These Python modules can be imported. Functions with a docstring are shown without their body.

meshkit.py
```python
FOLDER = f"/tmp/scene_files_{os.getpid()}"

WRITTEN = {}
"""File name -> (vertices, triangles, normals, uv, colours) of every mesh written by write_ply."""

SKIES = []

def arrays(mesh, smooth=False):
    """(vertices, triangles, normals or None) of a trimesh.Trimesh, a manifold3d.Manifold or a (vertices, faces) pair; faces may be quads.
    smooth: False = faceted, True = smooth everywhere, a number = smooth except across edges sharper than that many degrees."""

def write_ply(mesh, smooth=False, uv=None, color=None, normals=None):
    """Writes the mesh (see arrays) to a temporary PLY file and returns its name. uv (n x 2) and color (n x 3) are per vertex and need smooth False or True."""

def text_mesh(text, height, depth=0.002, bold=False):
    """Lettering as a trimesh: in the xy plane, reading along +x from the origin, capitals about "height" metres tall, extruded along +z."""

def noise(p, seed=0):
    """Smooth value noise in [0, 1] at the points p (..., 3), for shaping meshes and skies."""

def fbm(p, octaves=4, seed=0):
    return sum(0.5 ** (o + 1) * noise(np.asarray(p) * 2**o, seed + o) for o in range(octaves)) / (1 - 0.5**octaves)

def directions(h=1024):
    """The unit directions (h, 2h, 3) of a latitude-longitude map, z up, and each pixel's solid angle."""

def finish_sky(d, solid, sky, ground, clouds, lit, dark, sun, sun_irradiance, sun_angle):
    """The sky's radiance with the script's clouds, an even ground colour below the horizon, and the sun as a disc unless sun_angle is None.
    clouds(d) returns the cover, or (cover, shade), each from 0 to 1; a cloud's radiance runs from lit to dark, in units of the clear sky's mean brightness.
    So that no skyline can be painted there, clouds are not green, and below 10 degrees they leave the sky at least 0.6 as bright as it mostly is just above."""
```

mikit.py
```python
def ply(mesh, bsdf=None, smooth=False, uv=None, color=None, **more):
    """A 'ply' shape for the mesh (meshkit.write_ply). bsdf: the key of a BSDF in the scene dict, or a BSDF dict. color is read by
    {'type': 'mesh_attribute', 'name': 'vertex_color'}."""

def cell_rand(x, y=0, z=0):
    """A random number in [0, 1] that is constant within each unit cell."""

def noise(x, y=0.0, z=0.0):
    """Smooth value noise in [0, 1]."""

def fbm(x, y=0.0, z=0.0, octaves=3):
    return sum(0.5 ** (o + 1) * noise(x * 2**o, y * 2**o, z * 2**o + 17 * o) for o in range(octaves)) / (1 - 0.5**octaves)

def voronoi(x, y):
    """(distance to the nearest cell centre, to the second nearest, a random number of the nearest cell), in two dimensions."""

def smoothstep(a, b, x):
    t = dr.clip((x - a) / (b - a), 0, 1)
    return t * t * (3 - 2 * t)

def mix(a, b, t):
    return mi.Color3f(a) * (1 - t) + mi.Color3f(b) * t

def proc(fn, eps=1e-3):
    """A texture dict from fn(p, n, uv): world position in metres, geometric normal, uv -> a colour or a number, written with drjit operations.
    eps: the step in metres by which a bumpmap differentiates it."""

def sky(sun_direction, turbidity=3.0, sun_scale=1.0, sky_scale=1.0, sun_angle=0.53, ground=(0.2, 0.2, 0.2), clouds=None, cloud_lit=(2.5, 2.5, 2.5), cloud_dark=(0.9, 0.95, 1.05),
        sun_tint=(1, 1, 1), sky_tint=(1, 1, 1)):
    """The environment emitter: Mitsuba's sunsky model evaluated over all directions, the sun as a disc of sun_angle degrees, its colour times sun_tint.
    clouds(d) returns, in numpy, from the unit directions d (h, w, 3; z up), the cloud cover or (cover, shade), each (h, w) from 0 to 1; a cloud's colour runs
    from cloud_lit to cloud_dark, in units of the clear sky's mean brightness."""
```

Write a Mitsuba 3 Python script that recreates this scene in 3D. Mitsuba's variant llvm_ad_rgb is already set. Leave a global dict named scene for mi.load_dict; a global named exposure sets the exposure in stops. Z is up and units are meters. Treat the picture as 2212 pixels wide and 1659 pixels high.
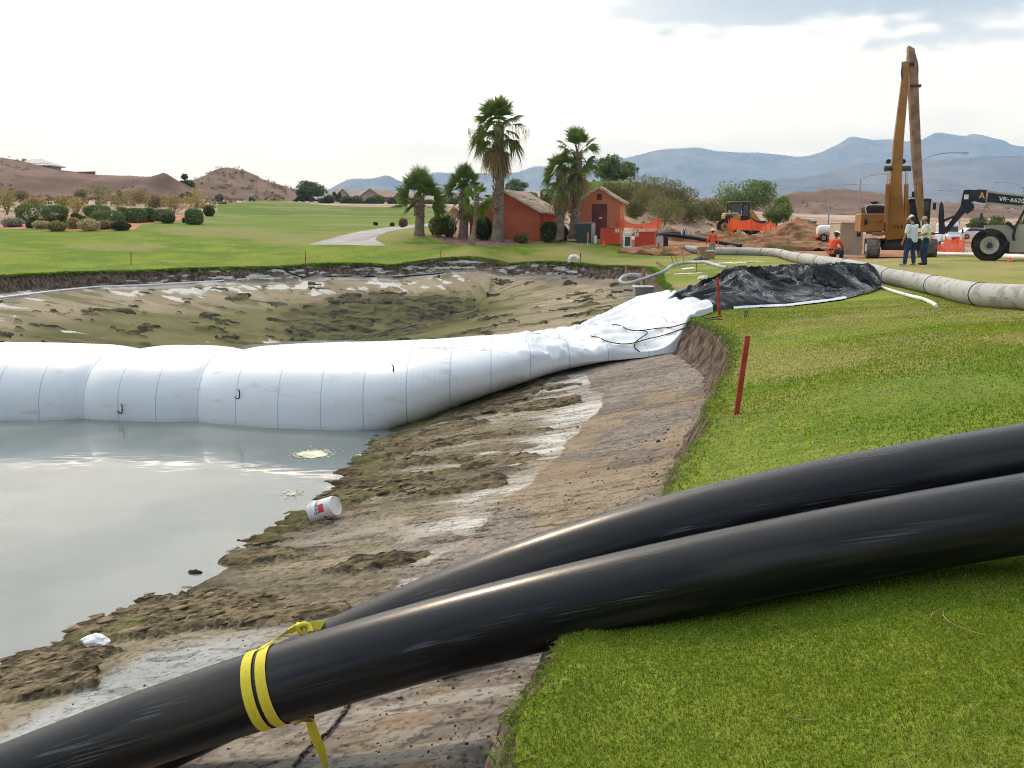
import math, random
import numpy as np, trimesh, drjit as dr, mitsuba as mi, mikit, meshkit
import manifold3d as m3
import shapely
from scipy.interpolate import RBFInterpolator
from mikit import proc, noise, fbm, voronoi, cell_rand, smoothstep, mix
T = mi.ScalarTransform4f
R = np.random.default_rng(7)
scene, labels = {}, {}
# ---------------------------------------------------------------- camera, sky, air
EYE = np.array([0, 0, 4.0])              # z = 0 is the pond's water; the photographer stands on the bank
PITCH, FOC = math.radians(8.97), 2150 / 2212
CP, SP = math.cos(PITCH), math.sin(PITCH)
scene['camera'] = {'type': 'perspective', 'fov_axis': 'x', 'fov': math.degrees(2 * math.atan(0.5 / FOC)), 'near_clip': 0.05, 'far_clip': 40000.0,
                   'to_world': T().look_at(origin=EYE.tolist(), target=[0, CP, 4 - SP], up=[0, 0, 1])}
SUN_AZ, SUN_EL = math.radians(-24), math.radians(42)
SUN = [math.sin(SUN_AZ) * math.cos(SUN_EL), math.cos(SUN_AZ) * math.cos(SUN_EL), math.sin(SUN_EL)]
exposure = -0.58


def cloud_cover(d):
    az, el = np.arctan2(d[..., 0], d[..., 1]), np.arcsin(np.clip(d[..., 2], -1, 1))
    k = 1 / np.maximum(d[..., 2] + 0.22, 0.1)
    q = np.stack([d[..., 0] * k, d[..., 1] * k, 0 * k], -1)
    big, small = meshkit.fbm(q * 1.3 + 3.1, 4, 5), meshkit.fbm(q * [7.0, 9.0, 1], 5, 9)
    clear = np.exp(-(((az - 0.34) / 0.27) ** 2 + ((el - 0.225) / 0.062) ** 2))     # the blue gap
    c = np.clip((0.95 + 0.5 * (big - 0.5) + 1.1 * (small - 0.5) - 1.05 * clear - 0.25) / 0.34, 0, 1)
    low = np.clip((0.09 - el) / 0.08, 0, 1)
    c = np.maximum(c * (1 - low), low * np.clip(0.8 + 0.9 * (small - 0.5), 0, 1))
    mid = meshkit.fbm(q * [3.2, 4.5, 1] + 11, 5, 21) - 0.5
    toward = d @ (np.array(SUN) / np.linalg.norm(SUN))                 # thin cloud glows towards the sun and greys away from it
    glow = np.clip((toward - 0.15) / 0.85, 0, 1) ** 2.2
    shade = 1 - glow * (0.92 + 0.9 * mid) - 0.35 * mid + 0.05 * np.clip((az - 0.1) / 0.4, 0, 1)
    c = np.maximum(c, 0.8 - 0.5 * np.clip(clear * 1.3, 0, 1))          # a thin veil nearly everywhere
    c = c * np.clip(0.35 + (toward + 0.1) / 0.75, 0.35, 1)             # broken cloud behind, more blue
    bright = 7.5 * (1 - np.clip(shade, 0, 1)) + 44 * np.exp(-(np.degrees(np.arccos(np.clip(toward, -1, 1))) / 11) ** 2)   # the sun's glow in the thin cloud
    return c, np.clip(1 - bright / 52.4, 0, 1)


scene['sky'] = mikit.sky(SUN, turbidity=4, sun_scale=2.0, sun_angle=3.0, clouds=cloud_cover, cloud_lit=(59.0, 60.0, 61.0), cloud_dark=(7.8, 9.0, 10.6), ground=(0.2, 0.19, 0.15), sky_tint=(1.5, 1.8, 2.15), sun_tint=(0.98, 1.0, 1.07))


# ---------------------------------------------------------------- helpers
def ray(px, py):
    """Direction through a point of the photograph (2212 wide), scaled to y = 1."""
    x, y = (px - 1106) / 2150, (py - 829.5) / 2150
    d = np.array([x, CP - y * SP, -SP - y * CP])
    return d / d[1]


def at(px, py, Y):
    return EYE + ray(px, py) * Y


def numbered(name):
    used = lambda n: n in scene or n in labels or any(k.startswith(n + '__') for k in scene)
    if not used(name):
        return name
    i = 1
    while used(f'{name}_{i:03d}'):
        i += 1
    return f'{name}_{i:03d}'


counters = {}


def fresh(name):
    n = counters.get(name, 0)
    counters[name] = n + 1
    return name if n == 0 else f'{name}_{n:03d}'


def tag(key, label=None, cat=None, group=None, kind=None):
    e = labels.setdefault(key, {})
    for k, v in (('label', label), ('category', cat), ('group', group), ('kind', kind)):
        if v:
            e[k] = v
    return key


def thing(name, label, cat, group=None):
    return tag(fresh(name), label, cat, group)


def obj(name, mesh, mat, parent=None, smooth=30, uv=None, color=None, label=None, cat=None, group=None, kind=None):
    key = fresh((parent + '__' if parent else '') + name)
    if uv is not None or color is not None:
        smooth = bool(smooth)
    scene[key] = mikit.ply(mesh, mat, smooth=smooth, uv=uv, color=color)
    if label or cat or group or kind:
        tag(key, label, cat, group, kind)
    return key


def cat_(ms):
    return trimesh.util.concatenate([m for m in ms if m is not None])


def xf(m, *Ms):
    m = m.copy()
    for M in Ms:
        m.apply_transform(M)
    return m


def TR(x, y, z):
    return trimesh.transformations.translation_matrix([x, y, z])


def RO(deg, ax=(0, 0, 1), pt=None):
    return trimesh.transformations.rotation_matrix(math.radians(deg), ax, pt)


def SC(x, y, z):
    return np.diag([x, y, z, 1.0])


def box(c, s, ch=0.0, rz=0):
    """A box with chamfered edges: centre, sizes, chamfer."""
    s = np.array(s, float)
    if ch <= 0:
        m = trimesh.creation.box(s)
    else:
        ch = min(ch, min(s) * 0.45)
        p = []
        for sx in (-1, 1):
            for sy in (-1, 1):
                for sz in (-1, 1):
                    q = np.array([sx, sy, sz]) * s / 2
                    for k in range(3):
                        o = q.copy()
                        for j in range(3):
                            if j != k:
                                o[j] -= np.sign(q[j]) * ch
                        p.append(o)
        m = trimesh.convex.convex_hull(np.array(p))
    if rz:
        m.apply_transform(RO(rz))
    m.apply_translation(c)
    return m


def frames(P):
    P = np.asarray(P, float)
    t = np.gradient(P, axis=0)
    t /= np.linalg.norm(t, axis=1, keepdims=True) + 1e-12
    up = np.array([0, 0, 1.0]) if np.abs(t[:, 2]).max() < 0.95 else np.array([0.3, 1, 0.1])
    a = np.cross(t, up)
    a /= np.linalg.norm(a, axis=1, keepdims=True) + 1e-12
    return t, a, np.cross(a, t)


def tube(P, r, n=10, cap=True):
    P = np.asarray(P, float)
    r = np.broadcast_to(np.asarray(r, float), len(P))
    t, a, b = frames(P)
    th = np.arange(n) / n * 2 * math.pi
    v = (P[:, None] + r[:, None, None] * (np.cos(th)[None, :, None] * a[:, None] + np.sin(th)[None, :, None] * b[:, None])).reshape(-1, 3)
    i, j = np.meshgrid(np.arange(len(P) - 1), np.arange(n), indexing='ij')
    q = np.stack([i * n + j, i * n + (j + 1) % n, (i + 1) * n + (j + 1) % n, (i + 1) * n + j], -1).reshape(-1, 4)
    f = np.vstack([q[:, [0, 1, 2]], q[:, [0, 2, 3]]])
    if cap:
        m = len(v)
        v = np.vstack([v, P[0], P[-1]])
        k = np.arange(n)
        f = np.vstack([f, np.stack([(k + 1) % n, k, k * 0 + m], 1), np.stack([k + m - n, (k + 1) % n + m - n, k * 0 + m + 1], 1)])
    mesh = trimesh.Trimesh(v, f, process=False)
    return mesh


def smooth_path(P, n):
    from scipy.interpolate import CubicSpline
    P = np.asarray(P, float)
    s = np.r_[0, np.cumsum(np.linalg.norm(np.diff(P, axis=0), axis=1))]
    return CubicSpline(s, P)(np.linspace(0, s[-1], n))


def lathe(prof, n=20):
    return trimesh.creation.revolve(np.array(prof, float), sections=n)


def prism(poly, depth, c=True):
    """Polygon in the xz plane, extruded along y (centred)."""
    m = trimesh.creation.extrude_polygon(shapely.Polygon(poly), depth, engine='earcut')
    m.apply_transform(np.array([[1, 0, 0, 0], [0, 0, -1, depth / 2 if c else 0], [0, 1, 0, 0], [0, 0, 0, 1.0]]))
    return m


def cyl(a, b, r, n=14):
    return tube([a, b], r, n)


def grid_mesh(V):
    """V (n, m, 3) -> mesh."""
    n, m = V.shape[:2]
    i, j = np.meshgrid(np.arange(n - 1), np.arange(m - 1), indexing='ij')
    q = np.stack([i * m + j, i * m + j + 1, (i + 1) * m + j + 1, (i + 1) * m + j], -1).reshape(-1, 4)
    return trimesh.Trimesh(V.reshape(-1, 3), np.vstack([q[:, [0, 1, 2]], q[:, [0, 2, 3]]]), process=False)


def nz(x, y, f, seed=0, o=4):
    x, y = np.broadcast_arrays(np.asarray(x, float), np.asarray(y, float))
    return meshkit.fbm(np.stack([x * f, y * f, 0 * x + seed * 7.3], -1), o, seed) - 0.5


# ---------------------------------------------------------------- materials
def pbr(col, rough=0.8, **k):
    return {'type': 'twosided', 'bsdf': {'type': 'principled', 'base_color': col if isinstance(col, dict) else {'type': 'rgb', 'value': list(col)}, 'roughness': rough, 'specular': 0.08 if not isinstance(rough, dict) and rough >= 0.84 else 0.4, **k}}


def bump(b, fn, eps=2e-3):
    inner = b['bsdf']
    return {'type': 'twosided', 'bsdf': {'type': 'bumpmap', 'bump': proc(fn, eps), 'scale': 1.0, 'bsdf': inner}}


def leaf(col, trans=0.6, rough=0.6):
    c = col if isinstance(col, dict) else {'type': 'rgb', 'value': list(col)}
    return {'type': 'principledthin', 'base_color': c, 'roughness': rough, 'diff_trans': trans, 'spec_trans': 0.0, 'eta': 1.3}


VC = {'type': 'mesh_attribute', 'name': 'vertex_color'}


def mottled(a, b, f, rough=0.8, o=4, **k):
    return pbr(proc(lambda p, n, uv: mix(a, b, smoothstep(0.3, 0.7, fbm(p.x * f, p.y * f, p.z * f, o)))), rough, **k)


# lawn: mown bermuda, greener and yellower patches, mowing bands far off, thin brown spots near the camera's right
def lawn_col(p, n, uv):
    r = dr.sqrt(p.x * p.x + p.y * p.y)
    a = fbm(p.x * 0.55, p.y * 0.55, 0, 4)
    b = fbm(p.x * 7, p.y * 7, 3.0, 3)
    c = mix((0.10, 0.155, 0.017), (0.185, 0.22, 0.028), smoothstep(0.3, 0.7, a * 0.6 + b * 0.4))
    c = mix(c, (0.24, 0.205, 0.07), 0.75 * smoothstep(0.47, 0.64, fbm(p.x * 0.32 + 4, p.y * 0.4, 5.0, 4)) * smoothstep(1.0, 5.0, p.x + 0.18 * p.y - 1.5))
    fw = mix((0.10, 0.15, 0.03), (0.15, 0.19, 0.042), smoothstep(0.35, 0.65, fbm(p.x * 0.03, p.y * 0.045, 2.0, 3)))
    c = mix(c, fw, smoothstep(66, 100, p.y) * 0.9)
    c = mix(c, (0.235, 0.20, 0.085), 0.6 * smoothstep(0.5, 0.62, fbm(p.x * 0.12, p.y * 0.12, 9.0, 3)) * smoothstep(30, 40, r))
    dry = smoothstep(9, 14, p.x) * smoothstep(26, 34, p.y) * (1 - smoothstep(70, 90, p.y))
    c = mix(c, (0.27, 0.235, 0.085), dry * (0.25 + 0.6 * smoothstep(0.4, 0.6, fbm(p.x * 0.5, p.y * 0.5, 1.0, 3))))
    return c


scene['m_lawn'] = bump(pbr(proc(lawn_col), 0.9), lambda p, n, uv: 0.03 * fbm(p.x * 9, p.y * 9, 0, 3))


def bed_col(p, n, uv):
    s, d = uv.x, uv.y                      # metres along the pond's edge, metres in from it
    st = fbm(s * 1.6, d * 0.35, 1.0, 4)    # streaks that run down the slope
    fine = fbm(p.x * 16, p.y * 16, 2.0, 3)
    far = smoothstep(25, 29, p.y)
    soil = mix((0.125, 0.10, 0.082), (0.255, 0.215, 0.178), smoothstep(0.3, 0.7, 0.55 * st + 0.45 * fine))
    soil = mix(soil, (0.30, 0.215, 0.12), 0.5 * smoothstep(0.55, 0.7, fbm(s * 0.5, d * 0.9, 7.0, 3)))
    pale = mix((0.37, 0.33, 0.27), (0.52, 0.49, 0.435), smoothstep(0.35, 0.65, fbm(s * 1.1, d * 0.5, 4.0, 4)))
    mud = mix((0.12, 0.098, 0.06), (0.31, 0.25, 0.16), smoothstep(0.3, 0.72, 0.5 * st + 0.5 * fine))
    mud = mix(mud, (0.16, 0.16, 0.055), 0.6 * smoothstep(0.5, 0.68, fbm(p.x * 1.3, p.y * 1.3, 3.0, 3)))
    # near bank
    edge = 2.45 + 0.5 * (fbm(s * 0.6, 0, 2.0, 3) - 0.5) - 0.5 * smoothstep(9, 4, p.y)
    e2 = 3.3 + 2.4 * (fbm(s * 1.3, d * 0.25, 5.0, 4) - 0.5)
    wide = smoothstep(9.5, 13.5, p.y)
    c = mix(soil, pale, smoothstep(edge - 0.02, edge + 0.04, d) * (0.35 + 0.65 * smoothstep(0.40, 0.5, fbm(s * 2.2, d * 0.8, 16.0, 4))) * smoothstep(0.54, 0.57, fbm(s * 1.1, d * 0.6, 6.0, 4) + 0.34 * wide - 0.10 * smoothstep(3.0, 3.8, d) * (1 - wide) + 0.10 * smoothstep(edge + 0.5, edge, d) * (1 - wide)))
    damp = mix((0.115, 0.093, 0.06), (0.225, 0.188, 0.125), smoothstep(0.3, 0.7, 0.6 * st + 0.4 * fine))
    c = mix(c, damp, smoothstep(e2 - 0.1 - 0.6 * (1 - wide), e2 + 0.5, d) * (1 - 0.75 * wide * smoothstep(0.5, 0.6, fbm(s * 1.7, d * 0.4, 8.0, 4))))
    c = mix(c, mud, 0.5 * smoothstep(0.5, 0.62, fbm(s * 3.1, d * 0.5, 9.0, 4)) * smoothstep(2.8, 3.6, d))
    c = mix(c, mix((0.25, 0.255, 0.24), (0.36, 0.36, 0.34), st), smoothstep(8.8, 8.0, p.y) * smoothstep(2.9, 3.3, d + 0.8 * (fbm(s, d * 0.3, 3.0, 3) - 0.5)) * smoothstep(4.6, 4.2, d))
    # under the near pipes: wet pale crust
    c = mix(c, (0.36, 0.34, 0.30), 0.6 * smoothstep(6.9, 5.6, p.y) * smoothstep(0.42, 0.56, fbm(s * 5, d * 1.4, 3.0, 5)))
    c = mix(c, (0.06, 0.05, 0.042), 0.4 * smoothstep(0.60, 0.66, fbm(s * 9, d * 2.5, 13.0, 4)) * smoothstep(30, 20, p.y) * smoothstep(3.6, 2.6, d))
    # drained basin: crust at the top, tan, olive lower, black weed at the bottom
    tan = mix((0.22, 0.175, 0.11), (0.31, 0.255, 0.17), smoothstep(0.3, 0.7, 0.6 * fbm(s * 0.7, d * 0.3, 2.0, 4) + 0.4 * fine))
    ol = mix((0.085, 0.085, 0.03), (0.15, 0.14, 0.058), smoothstep(0.3, 0.7, fbm(p.x * 0.5, p.y * 0.5, 5.0, 4)))
    f = mix(soil, tan, smoothstep(1.4, 2.2, d + 1.5 * (fbm(s * 0.5, d * 0.4, 1.0, 3) - 0.5)))
    f = mix(f, ol, smoothstep(5.0, 8.5, d + 3.0 * (fbm(p.x * 0.4, p.y * 0.4, 7.0, 3) - 0.5)))
    crust = smoothstep(0.60, 0.66, fbm(s * 0.45 + 3, d * 0.42, 8.0, 4) * 0.65 + 0.35 * fbm(s * 2.2, d * 1.1, 3.0, 3) + 0.13 * smoothstep(3.4, 2.2, d) * smoothstep(1.4, 2.2, d) * smoothstep(2, -8, p.x) - 0.16 * smoothstep(4.0, 6.5, d) * smoothstep(38, 41, p.y) - 0.1 * smoothstep(-4, 2, p.x) + 0.20 * smoothstep(1.0, 0.3, dr.sqrt(dr.square((p.x + 10.5) / 3.5) + dr.square((p.y - 42.5) / 3.0))))
    f = mix(f, (0.42, 0.40, 0.35), 0.55 * smoothstep(0.5, 0.8, d) * smoothstep(1.7, 1.2, d) * smoothstep(0.35, 0.55, fbm(s * 0.8, d * 1.2, 18.0, 4)) * smoothstep(3, -1, p.x))
    f = mix(f, (0.50, 0.485, 0.44), crust)
    cx, cy = p.x + 6.3, p.y - 49.0
    mid = smoothstep(1.0, 0.5, dr.sqrt(cx * cx / 42 + cy * cy / 100))
    weed = smoothstep(0.50, 0.56, fbm(p.x * 1.5, p.y * 0.75, 3.0, 4)) * smoothstep(0.1, 0.5, mid)
    f = mix(f, (0.055, 0.052, 0.032), weed * 0.6)
    f = mix(f, (0.075, 0.07, 0.034), 0.75 * smoothstep(0.15, 0.85, mid + 0.9 * (fbm(p.x * 0.9, p.y * 1.5, 6.0, 4) - 0.5)))
    f = mix(f, (0.13, 0.12, 0.06), 0.8 * smoothstep(0.6, 0.66, fbm(s * 1.3, d * 0.5, 12.0, 4)))
    c = mix(c, f, far)
    fl = fbm(p.x * 24, p.y * 24, p.z * 10, 3)
    c = c * (1 - (0.42 * smoothstep(0.55, 0.68, fl) + 0.35 * smoothstep(0.6, 0.68, fbm(s * 7, d * 2.0, 21.0, 4))) * (1 - far) * smoothstep(0.35, 0.8, 1 - 0.6 * wide * smoothstep(3.0, 2.0, d)))
    wet = smoothstep(0.16, 0.0, p.z) * (1 - far)
    return c * (1 - 0.45 * wet)


scene['m_pond_bed'] = bump(pbr(proc(bed_col), 0.85), lambda p, n, uv: 0.035 * fbm(p.x * 14, p.y * 14, p.z * 9, 4))


def bank_col(p, n, uv):
    a = fbm(p.x * 9, p.y * 9, p.z * 5, 4)
    c = mix((0.055, 0.039, 0.029), (0.18, 0.135, 0.10), smoothstep(0.3, 0.72, a))
    crust = smoothstep(0.55, 0.62, fbm(p.x * 1.6, p.y * 0.9, p.z * 6.0, 5) + 0.07 * smoothstep(1.45, 1.15, p.z) - 0.12 * smoothstep(2, 5, p.x) - 0.12 * smoothstep(-14, -18, p.x)) * smoothstep(50, 55, p.y)
    c = mix(c, (0.55, 0.53, 0.48), crust * 0.85)
    return c


scene['m_bank'] = bump(pbr(proc(bank_col), 0.95), lambda p, n, uv: 0.06 * fbm(p.x * 11, p.y * 11, p.z * 7, 4))
scene['m_desert'] = pbr(proc(lambda p, n, uv: mix(mix((0.26, 0.165, 0.11), (0.38, 0.28, 0.205), smoothstep(0.35, 0.65, fbm(p.x * 0.06, p.y * 0.05, 1.0, 4))), (0.22, 0.14, 0.09), 0.5 * smoothstep(0.55, 0.7, fbm(p.x * 0.35, p.y * 0.35, 4.0, 3)))), 0.95)
scene['m_hill'] = pbr(proc(lambda p, n, uv: mix(mix((0.125, 0.078, 0.056), (0.215, 0.14, 0.103), smoothstep(0.3, 0.7, fbm(p.x * 0.05, p.y * 0.05, p.z * 0.16, 4))), (0.12, 0.085, 0.05), 0.6 * smoothstep(0.56, 0.66, fbm(p.x * 0.35, p.y * 0.35, p.z * 0.3, 3)))), 0.95)
scene['m_dirt'] = bump(mottled((0.20, 0.095, 0.05), (0.36, 0.20, 0.12), 0.9, 0.95), lambda p, n, uv: 0.08 * fbm(p.x * 4, p.y * 4, p.z * 4, 4))
scene['m_gravel'] = mottled((0.16, 0.085, 0.07), (0.27, 0.16, 0.135), 5.0, 0.95)
scene['m_redbed'] = mottled((0.33, 0.13, 0.07), (0.45, 0.20, 0.12), 0.5, 0.95)
scene['m_path'] = bump(mottled((0.28, 0.26, 0.235), (0.38, 0.355, 0.32), 0.8, 0.9), lambda p, n, uv: 0.004 * fbm(p.x * 20, p.y * 20, 0, 2))
scene['m_asphalt'] = mottled((0.20, 0.18, 0.16), (0.28, 0.25, 0.22), 1.0, 0.9)
scene['m_mountain'] = pbr(proc(lambda p, n, uv: mix((0.085, 0.08, 0.08), (0.14, 0.13, 0.125), smoothstep(0.3, 0.7, fbm(p.x * 0.004, p.y * 0.004, p.z * 0.006, 4)))), 0.95)

# ---------------------------------------------------------------- the ground's shape
CONTROL = np.array([(at(*c)) for c in [
    (2212, 1659, 3.0), (1120, 1600, 3.5), (1200, 1400, 4.5), (2212, 1268, 4.6), (1700, 1500, 3.8), (2000, 1600, 3.2), (2212, 900, 8), (2212, 700, 16), (2212, 668, 19.5), (1700, 800, 14),
    (1450, 1060, 8.15), (1510, 960, 10), (1590, 898, 11), (1590, 780, 15.6), (1540, 710, 20.7), (1480, 690, 22.8), (1800, 850, 10.5), (1700, 663, 25.5), (1553, 680, 23), (2000, 700, 18),
    (1965, 617, 31), (1965, 572, 37), (2150, 563, 40.7), (1880, 558, 54), (1538, 557, 63), (1490, 550, 66), (1700, 573, 46), (1406, 640, 32), (1449, 625, 35.5), (1424, 598, 44), (1406, 580, 53), (1300, 575, 59),
    (1100, 570, 63), (850, 573, 61.5), (600, 577, 58.7), (300, 585, 54), (0, 603, 45), (300, 543, 65), (0, 560, 56), (1000, 531, 69), (700, 540, 66), (1250, 540, 67), (1300, 518, 72), (1074, 521, 70), (903, 508, 72), (1180, 513, 74), (1020, 528, 67),
    (700, 526, 72), (860, 488, 100), (300, 500, 80), (100, 500, 80), (0, 500, 80), (100, 470, 100), (500, 470, 120), (450, 440, 180), (700, 447, 200), (900, 448, 230), (545, 447, 220), (1100, 470, 130), (800, 437, 330), (1200, 430, 330), (300, 425, 300),
    (200, 440, 170), (0, 440, 160), (1600, 508, 95), (1750, 512, 82), (1430, 508, 90), (2050, 541, 100), (2212, 545, 95), (2100, 500, 180), (1900, 500, 180), (1500, 522, 85), (1500, 480, 220), (1900, 545, 70)]])
CONTROL = np.vstack([CONTROL, [[0, 0, 2.35], [0.5, -3, 2.4], [4, 0, 2.5], [12, 0, 2.9], [12, 12, 2.7], [-26, 30, 1.75], [-26, 10, 1.8], [-18, -2, 1.8], [-5, -6, 2.0], [40, 30, 2.8], [30, 10, 2.9], [45, 60, 2.4], [-45, 60, 3.0], [-60, 100, 4.5], [80, 100, 2.4],
                               [0, -60, 2.5], [-60, -10, 2.5], [60, -30, 2.8], [-600, 900, 14], [0, 1000, 14], [600, 900, 10], [1000, 100, 8], [-1000, 100, 8], [0, -1000, 5], [0, 12000, 8], [-9000, 8000, 8], [9000, 8000, 8], [0, -12000, 8], [12000, -1000, 8], [-12000, -1000, 8]]])


def polar(x, y):
    r = np.hypot(x, y) + 1.2
    th = np.arctan2(x, y)
    return np.stack([np.cos(th) * 2.2, np.sin(th) * 2.2, np.log(r)], -1), r


_q, _r = polar(CONTROL[:, 0], CONTROL[:, 1])
_rbf = RBFInterpolator(_q, (CONTROL[:, 2] - 4) / _r, kernel='linear', smoothing=1e-4)
RIM = [(-0.9, -4), (-0.35, 1.5), (0.02, 3.4), (0.2, 4.5), (0.75, 6.4), (1.32, 8.15), (1.92, 10), (2.75, 13), (3.5, 15.6), (4.05, 18.4), (4.2, 20.6), (4.05, 23), (3.9, 26), (4.2, 30), (4.6, 32.2), (5.5, 35.5), (6.0, 40), (6.5, 44), (7.3, 52), (7.2, 55), (5.3, 59), (-.2, 62.9), (-7, 61.5), (-13.8, 58.7), (-20, 54), (-24.2, 45), (-26, 35), (-26, 20), (-22, 5), (-14, -6), (-6, -8)]


def loop_path(P, n):
    from scipy.interpolate import CubicSpline
    P = np.array(P + P[:1], float)
    s = np.r_[0, np.cumsum(np.linalg.norm(np.diff(P, axis=0), axis=1))]
    return CubicSpline(s, P, bc_type='periodic')(np.linspace(0, s[-1], n, endpoint=False))


RIMP = loop_path(RIM, 260)
RIMPOLY = shapely.Polygon(RIMP)
_seg = np.stack([RIMP, np.roll(RIMP, -1, 0)], 1)
_slen = np.linalg.norm(_seg[:, 1] - _seg[:, 0], axis=1)
_s0 = np.r_[0, np.cumsum(_slen)[:-1]]


_gq, _gr = polar(RIMP[:, 0], RIMP[:, 1])
_gk, _sk = 4 + _rbf(_gq) * _gr, _s0


def rim_sd(x, y):
    """(signed distance in from the pond's edge, metres along it)."""
    p = np.stack([x, y], -1).reshape(-1, 2)
    best, along = np.full(len(p), 1e9), np.zeros(len(p))
    near = (np.abs(p[:, 0] + 10) < 40) & (np.abs(p[:, 1] - 27) < 60)
    pn = p[near]
    bn, an = np.full(len(pn), 1e9), np.zeros(len(pn))
    for (a, b), L, s0 in zip(_seg, _slen, _s0):
        t = np.clip((pn - a) @ (b - a) / L ** 2, 0, 1)
        d = np.linalg.norm(pn - a - t[:, None] * (b - a), axis=1)
        w = d < bn
        bn[w], an[w] = d[w], s0 + t[w] * L
    ins = shapely.contains_xy(RIMPOLY, pn[:, 0], pn[:, 1])
    best[near], along[near] = np.where(ins, bn, -bn), an
    best[~near] = -50
    return best.reshape(np.shape(x)), along.reshape(np.shape(x))


def sstep(a, b, x):
    t = np.clip((x - a) / (b - a), 0, 1)
    return t * t * (3 - 2 * t)


def mud_mask(x, y, d, s):
    """Above 0 where crusts of dried mud (near bank) or black weed (bottom of the drained basin) lie on the bed."""
    q = meshkit.fbm(np.stack([s * 2.0, d * 0.6, 0 * x], -1), 6, 22)
    a = q - 0.585 + 0.17 * sstep(3.2, 5.4, d) + 0.07 * sstep(13, 10, y) * np.exp(-((d - 3.5) / 0.6) ** 2) + 0.05 * sstep(4.4, 5.2, d) - 0.4 * sstep(2.9, 2.3, d) - 0.5 * sstep(22, 25, y) - 0.3 * sstep(9, 8.0, y) * sstep(4.7, 4.1, d + 0.9 * nz(s, d, 0.9, 26))
    e = np.sqrt(((x + 6.3) / 5.2) ** 2 + ((y - 49.5) / 8.0) ** 2)
    w = meshkit.fbm(np.stack([x * 0.9, y * 1.7, 0 * x], -1), 5, 25)
    b = w - 0.37 - 0.29 * sstep(0.55, 1.1, e) - 0.5 * sstep(30, 26, y)
    return np.where(y < 26, a, b) - 0.5 * sstep(0, -1, d - 1)


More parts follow.
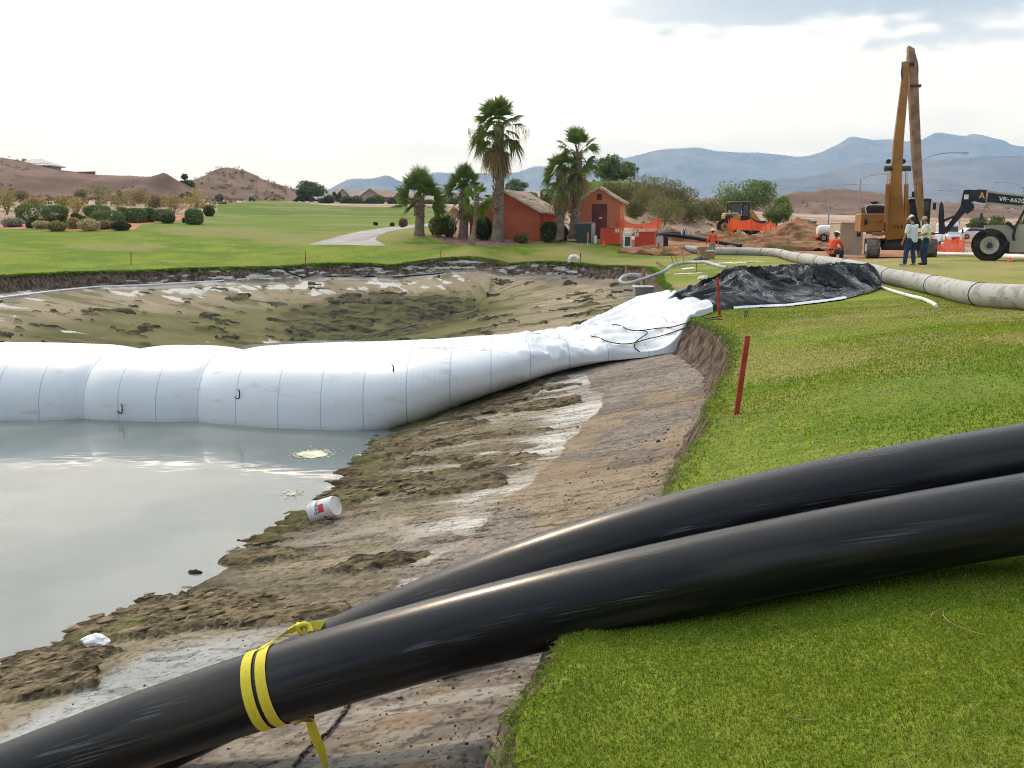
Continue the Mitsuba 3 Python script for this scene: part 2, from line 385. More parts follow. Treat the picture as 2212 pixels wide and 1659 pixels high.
def ground(x, y, detail=True, parts=False):
    x, y = np.asarray(x, float), np.asarray(y, float)
    q, r = polar(x.ravel(), y.ravel())
    e = np.concatenate([_rbf(c) for c in np.array_split(q, max(1, len(q) // 40000))])
    z = (4 + e * r).reshape(x.shape)
    d, s = rim_sd(x, y)
    dn = d + 0.20 * nz(x, y, 1.3, 3) + 0.11 * nz(x, y, 5, 4)      # ragged edge of the turf
    far = sstep(25, 40, y)
    ge = np.interp(s, _sk, _gk, period=_s0[-1] + _slen[-1])
    w = sstep(-0.3, 0.6, d)
    z = z * (1 - w) + w * (ge + (1.72 - ge) * sstep(3, 10, d))
    h = 0.74 * sstep(0.0, 0.42, dn)
    slope = (0.255 - 0.035 * sstep(14, 19, y)) * (1 - far) + 0.165 * far
    run = np.maximum(dn - 0.4, 0)
    h = h + 2.55 * (1 - np.exp(-run * slope / 2.55 * (1 + 0.0 * run) - (run / 14) ** 4))
    z = z - np.where(d > -0.3, h, 0)
    if detail:
        mudzone = sstep(2.6, 4.0, dn) * (1 - far)
        mk = mud_mask(x, y, dn, s)
        th = sstep(0, 0.05, mk)
        rough = 0.3 + 0.9 * (1 - 6 * np.abs(nz(s * 3.2, dn * 1.5, 1.0, 6, 4))) + nz(x, y, 14, 17) * 0.9
        z = z + th * (1 - far) * (0.030 + 0.042 * rough) + mudzone * 0.02 * nz(x, y, 4.5, 6) + 0.035 * sstep(0.5, 1.2, dn) * nz(s, dn * 0.4, 1.7, 7)
        z = z + far * sstep(3, 6, dn) * (0.16 * nz(x, y, 0.8, 8)) + th * far * (0.05 + 0.16 * (0.5 + nz(x * 0.6, y, 2.2, 18) * 2))
        z = z + np.where((dn > 0) & (dn < 0.6), 0.16 * nz(x, y, 3.2, 9), 0) * 0.8
        z = z + (1 - sstep(-0.4, 0, dn)) * (0.05 * nz(x, y, 0.9, 10) * np.minimum(1, r.reshape(x.shape) / 6) + 0.5 * nz(x, y, 0.045, 11) * sstep(70, 140, y))
        z = z + 0.045 * np.exp(-((dn + 0.10) / 0.10) ** 2) * (0.7 + 2.5 * nz(x, y, 3, 12))
    return (z, dn, s) if parts else z


def gz(x, y):
    return float(ground(np.array([x]), np.array([y]))[0])


def hit(px, py, Ymax=420.0):
    """Where the line of sight through a point of the photograph meets the ground."""
    d = ray(px, py)
    Y = np.geomspace(2.2, Ymax, 900)
    g = ground(d[0] * Y, Y, detail=False)
    under = 4 + d[2] * Y < g
    i = int(np.argmax(under)) if under.any() else len(Y) - 1
    y = Y[i]
    return np.array([d[0] * y, y, gz(d[0] * y, y)])


# ---------------------------------------------------------------- the ground sheet, cut into its zones
def cut(v, f, s):
    """Splits triangles where the vertex field s changes sign: (v', f with s > 0, f with s < 0)."""
    s = np.where(np.abs(s) < 1e-7, 1e-7, s)
    pos = s[f] > 0
    k = pos.sum(1)
    fa, fb, mixed = f[k == 3], f[k == 0], f[(k == 1) | (k == 2)]
    mk = k[(k == 1) | (k == 2)]
    if not len(mixed):
        return v, fa, fb
    mp = s[mixed] > 0
    lone = np.where(mk == 1, mp.argmax(1), (~mp).argmax(1))
    r = np.arange(len(mixed))
    a, b, c = mixed[r, lone], mixed[r, (lone + 1) % 3], mixed[r, (lone + 2) % 3]
    e = np.sort(np.vstack([np.stack([a, b], 1), np.stack([a, c], 1)]), 1)
    u, inv = np.unique(e, axis=0, return_inverse=True)
    inv = inv.ravel()
    t = (s[u[:, 0]] / (s[u[:, 0]] - s[u[:, 1]]))[:, None]
    new = v[u[:, 0]] * (1 - t) + v[u[:, 1]] * t
    ab, ac = inv[:len(a)] + len(v), inv[len(a):] + len(v)
    tip = np.stack([a, ab, ac], 1)
    rest = np.vstack([np.stack([ab, b, c], 1), np.stack([ab, c, ac], 1)])
    p = mk == 1
    p2 = np.r_[p, p]
    return np.vstack([v, new]), np.vstack([fa, tip[p], rest[~p2]]), np.vstack([fb, tip[~p], rest[p2]])


def poly_sd(poly, x, y, band=6.0):
    pts = shapely.points(x, y)
    shapely.prepare(poly)
    ins = shapely.contains_xy(poly, x, y)
    d = shapely.distance(poly.boundary, pts)
    return np.where(ins, d, -d)


scene['m_mud'] = bump(pbr(proc(lambda p, n, uv: mix(mix((0.045, 0.036, 0.022), (0.225, 0.172, 0.10), smoothstep(0.33, 0.66, 0.4 * fbm(uv.x * 5, uv.y * 1.6, 1.0, 4) + 0.6 * fbm(p.x * 11, p.y * 15, p.z * 9, 4))), (0.15, 0.15, 0.05), 0.55 * smoothstep(0.5, 0.66, fbm(p.x * 1.3, p.y * 1.3, 3.0, 3)) * smoothstep(0.5, 0.1, p.z)) * (1 - 0.4 * smoothstep(0.10, 0.0, p.z))), 0.85), lambda p, n, uv: 0.11 * fbm(p.x * 8 + 3 * noise(p.x * 3, p.y * 3), p.y * 13, p.z * 13, 5))
scene['m_weed'] = bump(pbr(proc(lambda p, n, uv: mix(mix((0.022, 0.02, 0.014), (0.085, 0.075, 0.04), smoothstep(0.35, 0.7, fbm(p.x * 3, p.y * 3, p.z * 5, 4))), (0.12, 0.12, 0.045), 0.6 * smoothstep(0.55, 0.65, fbm(p.x * 0.8, p.y * 1.4, 4.0, 3)))), 0.86), lambda p, n, uv: 0.12 * fbm(p.x * 5, p.y * 5, p.z * 5, 4))
_ang = np.unique(np.r_[np.radians(np.linspace(-36, 36, 680)), np.radians(np.linspace(36, 324, 70))])
_rad = np.unique(np.r_[np.geomspace(0.3, 2, 22), np.geomspace(2, 30, 480), np.geomspace(30, 75, 130), np.geomspace(75, 400, 110), np.geomspace(400, 9200, 60)])
_A, _Rr = np.meshgrid(np.r_[_ang[:-1], _ang[0] + 2 * math.pi], _rad)
GX, GY = np.sin(_A) * _Rr, np.cos(_A) * _Rr
GZ, GD, GS = ground(GX, GY, parts=True)
gm = grid_mesh(np.stack([GX, GY, GZ], -1))
gf = gm.faces[:, ::-1]
gv = np.hstack([np.stack([GX, GY, GZ], -1).reshape(-1, 3), GD.reshape(-1, 1), GS.reshape(-1, 1)])
if np.cross(gv[gf[5000, 1], :2] - gv[gf[5000, 0], :2], gv[gf[5000, 2], :2] - gv[gf[5000, 0], :2]) < 0:
    gf = gf[:, ::-1]


def zone(name, mat, f, v, uvs=True, **k):
    used = np.unique(f)
    idx = np.full(len(v), -1)
    idx[used] = np.arange(len(used))
    w = v[used]
    obj(name, trimesh.Trimesh(w[:, :3], idx[f], process=False), mat, smooth=True, uv=np.stack([w[:, 4], w[:, 3]], 1) if uvs else None, kind='structure', **k)


gv, f_in, f_out = cut(gv, gf, gv[:, 3])
gv, f_bed, f_bank = cut(gv, f_in, gv[:, 3] - 0.46 - 0.1 * nz(gv[:, 0], gv[:, 1], 2.5, 13))
_mm = mud_mask(gv[:, 0], gv[:, 1], gv[:, 3], gv[:, 4])
gv, f_mud, f_bed = cut(gv, f_bed, _mm - 0.004)
isnear = gv[f_mud].mean(1)[:, 1] < 26
zone('pond_bed', 'm_pond_bed', f_bed, gv)
zone('mud_crust', 'm_mud', f_mud[isnear], gv)
zone('weed_bed', 'm_weed', f_mud[~isnear], gv)
zone('earth_bank', 'm_bank', f_bank, gv)


def gpoly(pts):
    """Outline on the ground: photograph points, or world points given as ('w', x, y)."""
    return shapely.Polygon([(p[1], p[2]) if p[0] == 'w' else tuple(hit(*p)[:2]) for p in pts]).buffer(0)


PATH = gpoly([(672, 528), (735, 511), (820, 494), (880, 487), (930, 483), (935, 487), (880, 493), (838, 500), (812, 510), (806, 519), (830, 531)]).buffer(0.15)
ROAD = shapely.Polygon([(24, 92), (60, 96), (300, 118), (300, 134), (60, 110), (24, 106)])
LAWN = gpoly([('w', -90, -60), ('w', -90, 72), (0, 493), (120, 497), (285, 499), (305, 486), (345, 480), (440, 470), (470, 452), (470, 441), (560, 428), (640, 437), (720, 444), (800, 446), (940, 446), (985, 462), (950, 478), (938, 490), (925, 503), (945, 520), (1000, 531), (1060, 533),
              (1110, 531), (1150, 524), (1190, 517), (1290, 520), (1345, 528), (1365, 536), (1480, 546), (1590, 548), (1700, 556), (1790, 563), (1850, 561), (1950, 558), (2050, 553), (2212, 551), ('w', 70, 62), ('w', 90, -60)])
DIRT = gpoly([(1290, 519), (1345, 528), (1365, 536), (1480, 546), (1590, 548), (1700, 556), (1790, 563), (1850, 561), (1950, 558), (2050, 553), (2212, 551), ('w', 75, 62), ('w', 120, 150), ('w', 40, 150), ('w', 24, 120), ('w', 14, 84), ('w', 9, 76)])
BED = gpoly([(925, 503), (945, 520), (1000, 533), (1060, 535), (1110, 533), (1150, 526), (1190, 519), (1290, 520), ('w', 7, 90), ('w', -9, 90)])
SHRUBBED = gpoly([('w', -75, 74), (0, 493), (120, 497), (285, 499), (305, 486), (345, 480), (440, 470), (450, 462), (300, 466), (0, 474), ('w', -75, 90)])
REDBED = gpoly([(520, 440), (560, 426), (640, 430), (720, 440), ('w', -30, 330), ('w', -75, 330), ('w', -80, 260)])
rest = f_out
rag = lambda a: a * nz(gv[:, 0], gv[:, 1], 0.8, 14) + a * nz(gv[:, 0], gv[:, 1], 3, 15)
for name, mat, P, a in (('cart_path', 'm_path', PATH, 0.0), ('road', 'm_asphalt', ROAD, 0.0), ('lawn', 'm_lawn', LAWN, 0.35), ('planting_bed', 'm_gravel', BED, 0.3), ('dirt_ground', 'm_dirt', DIRT, 1.0), ('red_planting_bed', 'm_redbed', SHRUBBED, 0.3), ('red_slope', 'm_redbed', REDBED, 0.5)):
    sd = np.full(len(gv), -1.0)
    m = np.zeros(len(gv), bool)
    m[np.unique(rest)] = True
    sd[m] = poly_sd(P, gv[m, 0], gv[m, 1])
    if a:
        sd[m] += rag(a)[m]
    gv, f_z, rest = cut(gv, rest, sd)
    if name == 'lawn':
        lawn_zone = (gv, f_z)
    zone(name, mat, f_z, gv, uvs=False)
zone('desert_ground', 'm_desert', rest, gv, uvs=False)

# ---------------------------------------------------------------- water
scene['m_water'] = {'type': 'bumpmap', 'bump': proc(lambda p, n, uv: 0.008 * fbm(p.x * 0.9, p.y * 1.7, 0, 3) + 0.0012 * noise(p.x * 5, p.y * 11), 5e-3), 'scale': 1.0,
                    'bsdf': {'type': 'principled', 'base_color': proc(lambda p, n, uv: mix((0.105, 0.12, 0.11), (0.15, 0.162, 0.145), smoothstep(0.35, 0.65, fbm(p.x * 0.5, p.y * 0.5, 2.0, 3)))), 'roughness': 0.02, 'specular': 0.8}}
wx = RIMPOLY.buffer(-1.0).intersection(shapely.box(-60, -20, 30, 22.3))


def sheet(poly, z):
    v, f = trimesh.creation.triangulate_polygon(poly, engine='earcut')
    return trimesh.Trimesh(np.c_[v, np.full(len(v), z)], f, process=False)


obj('pond_water', sheet(wx, 0.0), 'm_water', smooth=False, kind='structure')

# ---------------------------------------------------------------- the white water-filled dam across the pond
def dam_uv(u, v):
    return u, v


def dam_col(p, n, uv):
    s = uv.x                               # metres along the tube
    c = mix((0.60, 0.625, 0.65), (0.69, 0.71, 0.725), fbm(p.x * 1.2, p.y * 1.2, p.z * 1.2, 3))
    q = s / 0.86
    e = dr.abs(q - dr.floor(q) - 0.5) * 0.86
    c = mix((0.13, 0.25, 0.42), c, smoothstep(0.004, 0.015, e) * 0.6 + 0.4)
    q2 = s / 0.11
    e2 = dr.abs(q2 - dr.floor(q2) - 0.5) * 0.11
    c = c * (1 - 0.07 * smoothstep(0.012, 0.003, e2) * noise(dr.floor(q2) * 7.1, p.z * 2))
    dirt = smoothstep(0.60, 0.8, fbm(p.x * 2.3, p.y * 4.6, p.z * 6.2, 5))
    c = mix(c, (0.40, 0.33, 0.27), 0.34 * dirt)
    # dried mud smear on the shoulder of the right-hand section
    m = smoothstep(1.0, 0.3, dr.sqrt(dr.square((p.x + 1.25) / 1.5) + dr.square((p.y - 20.95) / 0.40))) * smoothstep(0.5, 0.62, fbm(p.x * 4, p.y * 9, p.z * 6, 4))
    c = mix(c, (0.25, 0.19, 0.13), 0.8 * m)
    return mix(c, (0.5, 0.47, 0.40), 0.35 * smoothstep(0.14, 0.02, p.z))


scene['m_dam'] = pbr(proc(dam_col), 0.42, specular=0.4)


def dam_mesh():
    # stations: X-ish parameter, near foot, far foot, foot height, top height
    st = [(-17.0, (-17.0, 20.6), (-17.0, 25.2), -1.2, 1.30), (-13.0, (-13.0, 20.4), (-13.2, 25.0), -1.2, 1.36), (-9.1, (-9.1, 20.35), (-9.0, 24.9), -1.2, 1.33), (-6.6, (-6.7, 20.1), (-6.5, 24.7), -1.2, 1.33), (-4.2, (-4.2, 19.5), (-4.0, 24.4), -1.2, 1.42), (-2.2, (-2.2, 19.3), (-2.0, 24.3), -0.25, 1.47),
          (-1.0, (-1.0, 19.85), (-0.8, 24.6), 0.25, 1.50), (0.1, (0.1, 20.9), (0.2, 25.1), 0.5, 1.48), (1.2, (1.32, 22.2), (1.1, 26.0), 0.7, 1.42), (2.2, (2.42, 22.7), (1.9, 26.6), 0.92, 1.40), (3.3, (3.54, 22.5), (2.7, 27.3), 1.18, 1.6), (4.2, (4.3, 22.9), (3.5, 28.1), 1.94, 2.10), (4.9, (4.85, 24.0), (4.3, 28.9), 2.0, 2.22)]
    from scipy.interpolate import PchipInterpolator as PI
    S = np.array([s[0] for s in st])
    A = PI(S, np.array([[*s[1], *s[2], s[3], s[4]] for s in st]))
    N, M = 460, 120
    u = np.r_[np.linspace(-17, -2, 200), np.linspace(-2, 4.9, N - 200 + 1)[1:]]
    a = A(u)
    ph = np.linspace(0, 2 * math.pi, M + 1)      # from the near foot over the top to the far foot and back below
    c, s = np.cos(ph), np.sin(ph)
    ex = 0.78
    cc, ss = np.sign(c) * np.abs(c) ** ex, np.sign(s) * np.abs(s) ** ex
    full = 1 - sstep(0.6, 3.0, u)                # 1 where the tube is full of water
    near, fa = a[:, 0:2], a[:, 2:4]
    mid = (near + fa) / 2
    V = np.zeros((len(u), M + 1, 3))
    wrink = sstep(0.2, 1.8, u)
    for k in range(M + 1):
        w = (1 - cc[k]) / 2                      # 0 near, 1 far
        round_ = (near * (1 - w)[..., None] if False else near * (1 - w) + fa * w)
        V[:, k, :2] = round_
        zt = a[:, 4] + (a[:, 5] - a[:, 4]) * (0.5 + 0.5 * ss[k])
        V[:, k, 2] = zt
    # flattened tail: lie on the ground, pleated along its length
    g = ground(V[..., 0], V[..., 1], detail=False)
    W = (1 - cc)[None] / 2 * np.ones((len(u), 1))
    top = (ss > 0)[None]
    pl = 0.15 * np.abs(np.sin(W * 6.5 * math.pi + 0.9 * np.sin(u * 1.3)[:, None] + 1.3 * nz(u[:, None] * 0.6, W * 3, 1.0, 31))) ** 0.8
    lip = np.sin(np.pi * np.clip(W, 0, 1)) ** 0.35
    swag = np.where(u < 3.0, 0, 0)[:, None]
    zg = np.maximum(g, sstep(3.0, 4.2, u)[:, None] * 0 + g)
    zfar = np.interp(u, [0.6, 1.2, 1.9, 2.5, 3.2, 4.2, 4.9], [1.05, 1.1, 1.25, 1.42, 1.62, 1.92, 2.0])[:, None]
    drape = np.maximum(g, (A(u)[:, 4:5] + 0.05) * (1 - W) + zfar * W)
    zt = np.where(top, drape + 0.06 + (0.06 + 0.22 * (1 - sstep(1.8, 3.4, u))[:, None] + pl) * lip, np.minimum(drape, g + 0.02))
    k = full[:, None]
    V[..., 2] = k * np.where(top, V[..., 2], np.minimum(V[..., 2], 9)) + (1 - k) * zt
    # pinches between the sections
    for x0, dep in ((-9.1, 0.15), (-6.55, 0.125), (-14.0, 0.15)):
        off = V[..., 0] - x0 - 0.10 * (V[..., 1] - 20.4)
        dip = dep * (np.exp(-np.abs(off) / 0.28) * 0.65 + 0.35 * np.exp(-np.abs(off) / 1.1))
        cen = np.stack([V[..., 0], np.broadcast_to(mid[:, None, 1], V.shape[:2]), np.full(V.shape[:2], 0.05)], -1)
        V = V + (cen - V) * dip[..., None]
    # wrinkles where the skin goes slack
    fold = meshkit.fbm(np.stack([V[..., 0] * 1.1 + 0.5 * V[..., 1], V[..., 1] * 2.2, V[..., 2] * 2], -1), 4, 33) - 0.5
    ridge = np.abs(meshkit.fbm(np.stack([V[..., 0] * 1.5, V[..., 1] * 1.1 + V[..., 0] * 0.5, 0 * V[..., 0]], -1), 3, 35) - 0.5)
    amt = (sstep(-0.6, 1.0, u) * (1 - 0.75 * sstep(1.6, 2.8, u)))[:, None] * np.where(top, 1, 0) * sstep(0.02, 0.3, np.abs(ss))[None]
    V[..., 2] += amt * (0.36 * fold + 0.62 * (0.14 - ridge))
    V[..., 2] += 0.012 * np.where(top, 1, 0) * (meshkit.fbm(V * [2.5, 1.0, 1.0], 3, 37) - 0.5) * full[:, None] * 2
    m = grid_mesh(V)
    m.faces = m.faces[:, ::-1]
    uv = np.stack(np.broadcast_arrays(u[:, None] + 0.06 * (V[..., 1] - 20.4), ph[None]), -1).reshape(-1, 2)
    return m, uv, A, V


_dm, _duv, DAM, DAMV = dam_mesh()
dam = thing('water_dam', 'huge white water-filled fabric tube damming the pond, with blue seam lines', 'inflatable dam')
obj('skin', _dm, 'm_dam', dam, smooth=True, uv=_duv)

# ---------------------------------------------------------------- the black pipes in front
def hdpe_col(p, n, uv):
    c = mix((0.005, 0.005, 0.006), (0.009, 0.009, 0.011), fbm(p.x * 3, p.y * 3, p.z * 3, 3))
    sc_ = smoothstep(0.70, 0.8, noise(uv.x * 7 + uv.y * 9, uv.y * 46 + uv.x * 14)) * smoothstep(0.62, 0.75, fbm(uv.x * 1.4, uv.y * 2.4, 8.0, 3))
    c = mix(c, (0.13, 0.13, 0.14), 0.5 * sc_)
    c = mix(c, (0.10, 0.085, 0.07), 0.22 * smoothstep(0.5, 0.8, fbm(uv.x * 5, uv.y * 3.2, 5.0, 4)) * smoothstep(0.3, 0.9, n.z))
    c = mix(c, (0.09, 0.09, 0.095), 0.35 * smoothstep(0.012, 0.004, dr.abs(uv.y - 5.15)) * smoothstep(0.45, 0.55, noise(uv.x * 60, 0.5)))      # dotted print line
    c = mix(c, (0.16, 0.13, 0.10), 0.16 * smoothstep(0.5, 0.8, fbm(uv.x * 0.9, uv.y * 2.2, 15.0, 5)))
    return c


scene['m_hdpe'] = pbr(proc(hdpe_col), proc(lambda p, n, uv: 0.24 + 0.12 * fbm(uv.x * 3, uv.y * 2, 1.0, 3)), specular=0.32)


def pipe_mesh(P, r, n=64, step=480):
    P = smooth_path(P, step)
    t, a, b = frames(P)
    th = np.linspace(0, 2 * math.pi, n + 1)
    V = P[:, None] + r * (np.cos(th)[None, :, None] * a[:, None] + np.sin(th)[None, :, None] * b[:, None])
    s = np.r_[0, np.cumsum(np.linalg.norm(np.diff(P, axis=0), axis=1))]
    m = grid_mesh(V)
    uv = np.stack(np.broadcast_arrays(s[:, None], th[None]), -1).reshape(-1, 2)
    return m, uv, P


PR = 0.2
PA = [at(-260, 1795, 5.15), at(60, 1670, 5.0), at(475, 1519, 4.88), at(854, 1403, 4.84), at(1257, 1298, 4.84), at(1678, 1206, 4.84), at(2212, 1109, 4.83), at(2700, 1040, 4.8), np.array([5.4, 4.75, 2.9]), np.array([8.5, 4.9, 3.05])]
PB = [at(330, 1602, 5.6), at(700, 1424, 5.48), at(1046, 1276, 5.42), at(1400, 1160, 5.40), at(1783, 1069, 5.42), at(2212, 991, 5.44), at(2700, 925, 5.45), np.array([6.0, 5.5, 3.0]), np.array([8.5, 5.7, 3.1])]
m_, uv_, PATHA = pipe_mesh(PA, PR)
pipe_a = thing('black_pipe', 'nearest thick black plastic pipe, strapped with two yellow bands', 'pipe', 'thick black pipes across the bank')
obj('pipe_wall', m_, 'm_hdpe', pipe_a, smooth=True, uv=uv_)
m_, uv_, PATHB = pipe_mesh(PB, PR)
pipe_b = thing('black_pipe', 'thick black plastic pipe lying just behind the nearest one', 'pipe', 'thick black pipes across the bank')
obj('pipe_wall', m_, 'm_hdpe', pipe_b, smooth=True, uv=uv_)

# ---------------------------------------------------------------- hills and mountains, each a body with a crest and two flanks
def hill(name, mat, crest, front, back, base, rough, seed, n=160, m=40, spur=0.0, steep=1.0):
    """crest: world points from left to right; the flanks fall to base over front / back metres."""
    C = np.array(crest, float)
    s = np.r_[0, np.cumsum(np.hypot(*np.diff(C[:, :2], axis=0).T))]
    from scipy.interpolate import PchipInterpolator
    P = PchipInterpolator(s, C)(np.linspace(0, s[-1], n))
    t = np.gradient(P[:, :2], axis=0)
    t /= np.linalg.norm(t, axis=1, keepdims=True)
    nrm = np.stack([t[:, 1], -t[:, 0]], 1)       # towards the viewer for a left-to-right crest
    w = np.linspace(-1, 1, 2 * m + 1)
    V = np.zeros((n, len(w), 3))
    V[..., :2] = P[:, None, :2] + nrm[:, None] * np.where(w > 0, front, back)[None, :, None] * w[None, :, None]
    prof = (1 - np.abs(w) ** steep)[None] ** 1.15
    ss = np.linspace(0, s[-1], n)[:, None]
    sp = 1 + spur * (np.abs(nz(ss / (0.35 * front), w[None] * 0.5, 1.0, seed, 4)) * 2 - 0.4) * (1 - prof) * (prof > 0.02) * 2
    h = (P[:, 2:3] - base)
    V[..., 2] = base + h * np.clip(prof * sp, 0, 1.02) + rough * nz(V[..., 0], V[..., 1], 1 / (front * 0.25), seed + 1, 5) * np.clip(4 * prof * (1.15 - prof), 0.0, 1)
    mesh = grid_mesh(V)
    if mesh.face_normals[:, 2].mean() < 0:
        mesh.faces = mesh.faces[:, ::-1]
    return obj(name, mesh, mat, smooth=True, kind='structure')


def crest(pts, Y):
    return [at(x, y, Y if len(p) == 0 else p[0]) for x, y, *p in pts]


hill('hill', 'm_hill', crest([(-420, 345), (-200, 325), (-60, 335), (0, 341), (60, 350), (122, 366), (207, 375), (235, 375), (275, 378), (305, 381), (322, 383), (342, 377), (352, 373), (362, 376), (375, 386), (386, 396), (405, 410)], 300), 95, 120, 3.0, 5.0, 41, steep=1.0)
hill('hill', 'm_hill', crest([(385, 412), (412, 391), (445, 377), (470, 364), (487, 361), (525, 367), (553, 378), (568, 386), (593, 395), (618, 404), (660, 416)], 350), 75, 90, 6.0, 2.5, 43)
hill('hill', 'm_hill', crest([(1440, 436), (1503, 428), (1545, 421), (1600, 428), (1689, 424), (1717, 416), (1748, 417), (1791, 412), (1812, 412), (1843, 416), (1911, 423), (2001, 433), (2077, 437), (2212, 446), (2400, 452), (2700, 455)], 430), 190, 200, -2.0, 9.0, 45, n=260, m=60, spur=0.8)
scene['m_mound'] = pbr(proc(lambda p, n, uv: mix(mix((0.30, 0.19, 0.125), (0.43, 0.30, 0.215), smoothstep(0.35, 0.65, fbm(p.x * 0.5, p.y * 0.5, p.z, 4))), (0.075, 0.14, 0.016),
                                                smoothstep(6.2, 7.0, p.z + 1.2 * (fbm(p.x * 0.3, p.y * 0.3, 2.0, 3) - 0.5)) * smoothstep(15.5, 11, p.x))), 0.95)
hill('mound', 'm_mound', crest([(1120, 470), (1170, 440), (1217, 416), (1247, 401), (1277, 393), (1320, 391), (1354, 392), (1410, 400), (1470, 417), (1506, 432), (1553, 453), (1600, 475), (1660, 497)], 112), 21, 60, 2.4, 1.2, 47, n=200)
MTN = [(880, 400), (903, 399), (937, 371), (1000, 373), (1039, 372), (1086, 371), (1123, 367), (1160, 357), (1180, 357), (1240, 350), (1290, 345), (1352, 339), (1424, 324), (1466, 322), (1491, 321), (1516, 322), (1566, 330), (1628, 337), (1690, 338), (1727, 337), (1767, 330), (1805, 312), (1844, 294), (1866, 298), (1888, 303), (1924, 301), (1955, 305), (1990, 302), (2005, 295), (2021, 288), (2060, 292), (2087, 295), (2101, 292), (2149, 300), (2171, 306), (2189, 314), (2212, 316), (2300, 330), (2500, 350), (2800, 345), (3200, 380)]
hill('mountain', 'm_mountain', crest(MTN, 7200), 2300, 1800, -30, 170, 51, n=420, m=70, spur=1.0)
hill('mountain', 'm_mountain', crest([(640, 440), (715, 408), (743, 391), (753, 386), (783, 383), (805, 383), (833, 378), (858, 388), (883, 398), (920, 410), (990, 440)], 6200), 900, 800, -20, 60, 53, n=160, spur=0.8)
hill('mountain', 'm_mountain', crest([(1560, 425), (1650, 395), (1760, 378), (1850, 352), (1930, 345), (2000, 352), (2100, 345), (2212, 338), (2400, 350), (2700, 380)], 4300), 1500, 900, -30, 120, 55, n=260, m=60, spur=1.0)

# ---------------------------------------------------------------- plants
scene['m_leaf'] = leaf(VC, 0.55, 0.6)
scene['m_bark'] = mottled((0.10, 0.075, 0.05), (0.21, 0.16, 0.115), 6.0, 0.95)
scene['m_twig'] = mottled((0.16, 0.125, 0.08), (0.25, 0.20, 0.14), 8.0, 0.95)


def leaves(P, size, col, var=0.25, up=0.0, lean=None, asp=0.5, rng=None):
    """Small four-cornered leaves at the points P, each with its own shade of the leaf colour."""
    g = rng or R
    n = len(P)
    a = g.normal(size=(n, 3))
    if lean is not None:
        a = a * 0.6 + lean
    a[:, 2] += up
    a /= np.linalg.norm(a, axis=1, keepdims=True) + 1e-9
    b = np.cross(a, g.normal(size=(n, 3)))
    b /= np.linalg.norm(b, axis=1, keepdims=True) + 1e-9
    L = (size * g.uniform(0.6, 1.4, n))[:, None]
    v = np.stack([P - a * L * 0.5, P + b * L * asp * 0.5, P + a * L * 0.5, P - b * L * asp * 0.5], 1).reshape(-1, 3)
    i = np.arange(n)[:, None] * 4
    f = np.vstack([i + [0, 1, 2], i + [0, 2, 3]])
    c = 1.25 * np.array(col)[None] * g.uniform(1 - var, 1 + var, (n, 1)) * (1 + g.normal(size=(n, 3)) * 0.05)
    return trimesh.Trimesh(v, f, process=False), np.repeat(np.clip(c, 0.005, 0.9), 4, 0)


def join(parts):
    return cat_([p[0] for p in parts]), np.vstack([p[1] for p in parts])


def blob(n, r, rng, ex=2.0, fill=0.35, lump=0.25, seed=0):
    d = rng.normal(size=(n, 3))
    d /= np.linalg.norm(d, axis=1, keepdims=True)
    k = (np.abs(d) ** ex).sum(1) ** (-1 / ex)
    k *= 1 + lump * 2 * (meshkit.fbm(d * 2.2 + seed * 3.7, 3, seed) - 0.5)
    rad = 1 - fill * rng.random(n) ** 2
    return d * (k * rad)[:, None] * np.array(r)


def stems(base, r, n, rng, spread=0.6, up=0.6):
    ms = []
    for _ in range(n):
        a = rng.uniform(0, 2 * math.pi)
        e = base + np.array([math.cos(a) * r[0] * spread, math.sin(a) * r[1] * spread, r[2] * 2 * up * rng.uniform(0.7, 1)])
        m = (base + e) / 2 + [0, 0, 0.15 * r[2]]
        ms.append(tube([base - [0, 0, 0.05], m, e], np.array([0.035, 0.025, 0.012]) * max(0.5, r[2]), 5))
    return cat_(ms)


def shrub(name, label, cat, base, w, h, col, n=1400, size=0.09, ex=2.2, fill=0.3, lump=0.2, var=0.3, group=None, up=0.3, depth=None, rng=None, asp=0.45):
    g = rng or R
    r = np.array([w / 2, (depth or w) / 2, h / 2])
    P = blob(n, r, g, ex, fill, lump, int(g.integers(1000)))
    k = thing(name, label, cat, group)
    m, c = leaves(P + base + [0, 0, h * 0.52], size, col, var, up, lean=P / r * 0.8, asp=asp, rng=g)
    obj('foliage', m, 'm_leaf', k, smooth=False, color=c)
    obj('stem', stems(np.array(base, float), r, 7, g), 'm_twig', k)
    return k


def onground(px, py):
    return hit(px, py)


HEDGE, DARK, PALE, GREY, OLIVE = (0.14, 0.20, 0.075), (0.075, 0.11, 0.03), (0.40, 0.34, 0.19), (0.27, 0.28, 0.21), (0.26, 0.215, 0.085)
